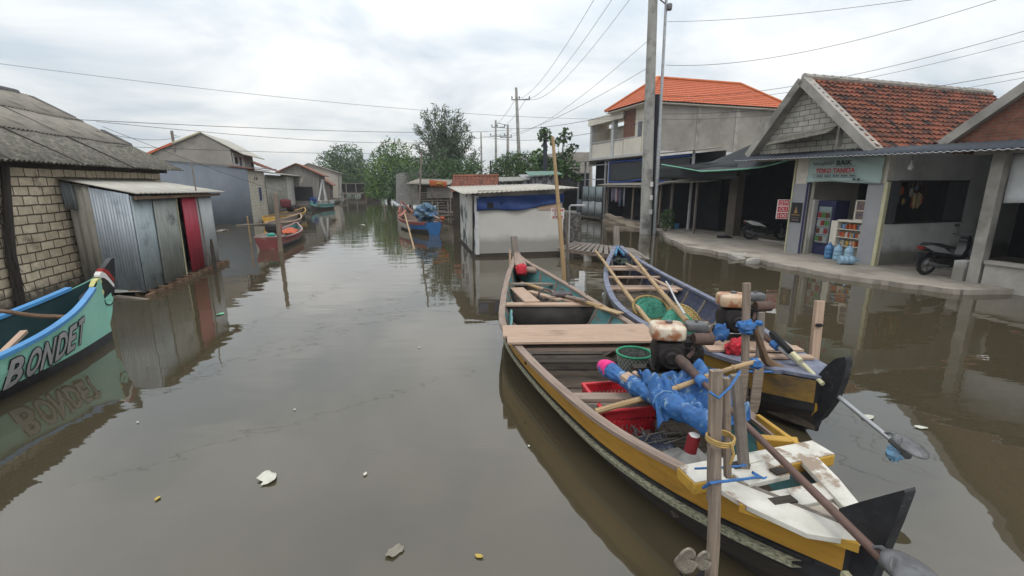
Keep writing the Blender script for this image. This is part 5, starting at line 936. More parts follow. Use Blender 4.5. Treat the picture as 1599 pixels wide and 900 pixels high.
# ================================================================ BOATS
class Boat:
    capm = 0; rock = 0
    # xs: positions along; c: centre line offset; w: half width; g: gunwale height ; mp maps (along, lateral, z) to frame space
    def __init__(s, F, xs, c, w, g, mp, n=46): s.F, s.xs, s.C, s.W, s.G, s.mp, s.n = F, xs, c, w, g, mp, n
    def c(s, a): return cr1(s.xs, s.C, a)
    def w(s, a): return max(.015, cr1(s.xs, s.W, a))
    def g(s, a): return cr1(s.xs, s.G, a)
    def a(s, t): return s.xs[0]+(s.xs[-1]-s.xs[0])*t
    def pt(s, a, lat, z): return Vector(s.mp(a, s.c(a)+lat, z))          # lat in metres from centre
    def side(s, a, sd, dz, off=0):       # point on outer skin dz below gunwale
        w, g = s.w(a), s.g(a); z = g-dz; f = 1-.30*(max(0, dz)/max(.2, g))**1.6
        return s.pt(a, sd*(w*f+off), z)
    def hull(s, parent, outer, bands, inner, floor_z=.08, name='hull', keel=-.22, split=.55):
        m = MB(s.F); n = s.n; prof = []; bands = [0]+bands
        for i in range(n+1):
            a = s.a(i/n); w, g = s.w(a), s.g(a); L_ = [(w, g)]
            for d in bands[1:]: d = min(d, g*.9+.0) if d >= 0 else g+d; L_.append((w*(1-.30*(d/max(.2, g))**1.6), g-d))
            rk = s.rock*max(0, (i/n-.86)/.14)**1.5; L_ = [(x, max(z, -.02+rk)) for x, z in L_]; L_ += [(w*.68, -.02+rk), (w*.35, keel*.7+rk), (0, keel+rk)]; prof.append((a, L_))
        k = len(prof[0][1])
        for sd in (1, -1):
            for j in range(k-1):
                m.grid(lambda u, v: s.pt(prof[round(u*n)][0], sd*(prof[round(u*n)][1][j][0]*(1-v)+prof[round(u*n)][1][j+1][0]*v), prof[round(u*n)][1][j][1]*(1-v)+prof[round(u*n)][1][j+1][1]*v), n, 1, min(j, len(outer)-1), 8, .3)
        b = len(outer)
        for e in (0, n):
            a, L_ = prof[e]; pts = [s.pt(a, x, z) for x, z in L_]+[s.pt(a, -x, z) for x, z in reversed(L_[:-1])]; m.add(pts, [tuple(range(len(pts)))], min(s.capm, len(outer)-1))
        h = m.part(name, outer, parent)
        m = MB(s.F); T = .035
        def ip(a, j):
            w, g = s.w(a), s.g(a); wi = max(.004, w-T); q = [(wi, g-.002), (max(.003, w*.93-T), g-.28*g), (max(.003, w*.82-T), g*.42), (max(.002, w*.66-T), floor_z), (0, floor_z-.01)][j]; return q
        for sd in (1, -1):
            for j in range(4): m.grid(lambda u, v: s.pt(s.a(u), sd*(ip(s.a(u), j)[0]*(1-v)+ip(s.a(u), j+1)[0]*v), ip(s.a(u), j)[1]*(1-v)+ip(s.a(u), j+1)[1]*v), n, 1, (0, 0, 1, 2)[j] if len(inner) == 3 else 0, 8, .3)
        m.part('inner_skin', inner, parent); return h
    def rail(s, parent, mt, wd=.075, h=.035, t0=0, t1=1, lift=.0, name='gunwale', n=60, sides=(1, -1)):
        for sd in sides:
            m = MB(s.F); cs = [(-wd*.6, 0), (wd*.4, 0), (wd*.4, h), (-wd*.6, h)]+[]
            def f(u, v):
                a = s.a(t0+(t1-t0)*u); k = int(round(v*4)) % 4; x, z = cs[k]; return s.pt(a, sd*max(.0, s.w(a)+x), s.g(a)+z+lift)
            m.grid(f, n, 4, 0, 8, .2)
            for u in (0, 1): m.add([f(u, k/4) for k in range(4)], [(0, 1, 2, 3)])
            m.part(name, mt, parent)
    def thwart(s, parent, a, wid, mt, z=None, th=.035, name='thwart', ext=0, skew=0):
        w, g = s.w(a)-.03+ext, (s.g(a)-.06 if z is None else z); m = MB(s.F); m.bar(s.pt(a, -w, g), s.pt(a+skew, w, g), wid, th); return m.part(name, mt, parent, bevel=.004)
    def ribs(s, parent, ts, mt, th=.04):
        for t in ts:
            a = s.a(t)
            for sd in (1, -1):
                w, g = s.w(a)-.045, s.g(a); m = MB(s.F); P1, P2, P3 = s.pt(a, sd*w, g-.03), s.pt(a, sd*w*.84, g*.45), s.pt(a, sd*w*.6, .1); m.bar(P1, P2, th, .05); m.bar(P2, P3, th, .05); m.part('rib', mt, parent)
    def strip(s, parent, sd, dz, hgt, off, mt, t0, t1, name, n=60):
        m = MB(s.F); cs = [(0, -hgt/2), (off, -hgt/2), (off, hgt/2), (0, hgt/2)]
        def f(u, v): a = s.a(t0+(t1-t0)*u); k = int(round(v*4)) % 4; d = dz(a) if callable(dz) else dz; return s.side(a, sd, d-cs[k][1], cs[k][0])
        m.grid(f, n, 4, 0, 8, .2); return m.part(name, mt, parent)
wmap = lambda a, l, z: (l, a, z)
def engine(name, lab, c, deg, parent_tank, s=1.0, shaft=None, prop=None, scale=1):
    F = FR(c[0], c[1], c[2], deg); t = thing(name, lab, 'boat engine', F); S = F @ Matrix.Scale(s, 4)
    MB(S).blob((-.14, -.03, .60), (.44, .40, .20), .36, 12).part('fuel_tank', parent_tank, t)
    m = MB(S); m.cyl((-.12, 0, .69), (-.12, 0, .725), .045); m.part('tank_cap', GREYMET, t)
    m = MB(S); m.blob((-.1, 0, .30), (.42, .42, .40), .5, 10, jit=.16, seed=2); m.blob((.16, .05, .24), (.40, .34, .34), .5, 9, jit=.2, seed=11); m.blob((.12, .02, .38), (.22, .26, .24), .4, 8, jit=.1, seed=5)
    for k in range(7): m.box(.02, .26, -.13, .13, .26+k*.035, .27+k*.035)
    m.cyl((-.1, -.18, .3), (-.1, -.27, .3), .16, .14, 18); m.cyl((-.1, -.27, .3), (-.1, -.3, .3), .09, .07, 14); m.part('engine_block', BLKMET, t)
    m = MB(S); m.cyl((.18, -.1, .52), (.42, -.06, .52), .08, n=16); m.cyl((.42, -.06, .52), (.45, -.06, .52), .08, .04); m.tube([(.2, -.05, .48), (.16, -.16, .36), (.1, -.2, .3)], .03, 6); m.part('muffler', RUST, t)
    m = MB(S); m.blob((.26, .14, .62), (.28, .20, .12), .3, 8); m.cyl((.26, .14, .68), (.26, .14, .71), .02); m.part('air_filter', GREYMET, t)
    m = MB(S)
    for y in (-.16, .16): m.bar((-.34, y, .04), (.36, y, .04), .05, .06); m.bar((-.25, y, .05), (-.25, y, .2), .04, .04); m.bar((.2, y, .05), (.2, y, .25), .04, .04)
    m.bar((-.3, -.2, .1), (-.3, .2, .1), .04, .04); m.bar((.3, -.2, .1), (.3, .2, .1), .04, .04); m.part('mounting_frame', BLKMET, t)
    q = random.Random(len(lab)); m = MB(S)
    for k in range(9): a = Vector((q.uniform(-.25, .25), q.uniform(-.25, .1), q.uniform(.1, .5))); b_ = Vector((q.uniform(-.25, .3), q.uniform(-.25, .2), q.uniform(.1, .5))); m.tube([a, (a+b_)/2+Vector((0, -.05, q.uniform(-.12, .1))), b_], .009, 5)
    m.part('hoses', RUBBER, t)
    if shaft:
        a, b_ = Vector(shaft[0]), Vector(shaft[1]); d = (b_-a).normalized(); m = MB(); m.tube([a-d*.1, a+d*.02, a+d*.12, a+d*.34], [.05, .055, .045, .034], 10); m.part('coupling', RUST, t)
        m = MB(); m.tube([a, b_], shaft[2], 10); m.part('shaft_tube', shaft[3], t)
        m = MB(); m.tube([a+d*.33, a+d*.42], .05, 10); m.part('blue_binding', ROPEBL, t)
        m = MB(); m.tube([b_-d*.02, b_+d*.12], .028, 8, 0)
        r = d.cross(Vector((0, 0, 1))).normalized(); u = r.cross(d)
        for k in range(2):
            an = k*math.pi+.9; w = r*math.cos(an)+u*math.sin(an); w2 = d.cross(w); c0 = b_+d*.09
            m.grid(lambda p, q_: c0+w*(.02+.13*p)+(w2*.8+d*.55)*((q_-.5)*.09*math.sin(max(.15, p)*2.6)), 6, 4, 0)
        m.part('propeller', GREYMET, t, solid=.005)
        # rounded anti splash plate over the propeller
        c1 = b_+d*.07+u*.07; m = MB(); m.grid(lambda p, q_: c1+d*(.14*p*math.cos(q_*6.283)+.05)+r*(.10*p*math.sin(q_*6.283))+u*(.035*(1-p*p)), 6, 24); m.part('splash_plate', GREYMET, t, solid=.006)
        m = MB(); m.tube([b_-d*.1, b_-d*.05+u*.05, c1], .012, 6); m.part('plate_bracket', GREYMET, t)
    return t
def paddle(name, lab, a, b_, r=.028, blade=None, mt=None, cat='pole', group=None):
    a, b_ = Vector(a), Vector(b_); d = (b_-a); mt = mt or W_BAMBOO; m = MB(); pts_ = [a+d*(k/6)+Vector((0, 0, .012*math.sin(k*1.3))) for k in range(7)]
    m.tube(pts_, [r*(.8+.05*k) for k in range(7)], 8)
    for k in range(1, 6): m.tube([pts_[k]-d.normalized()*.006, pts_[k]+d.normalized()*.006], r*1.18, 8)
    if blade: e = b_+d.normalized()*blade[0]; m.bar(b_-d.normalized()*.1, e, blade[1], .018, 0)
    return m.top(name, mt, lab, cat, group)
# ---------------- near boat (A)
bx = [10.75, 10.3, 9.5, 8.6, 7.6, 6.6, 6.0, 5.1, 4.2, 3.5, 2.85, 2.45, 2.14]
bc = [.09, .17, .33, .49, .61, .74, .84, 1.02, 1.25, 1.45, 1.65, 1.77, 1.88]
bw = [.02, .14, .40, .62, .77, .90, .93, .85, .76, .66, .47, .27, .06]
bg = [.88, .78, .66, .57, .54, .53, .52, .50, .50, .51, .55, .60, .63]
ba = Boat(Matrix(), bx, bc, bw, bg, wmap); ba.capm = 1; ba.rock = .2
A = thing('fishing_boat', 'long ochre sided wooden boat with white stern deck, nearest the camera', 'boat', FR(.9, 6.2, 0))
INB = mat('bare_wet_planks', (.16, .125, .095), (.07, .055, .042), scale=1, stretch=(3, 30, 1), c3=(.04, .033, .028), s3=2, rough=.8)
ba.hull(A, [OCHRE, BLACKP, BLACKP, W_DARK, W_DARK], [.215, .25, .36], [TEAL, INB, INB])
ba.rail(A, W_RAIL, .095, .035, .02, .93)
ba.strip(A, -1, .285, .045, .065, CREAMSTR, .03, .985, 'rubbing_strake'); ba.strip(A, 1, .285, .045, .03, CREAMSTR, .03, .99, 'rubbing_strake'); ba.strip(A, -1, .235, .02, .02, BLACKP, .03, .99, 'black_line')
ba.ribs(A, [.13, .2, .27, .33, .40, .46, .53, .60, .66, .72, .78], W_RAIL)
# teal lining boards at the left side
for a in (7.6, 7.05, 6.7):
    m = MB(); p = ba.pt(a, -ba.w(a)+.12, .36); m.prism([(-.2, -.18), (.2, -.18), (.2, .1), (.12, .16), (-.12, .16), (-.2, .1)], p, (0, 1, 0), (.25, 0, 1), .03); m.part('side_board', TEAL, A, bevel=.01)
m = MB(); w0, w1 = ba.w(7.4), ba.w(7.4); m.add([ba.pt(7.42, -w0+.05, .50), ba.pt(7.42, w0-.05, .50), ba.pt(7.35, w0*.7, .08), ba.pt(7.35, -w0*.7, .08)], [(0, 1, 2, 3)]); m.part('bulkhead', mat('tarred_bulkhead', (.025, .023, .022), (.045, .04, .037), scale=4, c3=(.07, .065, .06), s3=5, lo3=.6, hi3=.75), A, solid=.03)
ba.thwart(A, 7.46, .16, W_TAN, .53, name='thwart')
ba.thwart(A, 9.2, .14, W_GREY, .5); ba.thwart(A, 4.1, .14, W_RAIL, .49, .04)
m = MB(); m.add([ba.pt(4.02, -ba.w(4.02)+.05, .47), ba.pt(4.02, .35, .47), ba.pt(4.02, .35, .30), ba.pt(4.02, -ba.w(4.02)*.9, .30)], [(0, 1, 2, 3)]); m.part('thwart_face', W_GREY, A, solid=.025)
ba.thwart(A, 5.55, .2, W_RAIL, .47); ba.thwart(A, 5.25, .12, W_DARK, .40)
m = MB()
for k in range(13): a = 3.2+k*.55; m.bar(ba.pt(a, -ba.w(a)*.6, .1), ba.pt(a+.02, ba.w(a)*.6, .1), .5, .02)
m.part('floor_boards', INB, A)
# bow
m = MB(); m.bar((.10, 10.62, .6), (.045, 10.78, 1.30), .14, .11); m.part('stem_post', W_GREY, A, bevel=.008)
m = MB(); m.bar((.10, 10.72, .94), (.20, 10.0, .74), .11, .05, w2=.26); m.part('bow_cap', W_RAIL, A, bevel=.006)
m = MB(); m.bar((-.03, 10.45, .4), (-.05, 10.55, 1.02), .05, .05); m.part('bow_peg', W_TAN, A)
# stern deck: white painted boards
def dk(px, py, z=.62): return P(px, py, z)
m = MB(); m.bar(dk(1058, 742, .64), dk(1190, 734, .64), .19, .07, 0); m.part('stern_beam', [WHITEP], A, bevel=.006)
m = MB(); p0, p1 = Vector((1.06, 2.73, .60)), Vector((2.22, 2.92, .60)); d = (p1-p0)
def yb(a, b_, wd, th, nm='stern_beam'):
    m = MB(); a, b_ = Vector(a), Vector(b_); m.bar(a, b_, wd, th, 0); o = m.part(nm, [YELLOW], A, bevel=.012)
    m = MB(); u = (b_-a).normalized(); m.bar(a+Vector((0, 0, th/2+.003))+u*.006, b_+Vector((0, 0, th/2+.003))-u*.006, wd-.012, .006); m.part('white_top', WHITEP, A)
yb((1.13, 2.66, .605), (2.24, 2.98, .605), .19, .09)
for o in [c for c in bpy.data.objects if c.parent == A and c.name.startswith('stern_beam')][:1]: bpy.data.objects.remove(o)
# converging deck boards
def deckb(pts, z, mt=WHITEP, nm='deck_board', th=.035):
    m = MB(); m.poly([(x, y, z) for x, y in pts], th, 0, (0, 0, 1)); m.part(nm, mt, A, bevel=.004)
deckb([(1.22, 2.62), (1.34, 2.66), (1.92, 2.13), (1.84, 2.08), (1.60, 2.14), (1.38, 2.36)], .655)
deckb([(1.34, 2.66), (1.40, 2.68), (1.98, 2.14), (1.93, 2.125)], .645, W_GREY)
deckb([(1.98, 2.86), (2.12, 2.90), (2.10, 2.62), (2.02, 2.17), (1.93, 2.17)], .655)
deckb([(1.42, 2.70), (1.72, 2.80), (1.80, 2.64), (1.48, 2.54)], .665)
deckb([(1.56, 2.50), (1.96, 2.60), (1.97, 2.45), (1.66, 2.37)], .64, WHITEP)
deckb([(1.70, 2.36), (1.93, 2.42), (1.95, 2.2), (1.85, 2.2)], .635, mat('stained_white_board', (.42, .38, .32), (.28, .24, .19), scale=5))
deckb([(1.35, 2.78), (1.9, 2.95), (1.95, 2.87), (1.38, 2.7)], .668)
for k, (x, y, rz_, l_) in enumerate([(1.62, 2.41, 12, .16), (1.74, 2.67, 18, .1), (1.52, 2.74, 15, .12)]): MB(FR(x, y, .668 if k else .645, rz_)).box(-l_/2, l_/2, -.03, .03, 0, .012).part('dark_slot', W_DARK, A)
# yellow edge under deck
m = MB(); m.bar((1.36, 2.40, .62), (1.83, 2.07, .63), .035, .05); m.part('deck_edge', YELLOW, A)
m = MB(); m.bar((2.10, 3.6, .5), (2.12, 2.98, .56), .04, .16); m.bar((1.92, 3.25, .50), (2.16, 3.12, .55), .08, .16); m.part('yellow_chock', YELLOW, A, bevel=.01)
# stern fin traced in the vertical plane of the keel, real thickness
ao, ad = (1.88, 2.2), (.30, -.95)
def fin(pxs, o, d, th, mt, parent, nm, base=None):
    o3 = Vector((o[0], o[1], 0)); ex = Vector((d[0], d[1], 0)).normalized(); q = []
    for x, y in pxs: w = OP(x, y, o, ex); q.append(((w-o3).dot(ex), w.z))
    m = MB(); m.prism(q, o3, ex, (0, 0, 1), th); m.part(nm, mt, parent, bevel=min(.012, th*.2))
fin([(1318, 792), (1350, 782), (1390, 771), (1420, 763), (1422, 770), (1405, 815), (1388, 855), (1368, 905), (1345, 960), (1250, 1010), (1240, 900), (1290, 858), (1310, 830)], ao, ad, .075, FINBLK, A, 'stern_fin')
fin([(1180, 838), (1240, 842), (1297, 850), (1292, 862), (1298, 876), (1312, 884), (1330, 890), (1342, 905), (1346, 960), (1230, 1010), (1150, 930)], ao, ad, .14, OCHRE, A, 'stern_scroll')
fin([(1290, 850), (1299, 850), (1294, 862), (1300, 874), (1313, 881), (1331, 887), (1344, 903), (1349, 958), (1340, 960), (1336, 908), (1327, 894), (1310, 888), (1295, 879), (1287, 863)], ao, ad, .148, YELTRIM, A, 'scroll_outline')
# items in boat A
t = thing('plank_platform', 'three new tan boards laid across the nearest boat', 'planks', FR(.9, 5.75, .55))
ends = [(D(785, 513, 5.78), D(1030, 508, 5.95)), (D(790, 523, 5.56), D(1032, 519, 5.70)), (D(798, 538, 5.33), D(1032, 535, 5.40))]
for k, ((xa_, ya_), (xb_, yb2), wd) in enumerate([((-.13, 6.02), (1.86, 6.08), .24), ((-.12, 5.78), (1.88, 5.84), .23), ((-.06, 5.53), (1.83, 5.58), .25)]):
    m = MB(); z = .565+.004*k; m.bar((xa_, ya_, z), (xb_, yb2, z+.005), wd, .03); m.part('board', W_TAN, t, bevel=.003)
def onA(a, lat, z): return ba.pt(a, lat, z)
m = MB(); m.bar(onA(9.0, -.33, .46), onA(7.5, -.28, .56), .26, .03); m.top('grey_board', W_TAN, 'short wide board leaning lengthwise in the bow of the nearest boat', 'board', bevel=.003)
m = MB(); m.bar(onA(8.9, -.1, .42), onA(7.7, .22, .55), .14, .03); m.bar(onA(8.2, .05, .48), onA(7.6, .48, .54), .12, .03); m.top('loose_board', W_TAN, 'narrow loose boards crossing beside the wide board in the bow', 'board')
paddle('wooden_oar', 'long wooden oar lying along the right side in the bow of nearest boat', onA(9.4, -.15, .48), onA(7.0, .72, .60), .035, (.45, .13), W_BAMBOO, 'oar')
paddle('bamboo_stick', 'thinner stick lying beside the long oar in the bow', onA(9.0, .0, .5), onA(7.3, .55, .62), .03, None, W_RAIL, 'stick')
m = MB(); m.blob(onA(9.95, -.04, .66), (.26, .3, .24), .75, 10, jit=.25, seed=1); m.top('red_bundle', REDCL, 'round red cloth bundle tucked in the bow of the nearest boat', 'bundle')
m = MB(); m.cyl(onA(9.95, .08, .66), onA(9.85, .3, .66), .07, .075); m.top('wooden_float', W_RAIL, 'short wooden log float beside the red cloth bundle', 'float')
m = MB(); m.tube([onA(8.1, .05+.12*math.cos(k*.6), .55+.10*math.sin(k*.6)) for k in range(12)], .018, 6); m.blob(onA(7.9, .3, .60), (.35, .16, .08), .7, 8, jit=.4, seed=3); m.top('rope_coil', mat('dark_rope', (.06, .05, .05), (.12, .10, .11), scale=20), 'dark rope loop and rag in the bow on the loose boards', 'rope')
m = MB(); m.tube([ba.side(7.9, 1, -.05), ba.side(7.9, 1, .02, .03), ba.side(7.9, 1, .25, .02)], .012, 5); m.tube([onA(8.6, .6, .62), (1.2, 9.4, .68), D(886, 404, 11.8)], .008, 5); m.top('mooring_rope', mat('dark_cord', (.03, .03, .03)), 'dark cord from the teal bow to the bamboo pole', 'rope')
# crate
t = thing('plastic_crate', 'red slatted plastic crate under the thwart of the nearest boat', 'crate', FR(onA(4.3, -.22, .1).x, 4.2, .12, 14)); CFm = FR(onA(4.3, -.20, .1).x+.02, 4.22, .14, 10)
w_, d_, h_ = .50, .60, .30
m = MB(CFm)
for sx, sy, lx, ly in ((0, -d_/2, w_, 0), (0, d_/2, w_, 0), (-w_/2, 0, 0, d_), (w_/2, 0, 0, d_)):
    n_ = 12; L_ = lx or ly
    for k in range(n_+1):
        q = -L_/2+k*L_/n_; x, y = (sx+q, sy) if lx else (sx, sy+q); m.box(x-.008, x+.008, y-.008, y+.008, 0, h_)
    for z0, z1 in ((0, .06), (.17, .20), (h_-.07, h_)):
        m.box(sx-(lx/2 or .007), sx+(lx/2 or .007), sy-(ly/2 or .007), sy+(ly/2 or .007), z0, z1)
m.box(-w_/2, w_/2, -d_/2, d_/2, 0, .012); m.part('slatted_body', RED, t)
m = MB(CFm)
for a in ((-w_/2-.02, w_/2+.02, -d_/2-.02, -d_/2+.015), (-w_/2-.02, w_/2+.02, d_/2-.015, d_/2+.02), (-w_/2-.02, -w_/2+.015, -d_/2+.015, d_/2-.015), (w_/2-.015, w_/2+.02, -d_/2+.015, d_/2-.015)): m.box(*a, h_, h_+.03)
m.part('rim', RED, t, bevel=.006)
# basket with net
def basket(F, r0, r1, h_, body, rim, lab, inner=None, rimr=.014, tilt=None, pattern=False, band=None):
    t = thing('woven_basket', lab, 'basket', F); m = MB(F)
    m.grid(lambda u, v: Vector(((r0+(r1-r0)*v**.7)*math.cos(u*6.2832), (r0+(r1-r0)*v**.7)*math.sin(u*6.2832), h_*v)), 40, 8, 0, 1.6, .35); m.add([(r0*math.cos(k*.3927), r0*math.sin(k*.3927), .01) for k in range(16)], [tuple(range(16))]); m.part('body', body, t, solid=.008)
    m = MB(F)
    n_ = 26
    for s_ in (1, -1):
        for k in range(n_):
            a0 = k*6.2832/n_; m.tube([Vector(((r0+(r1-r0)*v**.7+.006)*math.cos(a0+s_*v*.9), (r0+(r1-r0)*v**.7+.006)*math.sin(a0+s_*v*.9), h_*v)) for v in (0, .33, .66, 1)], .0045, 4, cap=False)
    m.part('lattice', pattern or body, t)
    m = MB(F); m.tube([Vector((r1*math.cos(k*6.2832/28), r1*math.sin(k*6.2832/28), h_)) for k in range(29)], rimr, 7); m.part('rim', rim, t)
    if band: m = MB(F); m.grid(lambda u, v: Vector(((r0+(r1-r0)*(.72+.28*v)**.7+.009)*math.cos(u*6.2832), (r0+(r1-r0)*(.72+.28*v)**.7+.009)*math.sin(u*6.2832), h_*(.72+.28*v))), 60, 3, 0, 1.6, .1); m.part('straw_band', band, t)
    if inner: m = MB(F); m.grid(lambda u, v: Vector((r1*.9*v*math.cos(u*6.28), r1*.9*v*math.sin(u*6.28), h_*(.82 if not band else 1.0)+(.06*(1-v*v) if band else 0)+.05*noise.noise(Vector((v*6*math.cos(u*6.28), v*6*math.sin(u*6.28), 0))))), 30, 10); m.part('net_filling', inner, t)
    return t
q = P(993, 578, .38); basket(FR(q.x, q.y+.12, .32), .145, .20, .23, NETTING, GREENRIM, 'round basket with green rim full of dark net on the nearest boat', mat('black_net_heap', (.03, .035, .032), (.06, .065, .06), scale=40, bump=.8), pattern=mat('pale_lattice_cane', (.36, .37, .33), (.2, .21, .18), scale=20))
# blue tarpaulin roll
a, b_ = D(944, 573, 4.55), D(1122, 668, 2.95)
def rollr(u): return .052+.012*math.sin(u*21)+.016*u
t = thing('tarpaulin_roll', 'blue tarpaulin rolled on a pole with a pink cloth end', 'tarpaulin', at((a+b_)/2)); m = MB(); d = (b_-a).normalized(); r = d.cross(Vector((0, 0, 1))).normalized(); u_ = r.cross(d)
def rf(u, v): an = v*6.2832+u*26; rr = (rollr(u)+.020*(1-((v+u*8.5) % 1.0))+.014*abs(noise.noise(Vector((u*9, math.cos(v*6.28)*1.2, math.sin(v*6.28)*1.2))))*1.6+.004*(.5-abs(noise.noise(Vector((u*30, math.cos(v*6.28)*2, math.sin(v*6.28)*2+3)))*2)))*1.02; return a.lerp(b_, u)+(r*math.cos(v*6.2832)+u_*math.sin(v*6.2832))*rr+Vector((0, 0, -.03*math.sin(u*3.1)))
m.grid(rf, 220, 36, 0, 2.2, .4); m.part('roll', BLUETARP, t)
m = MB(); m.tube([a-d*.06, a-d*.04, a+d*.03, a+d*.10, a+d*.14], [.03, .07, .086, .09, .084], 14); m.part('pink_end', PINK, t)
m = MB()
for k in range(1): u = .62; m.tube([a.lerp(b_, u+.006*j)+(r*math.cos(j*.7)+u_*math.sin(j*.7))*(rollr(u)*1.35+.012)+Vector((0, 0, -.03*math.sin(u*3.1))) for j in range(10)], .006, 4)
m.part('lashing', mat('pale_blue_cord', (.14, .28, .45)), t)
m = MB(); c0 = D(1075, 625, 3.75); m.grid(lambda u, v: c0+Vector(((u-.5)*.75, (v-.5)*.7, .09*abs(noise.noise(Vector((u*3.2+v, v*3.2, 2)))*2)+.06*abs(noise.noise(Vector((u*7, v*5+u*3, 5)))*2)+.05-.35*max(0, .4-v)+.06*math.sin(u*7+v*3))), 90, 80, 0, 1.2, 1.2); m.top('blue_tarpaulin', BLUETARP, 'crumpled loose blue tarpaulin heaped behind the rolled one', 'tarpaulin', solid=.004)
m = MB(); c0 = Vector((1.44, 3.22, .26)); m.grid(lambda u, v: c0+Vector(((u-.5)*.48, (v-.5)*.66, .17*math.sin(u*math.pi)*math.sin(v*math.pi)+.05*noise.noise(Vector((u*5, v*5, 7)))+.015*noise.noise(Vector((u*16, v*16, 7))))), 40, 40, 0, 1, 1); m.top('grey_sack', GREYSACK, 'pale grey plastic sheet sack filling the boat under the blue roll', 'sack', solid=.006)
paddle('bamboo_pole', 'pale bamboo pole crossing the nearest boat toward the second boat', D(1187, 563, 3.9), D(930, 645, 3.75), .026, None, W_BAMBOO)
m = MB(); q = D(1180, 568, 3.9); m.blob(q, (.1, .08, .09), .8, 7, jit=.5, seed=2); m.top('blue_knot', ROPEBL, 'blue plastic knot on the end of the pale bamboo pole', 'knot')
m = MB(); q = D(998, 598, 4.0); m.bar(q+Vector((-.12, .1, .04)), q+Vector((.14, -.2, -.1)), .13, .03); m.bar(q+Vector((-.02, .15, .04)), q+Vector((.26, -.15, -.1)), .05, .03); m.top('notched_board', W_TAN, 'short tan board end poking up by the green rimmed basket', 'board')
q = random.Random(8); m = MB(); c0 = ba.pt(3.75, -.12, .16)
for k in range(60): p = c0+Vector((q.gauss(0, .13), q.gauss(0, .12), q.uniform(0, .12))); m.tube([p, p+Vector((q.gauss(0, .07), q.gauss(0, .07), q.gauss(.02, .05))), p+Vector((q.gauss(0, .1), q.gauss(0, .1), q.gauss(0, .04)))], .006, 4)
m.blob(c0+Vector((.05, 0, .03)), (.3, .28, .14), .8, 9, jit=.4, seed=8, m=1); m.top('cord_heap', [mat('grey_cord', (.25, .23, .21), (.1, .1, .1)), mat('slate_cloth', (.08, .10, .15), (.05, .05, .08))], 'tangled grey cord heap by the red crate', 'cord')
m = MB(); c0 = D(1095, 690, 2.95); m.cyl(c0+Vector((-.03, .1, -.14)), c0+Vector((-.01, .1, -.01)), .045, m=0); m.cyl(c0+Vector((-.01, .1, -.01)), c0+Vector((-.01, .1, -.005)), .04, m=1); m.top('red_can', [mat('dark_red_can', (.20, .015, .02), (.13, .01, .015)), PRINTW], 'dark red can beside the grey sack under the blue roll', 'can')
m = MB(); c0 = ba.pt(3.75, -.36, .25); m.cyl(c0, c0+Vector((.09, -.05, .01)), .04); m.top('yellow_float', YELLOW, 'small yellow cylinder float against the left boat wall', 'float')
# engine A and its long tail
ea = P(1066, 600, .50); eng_c = (1.74, 4.62, .52)
engine('long_tail_engine', 'black long tail engine with cream rusty tank on the nearest boat', eng_c, -8, TANK, .80, (D(1068, 568, 4.12), D(1386, 882, 1.84), .024, mat('brown_rusty_tube', (.13, .075, .06), (.09, .055, .045), scale=8, coord='Object', rough=.6)))
m = MB(); c0 = Vector(eng_c); m.bar(c0+Vector((-.4, -.15, -.02)), c0+Vector((.4, -.1, -.02)), .12, .05); m.bar(c0+Vector((-.4, .18, -.02)), c0+Vector((.35, .22, -.02)), .12, .05)
m.bar(c0+Vector((-.3, 0, -.3)), c0+Vector((.3, 0, -.3)), .4, .3); m.top('engine_bed', W_DARK, 'dark wooden engine bed under the cream tank engine', 'engine bed')
m = MB(); m.cyl(D(1010, 600, 4.1), D(1105, 600, 4.15), .1, n=14); m.top('dark_drum', mat('dark_net_drum', (.03, .035, .035), (.06, .07, .05), scale=20, bump=.6), 'dark net wound drum beneath the engine of the nearest boat', 'drum')
# mooring stakes
t = thing('mooring_stake', 'tall split stake of two boards on a round trunk, lashed to the nearest boat', 'stake', FR(1.16, 2.36, 0)); a, b_ = D(1118, 578, 2.42), D(1116, 760, 2.38)
m = MB(); m.bar(b_+Vector((0, 0, -.1)), a, .068, .04, up=(0, 1, 0)); m.part('board', W_POST, t, bevel=.004)
m = MB(); m.bar(D(1136, 745, 2.42), D(1134, 590, 2.46), .035, .04, up=(0, 1, 0)); m.part('board', W_POST, t, bevel=.004)
c = D(1113, 930, 2.28); c.z = -.4; m = MB(); m.tube([c, D(1114, 850, 2.30), D(1117, 750, 2.34), D(1119, 700, 2.36)], [.038, .036, .033, .026], 10); m.part('round_trunk', W_POST, t)
m = MB(); q = D(1125, 682, 2.36)
for k in range(3): m.tube([q+Vector((.075*math.cos(j*.45), .07*math.sin(j*.45), -.012*k+.004*math.sin(j))) for j in range(15)], .006, 5)
m.tube([q+Vector((.03, -.07, 0)), q+Vector((.04, -.09, -.06)), q+Vector((.03, -.08, -.12))], .008, 5); m.part('tan_lashing', ROPEY, t)
m = MB(); a2, b2 = D(1149, 585, 2.78), D(1162, 735, 2.72); m.bar(b2, a2, .062, .05, up=(0, 1, 0)); m.top('timber_post', W_GREY, 'grey square timber post standing on the white stern deck', 'post', bevel=.005)
m = MB(); m.tube([D(1098, 762, 2.36), D(1110, 754, 2.28), D(1130, 752, 2.3), D(1165, 748, 2.45), D(1185, 745, 2.6), D(1200, 750, 2.62)], .009, 6); m.tube([D(1185, 745, 2.6), D(1175, 738, 2.62), D(1192, 748, 2.6), D(1205, 744, 2.65)], .010, 6)
m.tube([D(1085, 732, 2.62), D(1130, 730, 2.5), D(1165, 727, 2.65), D(1150, 722, 2.8)], .007, 6); m.top('blue_rope', ROPEBL, 'blue rope tying the split stake to the white stern deck', 'rope')
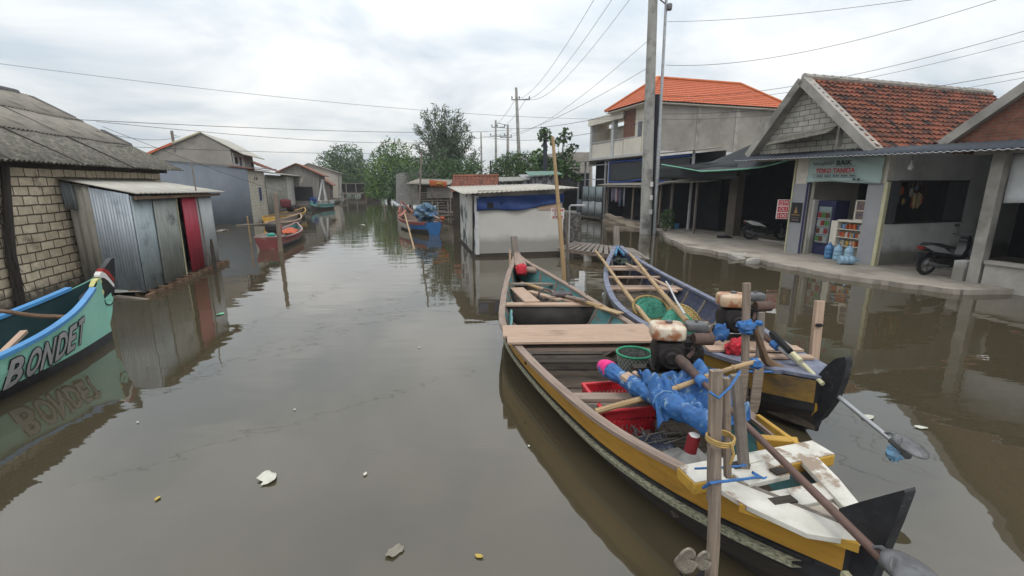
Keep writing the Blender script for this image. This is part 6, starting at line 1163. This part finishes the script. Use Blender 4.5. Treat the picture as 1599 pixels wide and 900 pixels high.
m = MB(); m.tube([D(1108, 612, 2.38), D(1122, 622, 2.34), D(1140, 605, 2.4), D(1150, 590, 2.7), D(1156, 580, 2.75)], .008, 5); m.top('thin_rope', ROPEBL, 'thin blue cord joining the tops of stake and timber post', 'rope')
# clump at foot of stake
t = thing('debris_clump', 'clump of dark net with pale shell shaped floats at the foot of the split stake', 'debris', FR(1.05, 2.2, 0)); m = MB(); c0 = D(1085, 890, 2.22); c0.z = .14
m.blob(c0+Vector((.03, 0, -.05)), (.2, .18, .34), .7, 10, jit=.5, seed=4)
for k in range(40): p = c0+Vector((rnd.gauss(.03, .05), rnd.gauss(-.02, .05), rnd.uniform(-.12, .1))); m.tube([p, p+Vector((rnd.gauss(0, .03), rnd.gauss(0, .03), rnd.gauss(0, .04)))], .006, 4)
m.part('dark_net', DARKIN, t)
for px, py, s_ in ((1068, 868, .06), (1093, 868, .045)):
    c0 = D(px, py, 2.16); m = MB(); m.grid(lambda u, v: c0+Vector((s_*(1+.35*noise.noise(Vector((u*7, px, 0))))*v*math.cos(u*6.283), -.02-.02*v*v+.01*math.sin(u*12)*v, s_*1.35*v*math.sin(u*6.283))), 20, 5); m.part('pale_float', mat('dirty_foam', (.26, .23, .185), (.11, .095, .075), scale=14), t, solid=.012)
# ---------------- second boat (B)
cx_ = [11.95, 11.4, 10.6, 9.6, 8.6, 7.6, 6.8, 5.9, 5.2, 4.6, 4.35, 4.2]
cc = [2.72, 2.68, 2.64, 2.62, 2.62, 2.64, 2.68, 2.74, 2.84, 2.96, 3.02, 3.06]
cw = [.02, .18, .42, .64, .79, .88, .86, .72, .54, .36, .2, .08]
cg = [.98, .82, .68, .58, .53, .50, .50, .50, .53, .57, .60, .62]
bb = Boat(Matrix(), cx_, cc, cw, cg, wmap); bb.capm = 1; bb.rock = .3
Bo = thing('fishing_boat', 'second wooden boat with blue gunwale and green baskets, moored right of the nearest', 'boat', FR(2.7, 8, 0))
MID = mat('scraped_whitish_hull', (.30, .29, .27), (.16, .15, .13), scale=4, stretch=(1, 3, 1), c3=(.08, .07, .06), s3=3, lo3=.55, hi3=.7)
bb.hull(Bo, [mat('weathered_hull_mix', (.33, .20, .04), (.24, .14, .03), scale=1.5, c3=(.10, .07, .04), s3=2), BLACKP, W_DARK, W_DARK], [.24, .34], [BLUEIN, INB, INB])
bb.strip(Bo, -1, .11, .19, .006, MID, .05, .68, 'scraped_side_band'); bb.strip(Bo, -1, .19, .06, .009, AQUABLUE, .75, .9, 'blue_stripe')
bb.rail(Bo, BLUEP, .10, .045, .03, .97)
bb.ribs(Bo, [.12, .2, .28, .36, .44, .52, .6, .67, .74], W_GREY)
for k, a in enumerate((10.55, 10.35, 9.75, 9.0, 8.85)): bb.thwart(Bo, a, .16 if k != 2 else .1, W_TAN if k % 2 == 0 else W_RAIL, None)
m = MB()
for k in range(10): a = 5.2+k*.58; m.bar(bb.pt(a, -bb.w(a)*.6, .1), bb.pt(a, bb.w(a)*.6, .1), .52, .02)
m.part('floor_boards', INB, Bo)
for a, x in ((6.9, .6), (6.35, .52)):
    m = MB(); m.bar(bb.pt(a-.1, bb.w(a)*.35, .15), bb.pt(a+.05, bb.w(a)-.05, .53), .12, .09); m.part('heavy_rib', W_BROWN, Bo, bevel=.01)
m = MB(); m.bar((2.71, 11.8, .6), (2.70, 12.02, 1.42), .14, .12); m.part('stem_post', W_GREY, Bo, bevel=.01)
m = MB(); m.poly([(2.70, 11.98, .98), (2.50, 11.4, .83), (2.60, 11.36, .80), (2.70, 11.7, .9), (2.78, 11.36, .80), (2.86, 11.4, .83)], .06, 0, (0, 0, 1)); m.part('bow_cap', AQUABLUE, Bo)
m = MB(); q = random.Random(2)
for k in range(50): p = bb.pt(11.1+q.gauss(0, .2), q.gauss(0, .1), .62+q.uniform(0, .08)); m.tube([p, p+Vector((q.gauss(0, .09), q.gauss(0, .09), q.gauss(0, .03)))], .01, 4)
m.top('dark_net_coil', NETTING, 'dark net bundle tucked in the blue bow of second boat', 'net')
m = MB(); m.poly([tuple(bb.pt(a, sd*(bb.w(a)-.02), bb.g(a)+.045)) for a, sd in ((5.0, -1), (4.6, -1), (4.25, -1), (4.20, -1), (4.20, 1), (4.25, 1), (4.6, 1), (5.0, 1))], .04, 0, (0, 0, 1)); m.part('stern_deck', BLUEP, Bo, bevel=.005)
m = MB(); m.bar(bb.pt(5.45, -.6, .56), bb.pt(5.4, .6, .56), .22, .035); m.bar(bb.pt(5.15, -.55, .60), bb.pt(5.15, .55, .60), .16, .03); m.bar(bb.pt(4.85, -.3, .63), bb.pt(4.8, .4, .63), .1, .03); m.part('deck_plank', W_TAN, Bo, bevel=.004)
bo_, bd = (3.05, 4.25), (.26, -.96)
fin([(1262, 590), (1276, 592), (1292, 574), (1308, 560), (1324, 557), (1327, 566), (1320, 596), (1306, 628), (1288, 652), (1264, 668), (1240, 675), (1190, 668), (1150, 640), (1200, 612), (1240, 612), (1256, 604)], bo_, bd, .075, FINBLK, Bo, 'stern_fin')
fin([(1176, 590), (1215, 600), (1252, 606), (1258, 610), (1256, 618), (1264, 624), (1274, 621), (1281, 628), (1281, 640), (1275, 648), (1269, 645), (1266, 655), (1256, 663), (1244, 658), (1225, 638), (1190, 620)], bo_, bd, .12, YELLOW, Bo, 'stern_scroll')
# items in boat B
def onB(a, lat, z): return bb.pt(a, lat, z)
paddle('bamboo_pole', 'left long bamboo punting pole lying over the second boat bow', D(930, 392, 11.4), D(1025, 520, 6.3), .036, (.25, .06), W_BAMBOO)
paddle('bamboo_pole', 'right long bamboo pole running down the middle of the second boat', D(983, 396, 11.2), D(1072, 503, 6.2), .04, None, W_BAMBOO)
paddle('bamboo_pole', 'short curved tan pole between the two long bamboo poles', D(978, 412, 10.6), D(1045, 450, 8.0), .03, (.3, .07), W_TAN)
paddle('white_rod', 'thin white rod slanting down to the rear engine in the second boat', D(1040, 440, 7.9), D(1069, 492, 6.2), .016, None, FRAME, 'rod')
qa = onB(7.55, -.36, .16); basket(FR(qa.x, qa.y, qa.z-.02, 0) @ Matrix.Rotation(R(30), 4, 'X'), .20, .28, .42, GREENWEAVE, YWEAVE, 'upright turquoise woven basket with straw rim in the second boat', rimr=.022, pattern=GREENWEAVE, inner=GREENWEAVE, band=YWEAVE)
m = MB(FR(qa.x, qa.y, qa.z, 0) @ Matrix.Rotation(R(38), 4, 'X')); 
qb = onB(6.65, -.30, .28); basket(FR(qb.x, qb.y, qb.z, 25) @ Matrix.Rotation(R(-30), 4, 'X') @ Matrix.Rotation(R(62), 4, 'Y'), .21, .27, .40, GREENWEAVE, YWEAVE, 'turquoise woven basket tipped on its side in front of the upright one', rimr=.024, pattern=GREENWEAVE, band=YWEAVE)
q = random.Random(12); m = MB()
for k in range(90): p = onB(6.2+q.gauss(0, .35), .42+q.gauss(0, .12), .25+q.uniform(0, .2)); m.blob(p, (q.uniform(.05, .12), q.uniform(.05, .12), q.uniform(.03, .08)), .7, 4, jit=.3, seed=k, m=q.randrange(3))
m.top('scrap_heap', [mat('scrap_tan', (.28, .22, .17)), mat('scrap_brown', (.12, .085, .06)), mat('scrap_grey', (.2, .2, .2))], 'heap of small brown scraps along the right wall of second boat', 'scraps', kind=None)
engine('long_tail_engine', 'black long tail engine with rust brown tank on the second boat', (2.88, 5.62, .60), -6, mat('brown_rusty_tank', (.42, .25, .14), (.50, .40, .29), scale=5, c3=(.28, .11, .05), s3=5, lo3=.5, hi3=.6, coord='Object', rough=.4), .80, (D(1178, 512, 5.25), D(1395, 690, 3.5), .022, STEEL))
m = MB(); m.bar(onB(5.6, -.5, .50), onB(5.6, .5, .50), .5, .1); m.top('engine_bed', W_DARK, 'dark wooden engine bed under the rust brown tank engine', 'engine bed')
m = MB(); m.blob(D(1398, 708, 3.5), (.12, .1, .12), .8, 8, jit=.6, seed=6); m.top('blue_cloth_tie', mat('sky_blue_cloth', (.12, .35, .58), (.4, .5, .6), scale=9), 'pale blue cloth tied to the propeller of the second boat', 'cloth')
m = MB(); m.blob(D(1150, 545, 5.05), (.30, .22, .26), 1.0, 12, jit=.35, seed=15, rz=.5, tilt=(.4, .3)); m.top('red_bundle', REDCL, 'red cloth bundle behind the tied stake on the second boat', 'bundle')
m = MB(); m.blob(D(1125, 520, 5.3), (.16, .14, .2), .7, 8, jit=.6, seed=7); m.top('blue_bag', BLUETARP, 'crumpled blue bag between the two engines', 'bag')
t = thing('mooring_stake', 'slim upright stake wrapped in blue rag beside the second boat engine', 'stake', FR(2.42, 4.45, 0)); a, b_ = D(1166, 442, 4.5), D(1162, 640, 4.4)
m = MB(); m.bar(b_, a, .07, .04, up=(0, 1, 0)); m.part('board', W_POST, t, bevel=.004); c = Vector(b_); c.z = -.3; MB().tube([c, b_, b_+Vector((0, 0, .15))], .035, 8).part('round_trunk', W_POST, t)
m = MB(); q = D(1166, 508, 4.43); m.blob(q, (.17, .14, .09), .8, 8, jit=.7, seed=1); m.blob(q+Vector((0, 0, -.06)), (.12, .12, .06), .8, 8, jit=.5, seed=2); m.blob(q+Vector((.12, 0, .02)), (.08, .06, .05), .8, 6, jit=.5, seed=3)
for k in range(4): m.tube([q+Vector((.06*math.cos(j*.5), .05*math.sin(j*.5), -.05+.022*k)) for j in range(13)], .010, 5)
m.part('blue_rag', ROPEBL, t)
for k, (px, lab) in enumerate([(1155, 'left narrow paddle blade lashed to the slim stake'), (1178, 'right narrow paddle blade lashed to the slim stake')]):
    a, b_ = D(px, 560, 4.36), D(px-1, 640, 4.32); m = MB(); w = .05; m.prism([(-w*.7, 0), (w*.7, 0), (w, .1), (w, .42), (w*.6, .55), (-w*.6, .55), (-w, .42), (-w, .1)], (b_.x, b_.y, b_.z-.03), (1, 0, 0), (0, 0, 1), .02); m.top('paddle_blade', W_POST, lab, 'paddle', bevel=.005)
m = MB(); m.tube([D(1178, 512, 4.45), D(1190, 545, 4.5), D(1195, 562, 4.55), D(1208, 572, 4.6), D(1232, 582, 4.5)], [.028, .035, .045, .05, .04], 9); m.top('tiller_branch', W_BROWN, 'bent brown branch used as a tiller beside the slim stake', 'tiller')
m = MB(); m.bar(D(1187, 560, 4.75)+Vector((0, 0, -.2)), D(1189, 488, 4.8), .06, .04, up=(0, 1, 0)); m.top('dark_stick', W_GREY, 'short dark stick standing right of the slim stake', 'stick')
m = MB(); m.tube([D(1150, 582, 4.4), D(1165, 580, 4.33), D(1183, 581, 4.36), D(1240, 580, 4.6)], .012, 5); m.top('blue_rope', ROPEBL, 'flat blue rope around the two paddle blades', 'rope')
m = MB(); a, b_ = D(1205, 520, 5.0), D(1285, 600, 4.15); 
m.tube([a, a.lerp(b_, .4)], .035, 8, 0); m.tube([a.lerp(b_, .45), a.lerp(b_, .6)], .033, 8, 1); m.tube([a.lerp(b_, .65), b_], .022, 8, 1)
m.top('shaft_sleeve', [RUBBER, YELTRIM], 'black and pale sleeve bound on the second boat shaft', 'sleeve')
# standalone post behind boat B
m = MB(); a, b_ = D(1280, 470, 5.6), D(1268, 585, 5.5); c = Vector(b_)-(a-b_)*.9; m.bar(c, a, .105, .06, up=(0, 1, 0)); t = m.top('timber_stake', W_TAN, 'plain tan timber stake in the water right of the second boat', 'stake', bevel=.004)
m = MB(); q = D(1277, 507, 5.55); m.blob(q+Vector((0, -.03, 0)), (.1, .04, .04), .8, 6, jit=.4); m.part('knot', DARKIN, t)
# ---------------- mint green boat at left (C)
dx_ = [2.2, 3.4, 4.5, 5.5, 6.2, 6.75, 7.05, 7.2]
dc = [-6.35, -6.42, -6.48, -6.53, -6.56, -6.57, -6.57, -6.57]
dw = [.60, .70, .70, .60, .45, .24, .10, .03]
dg = [.55, .52, .53, .60, .72, .88, 1.0, 1.08]
bn = Boat(Matrix(), dx_, dc, dw, dg, wmap)
Cb = thing('fishing_boat', 'mint green painted boat with bright blue gunwale and ornate prow at left edge', 'boat', FR(-6.5, 5, 0))
bn.hull(Cb, [BONGREEN, BONGREEN, BLACKP, BLACKP], [.2, -.15], [BONIN, BONIN, BONIN], n if 0 else .1)
bn.rail(Cb, BONBLUE, .10, .045, 0, .93); bn.ribs(Cb, [.25, .4, .55, .7], BONIN)
co, cd_ = (-6.57, 6.9), (0.02, 1.0)
fin([(132, 500), (136, 462), (146, 450), (160, 446), (173, 448), (174, 460), (172, 490), (164, 528), (150, 552), (120, 574), (110, 570), (120, 540)], co, cd_, .07, BONGREEN, Cb, 'prow')
fin([(110, 560), (127, 536), (163, 530), (158, 543), (149, 554), (115, 575)], co, cd_, .09, BLACKP, Cb, 'prow_boot')
fin([(128, 463), (146, 448), (158, 420), (170, 404), (175, 403), (176, 430), (175, 458), (172, 464), (170, 456), (164, 462), (156, 470), (149, 464), (147, 458), (142, 470), (138, 462), (126, 470)], co, cd_, .085, BLACKP, Cb, 'prow_black_top')
fin([(154, 426), (157, 419), (165, 423), (174, 435), (174, 441), (166, 431), (160, 427)], co, cd_, .093, mat('prow_red', (.30, .03, .025)), Cb, 'prow_red_band')
fin([(151, 430), (154, 424), (160, 427), (166, 434), (174, 444), (174, 449), (164, 438), (158, 434), (152, 434)], co, cd_, .097, PRINTW, Cb, 'prow_white_band')
fin([(143, 448), (147, 437), (153, 434), (155, 440), (152, 450), (147, 452)], co, cd_, .093, PKYEL, Cb, 'prow_yellow_flame')
def ring(cx, cy, r0, r1, th, mt, nm, a0=0, a1=6.283):
    n_ = 20; out_ = [(cx+r1*math.cos(a0+(a1-a0)*k/n_), cy+r1*math.sin(a0+(a1-a0)*k/n_)) for k in range(n_+1)]; inn = [(cx+r0*math.cos(a0+(a1-a0)*k/n_), cy+r0*math.sin(a0+(a1-a0)*k/n_)) for k in range(n_, -1, -1)]; fin(out_+inn, co, cd_, th, mt, Cb, nm)
ring(152, 457, 3.2, 6.2, .097, PKYEL, 'prow_scroll', -2.5, 2.6); ring(166, 470, 3.0, 5.5, .097, BONGREEN, 'prow_scroll', .3, 5.2); ring(166, 470, 5.0, 7.2, .093, BLACKP, 'prow_scroll_line', .2, 3.4)
# lettering on the canal side
def hullmap(u, v):      # u 0..1 from left (near) to right (bow); v -0.5..0.5
    a = 4.95+u*(6.35-4.95); dz = .245-v*.34+.06*u*u; return bn.side(a, 1, dz, 0)
for nm, m_, ex, off, sh in (('letter_shadow', PRINTK, .05, .010, (.016, -.05)), ('letter_outline', PRINTK, .055, .013, (0, 0)), ('lettering', LETTER, .028, .019, (0, 0))):
    m = MB(); word = 'BONDET'; pos = [(0.05, .16), (.235, .16), (.41, .155), (.585, .15), (.75, .12), (.90, .115)]
    for ch, (u0, wd) in zip(word, pos):
        v_, f_ = txt(ch, 1., ex); vv, _ = txt(ch, 1., 0); x0, x1_ = min(p.x for p in vv), max(p.x for p in vv); y0, y1 = min(p.y for p in vv), max(p.y for p in vv); pts_ = []
        for p in v_:
            fy = (p.y-y0)/(y1-y0)-.5; fx = (p.x-x0)/(x1_-x0)-.5; u = u0+wd*.5+fx*wd*.84+fy*.05+sh[0]; q = hullmap(u, fy*.95+sh[1]); q.x += off; pts_.append(q)
        m.add(pts_, f_)
    m.part(nm, m_, Cb, smooth=False)
paddle('wooden_oar', 'brown pole lying across the mint green boat', D(-30, 484, 5.6), D(104, 497, 6.2), .03, None, W_BROWN)
m = MB(); m.bar(D(-20, 575, 4.9), D(38, 518, 5.7), .07, .04); m.top('wooden_stick', W_TAN, 'tan wooden stick inside the mint green boat', 'stick')
bn.thwart(Cb, 5.2, .2, BONIN); bn.thwart(Cb, 4.2, .2, BONIN)
# ---------------- small boats further away: local frame, bow at +x
def small_boat(name, lab, F, Ln, Wd, H_, outer, rail_m, inner, bow=.35, transom=.6, bands=None, thw=2, dark=None, thm=None):
    t = thing(name, lab, 'boat', F); xs = [-Ln/2, -Ln*.35, -Ln*.1, Ln*.15, Ln*.35, Ln*.47, Ln/2]; w = [Wd/2*transom, Wd*.46, Wd*.5, Wd*.46, Wd*.28, Wd*.08, .02]; g = [H_*1.1, H_, H_*.95, H_, H_*1.15, H_*1.4, H_*1.5+bow*.1]
    b_ = Boat(F, xs, [0]*7, w, g, lambda a, l, z: (a, l, z), 26); b_.hull(t, outer, bands or [H_*.35, H_*.6], inner, .1, keel=-.18); b_.rail(t, rail_m, .07, .04, 0, .99, n=30)
    for k in range(thw): b_.thwart(t, -Ln*.25+k*Ln*.25, .2, thm or W_RAIL, None)
    return t, b_
DKRED = mat('dull_red_hull', (.22, .06, .055), (.15, .045, .045), scale=3, c3=(.3, .25, .22), s3=3, lo3=.6, hi3=.72)
def dirF(p, q, z=0): d = q-p; return FR((p.x+q.x)/2, (p.y+q.y)/2, z, math.degrees(math.atan2(d.y, d.x)))
p, q = P(412, 394), P(470, 366); t, b_ = small_boat('small_boat', 'dull red small boat with orange net by the upright pole', dirF(p, q), 5.0, 1.25, .42, [DKRED, mat('pale_red_band', (.32, .15, .13)), BLACKP], mat('pinkish_rail', (.34, .22, .2)), [TEAL, INB, INB], transom=.75, thw=1)
F = b_.F; m = MB(F); m.grid(lambda u, v: Vector((.1+u*1.7, (v-.5)*.85*(1-.4*u), .36+.16*math.sin(u*3.1)*math.sin(v*3.1)+.04*noise.noise(Vector((u*6, v*6, 0))))), 24, 16); m.top('orange_net', ORANGE, 'orange net heap in the dull red boat', 'net', solid=.02)
e = MB(F); e.blob((-1.5, .1, .75), (.5, .4, .36), .5, 8, jit=.2); e.blob((-.95, 0, .6), (.35, .3, .5), .6, 8, jit=.2, m=1); e.tube([(-1.3, 0, .6), (-.3, 0, .35)], .05, 6); e.top('boat_engine', [BLKMET, mat('red_engine_cover', (.35, .05, .05))], 'black and red engine on the dull red boat', 'boat engine')
m = MB(F); m.box(-2.4, -1.5, -.4, .4, .44, .47, 0); m.blob((-2.0, 0, .52), (.3, .3, .1), .6, 6, jit=.3, m=1); m.top('stern_board', [W_GREY, mat('turquoise_rag', (.06, .4, .32))], 'grey board with turquoise rag at the near end of the dull red boat', 'board')
m = MB(); a = P(438, 392); a.z = -.5; b2 = D(430, 302, 17.2); m.tube([a, b2], [.09, .07], 9); m.top('mooring_pole', W_POST, 'tall grey pole standing in front of the dull red boat', 'pole')
m = MB(); a = D(384, 400, 20); a.z = -.3; m.tube([P(392, 378)+Vector((0, 0, -.3)), D(386, 338, 20)], .03, 6); m.top('thin_pole', W_BAMBOO, 'short thin pole leaning before the blue grey wall', 'pole')
p, q = P(418, 352), P(478, 338); t, b_ = small_boat('small_boat', 'yellow edged small boat moored beside the white end panel', dirF(p, q), 7.5, 1.5, .45, [YELLOW, WPANEL, W_DARK], YELLOW, [INB, INB, INB], transom=.5)
F = b_.F; e = MB(F); e.blob((0.0, .1, 1.15), (.9, .6, .6), .5, 8, jit=.2); e.blob((.5, 0, .8), (.5, .5, .5), .6, 8, jit=.2, m=1); e.tube([(0, 0, .9), (1.6, 0, .7)], .07, 6); e.top('boat_engine', [mat('maroon_engine', (.12, .025, .03)), BLKMET], 'maroon and black engine on the yellow edged boat', 'boat engine')
p, q = P(420, 362), P(472, 346); t, b_ = small_boat('small_boat', 'bare wooden small boat between the red and yellow edged boats', dirF(p, q), 6.0, 1.2, .36, [W_GREY, WPANEL, W_DARK], W_TAN, [INB, INB, INB], transom=.3)
p, q = P(487, 328), P(516, 321); p2, q2 = Vector((-19.5, 45, 0)), Vector((-20.2, 51.5, 0))
p2, q2 = P(488, 329), P(516, 326); t, b_ = small_boat('small_boat', 'teal boat loaded with white sacks at the far left bank', dirF(q2, p2), 4.0, 1.2, .6, [mat('teal_hull', (.08, .27, .27), (.06, .2, .2), scale=3), mat('teal_hull_pale', (.2, .36, .36)), W_DARK], FRAME, [INB, INB, INB], transom=.6)
F = b_.F; m = MB(F)
for k in range(7): m.blob((-1.5+k*.42, rnd.uniform(-.3, .3), .72), (.5, .45, .35), .6, 6, jit=.3, seed=k)
m.top('white_sacks', WPANEL, 'pile of white sacks on the teal boat', 'sacks'); m = MB(F)
for a, b2 in (((.6, 0, .6), (-.4, .1, 2.9)), ((-1.2, 0, .6), (-.4, .1, 2.9)), ((-.4, .3, .4), (-.4, .1, 2.9))): m.tube([a, b2], .09, 6)
m.top('mast_frame', FRAME, 'pale A shaped mast standing on the teal boat', 'mast')
m = MB(F); m.blob((1.5, 0, .9), (.6, .6, .7), .6, 7, jit=.3); m.top('navy_cover', NAVYTARP, 'navy cover over the near end of the teal boat', 'cover')
# red / white / blue boat mid canal
p, q = P(677, 367), P(630, 352); F = dirF(p, q); t, b_ = small_boat('small_boat', 'red white and blue wooden boat moored beside the wooden shack', F, 6.4, 1.6, .58, [mat('blue_hull_paint', (.03, .13, .32), (.025, .09, .22), scale=3), mat('blue_hull_paint', (0, 0, 0)), W_DARK], mat('reddish_rail', (.30, .12, .09), (.22, .09, .07)), [W_RAIL, W_DARK, W_DARK], bow=3, transom=.45)
b_.strip(t, 1, .06, .12, .02, DKRED, .02, .95, 'red_side_stripe'); b_.strip(t, -1, .06, .12, .02, DKRED, .02, .95, 'red_side_stripe')
b_.strip(t, 1, .3, .3, .015, mat('cream_side_paint', (.5, .46, .38), (.38, .35, .3), scale=3), .3, .97, 'cream_side'); b_.strip(t, -1, .3, .3, .015, MATS['cream_side_paint'], .3, .97, 'cream_side')
m = MB(F); m.blob((-1.9, 0, 1.0), (1.4, 1.05, .85), .95, 20, jit=.55, seed=3); m.top('tarp_bundle', mat('blue_floral_tarp', (.035, .08, .20), (.12, .20, .20), scale=4, c3=(.28, .34, .34), s3=6, lo3=.58, hi3=.62, bump=.5), 'blue patterned bundle on the stern of the red white and blue boat', 'bundle')
m = MB(F); m.tube([(-1.2, .3, 1.2), (-3.2, -.3, .8)], .06, 6, 0); m.blob((-3.0, -.5, .8), (.45, .18, .16), .6, 6, m=1, jit=.2); m.top('tiller_pole', [W_RAIL, ORANGE], 'pale tiller pole with orange float over the blue stern', 'pole')
m = MB(F); m.tube([(-.3, 0, .3), (-.6, -.3, 4.3)], .05, 6); m.top('thin_mast', W_GREY, 'thin bare mast standing in the red white and blue boat', 'mast')
m = MB(F); m.tube([(2.3, .45, .8), (3.2, 0, 1.45), (2.3, -.45, .8)], .07, 6); m.bar((1.0, .65, .7), (2.3, 0, .95), .15, .05); m.part('bow_frame', MATS['reddish_rail'], t)
m = MB(); a = P(655, 400); m.tube([P(652, 398)+Vector((0, 0, -.3)), D(632, 334, 24)], .035, 6); m.top('leaning_pole', W_BAMBOO, 'thin leaning pole left of the red white and blue boat', 'pole')
p, q = P(560, 310), P(590, 309)
t, b_ = small_boat('small_boat', 'dark distant boat at the foot of the bright mangrove', FR(D(584, 300, 78).x, 78, 0, 100), 9, 2.2, .9, [W_DARK, W_DARK], W_GREY, [INB]); t, b_ = small_boat('small_boat', 'distant reddish boat at the end of the canal', FR(D(571, 300, 100).x, 100, 0, 110), 9, 2.4, 1.0, [DKRED, W_DARK], FRAME, [INB])
# stakes standing in the water
for px, py, tx, ty, lab in [(490, 322, 488, 292, 'thin dark stake before the teal boat'), (533, 318, 534, 295, 'pale stake in front of the beige house deck'), (601, 330, 600, 318, 'short stub stake below the bright mangrove')]:
    a = P(px, py); m = MB(); m.tube([a+Vector((0, 0, -.4)), D(tx, ty, a.y)], .07, 6); m.top('water_stake', W_GREY, lab, 'stake')
# floating litter
lit = [(419, 748, .10, PAPER, 'large white plate like litter floating in mid canal'), (616, 862, .062, mat('grey_dirty_litter', (.25, .23, .19), (.15, .13, .1), scale=10), 'greyish crumpled litter floating at the bottom of the picture'), (748, 869, .025, LEAFY, 'small yellow leaf floating near the bottom edge'),
       (570, 741, .022, PAPER, 'tiny white flake floating right of the large white litter'), (246, 779, .022, LEAFY, 'yellow leaf floating below the mint green boat reflection'), (655, 543, .018, PAPER, 'small pale flake floating left of the tan boards'),
       (826, 697, .016, PAPER, 'tiny speck near the nearest boat reflection edge'), (215, 660, .014, PAPER, 'pale speck beside the mint green reflection'), (344, 491, .08, mat('mint_plastic_litter', (.15, .4, .25)), 'mint green plastic scrap floating beyond the zinc shack'),
       (1438, 668, .05, PAPER, 'pale scum flake right of the second boat propeller'), (1355, 652, .07, PAPER, 'white foam flake just right of the second boat fin'), (565, 352, .2, PAPER, 'white bird like scrap on the far water'), (460, 640, .014, PAPER, 'very small fleck in the lower centre left')]
for k, (px, py, r_, mt, lab) in enumerate(lit):
    p = P(px, py, .006); q = random.Random(k); n_ = 20; m = MB(at(p, q.uniform(0, 360))); pts_ = [(r_*(1.1+.45*noise.noise(Vector((math.cos(j*6.283/n_)*1.4+k*5, math.sin(j*6.283/n_)*1.4, k))))*math.cos(j*6.283/n_), r_*.66*(1+.6*noise.noise(Vector((math.cos(j*6.283/n_)*2, math.sin(j*6.283/n_)*2+k*3, k))))*math.sin(j*6.283/n_)) for j in range(n_)]
    m.grid(lambda u, v: Vector((pts_[int(round(u*n_)) % n_][0]*v, pts_[int(round(u*n_)) % n_][1]*v, .004+.16*r_*(v*v)*math.sin(u*12.56+k)*.5+.10*r_*v)), n_, 4); m.top('floating_scrap', mt, lab, 'scrap', solid=.003)
# ================================================================ HAZE (pale air that softens the far end of the canal)
hz = bpy.data.materials.new('pale_air'); hz.use_nodes = True; t = hz.node_tree; t.nodes.clear()
pv = t.nodes.new('ShaderNodeVolumePrincipled'); pv.inputs['Color'].default_value = (.92, .95, 1, 1); pv.inputs['Density'].default_value = .0007; pv.inputs['Anisotropy'].default_value = .2
ot = t.nodes.new('ShaderNodeOutputMaterial'); t.links.new(pv.outputs[0], ot.inputs['Volume'])
MB().box(-1600, 1600, -700, 2600, -2, 32).top('haze', hz, kind='stuff', smooth=False, M=Matrix())
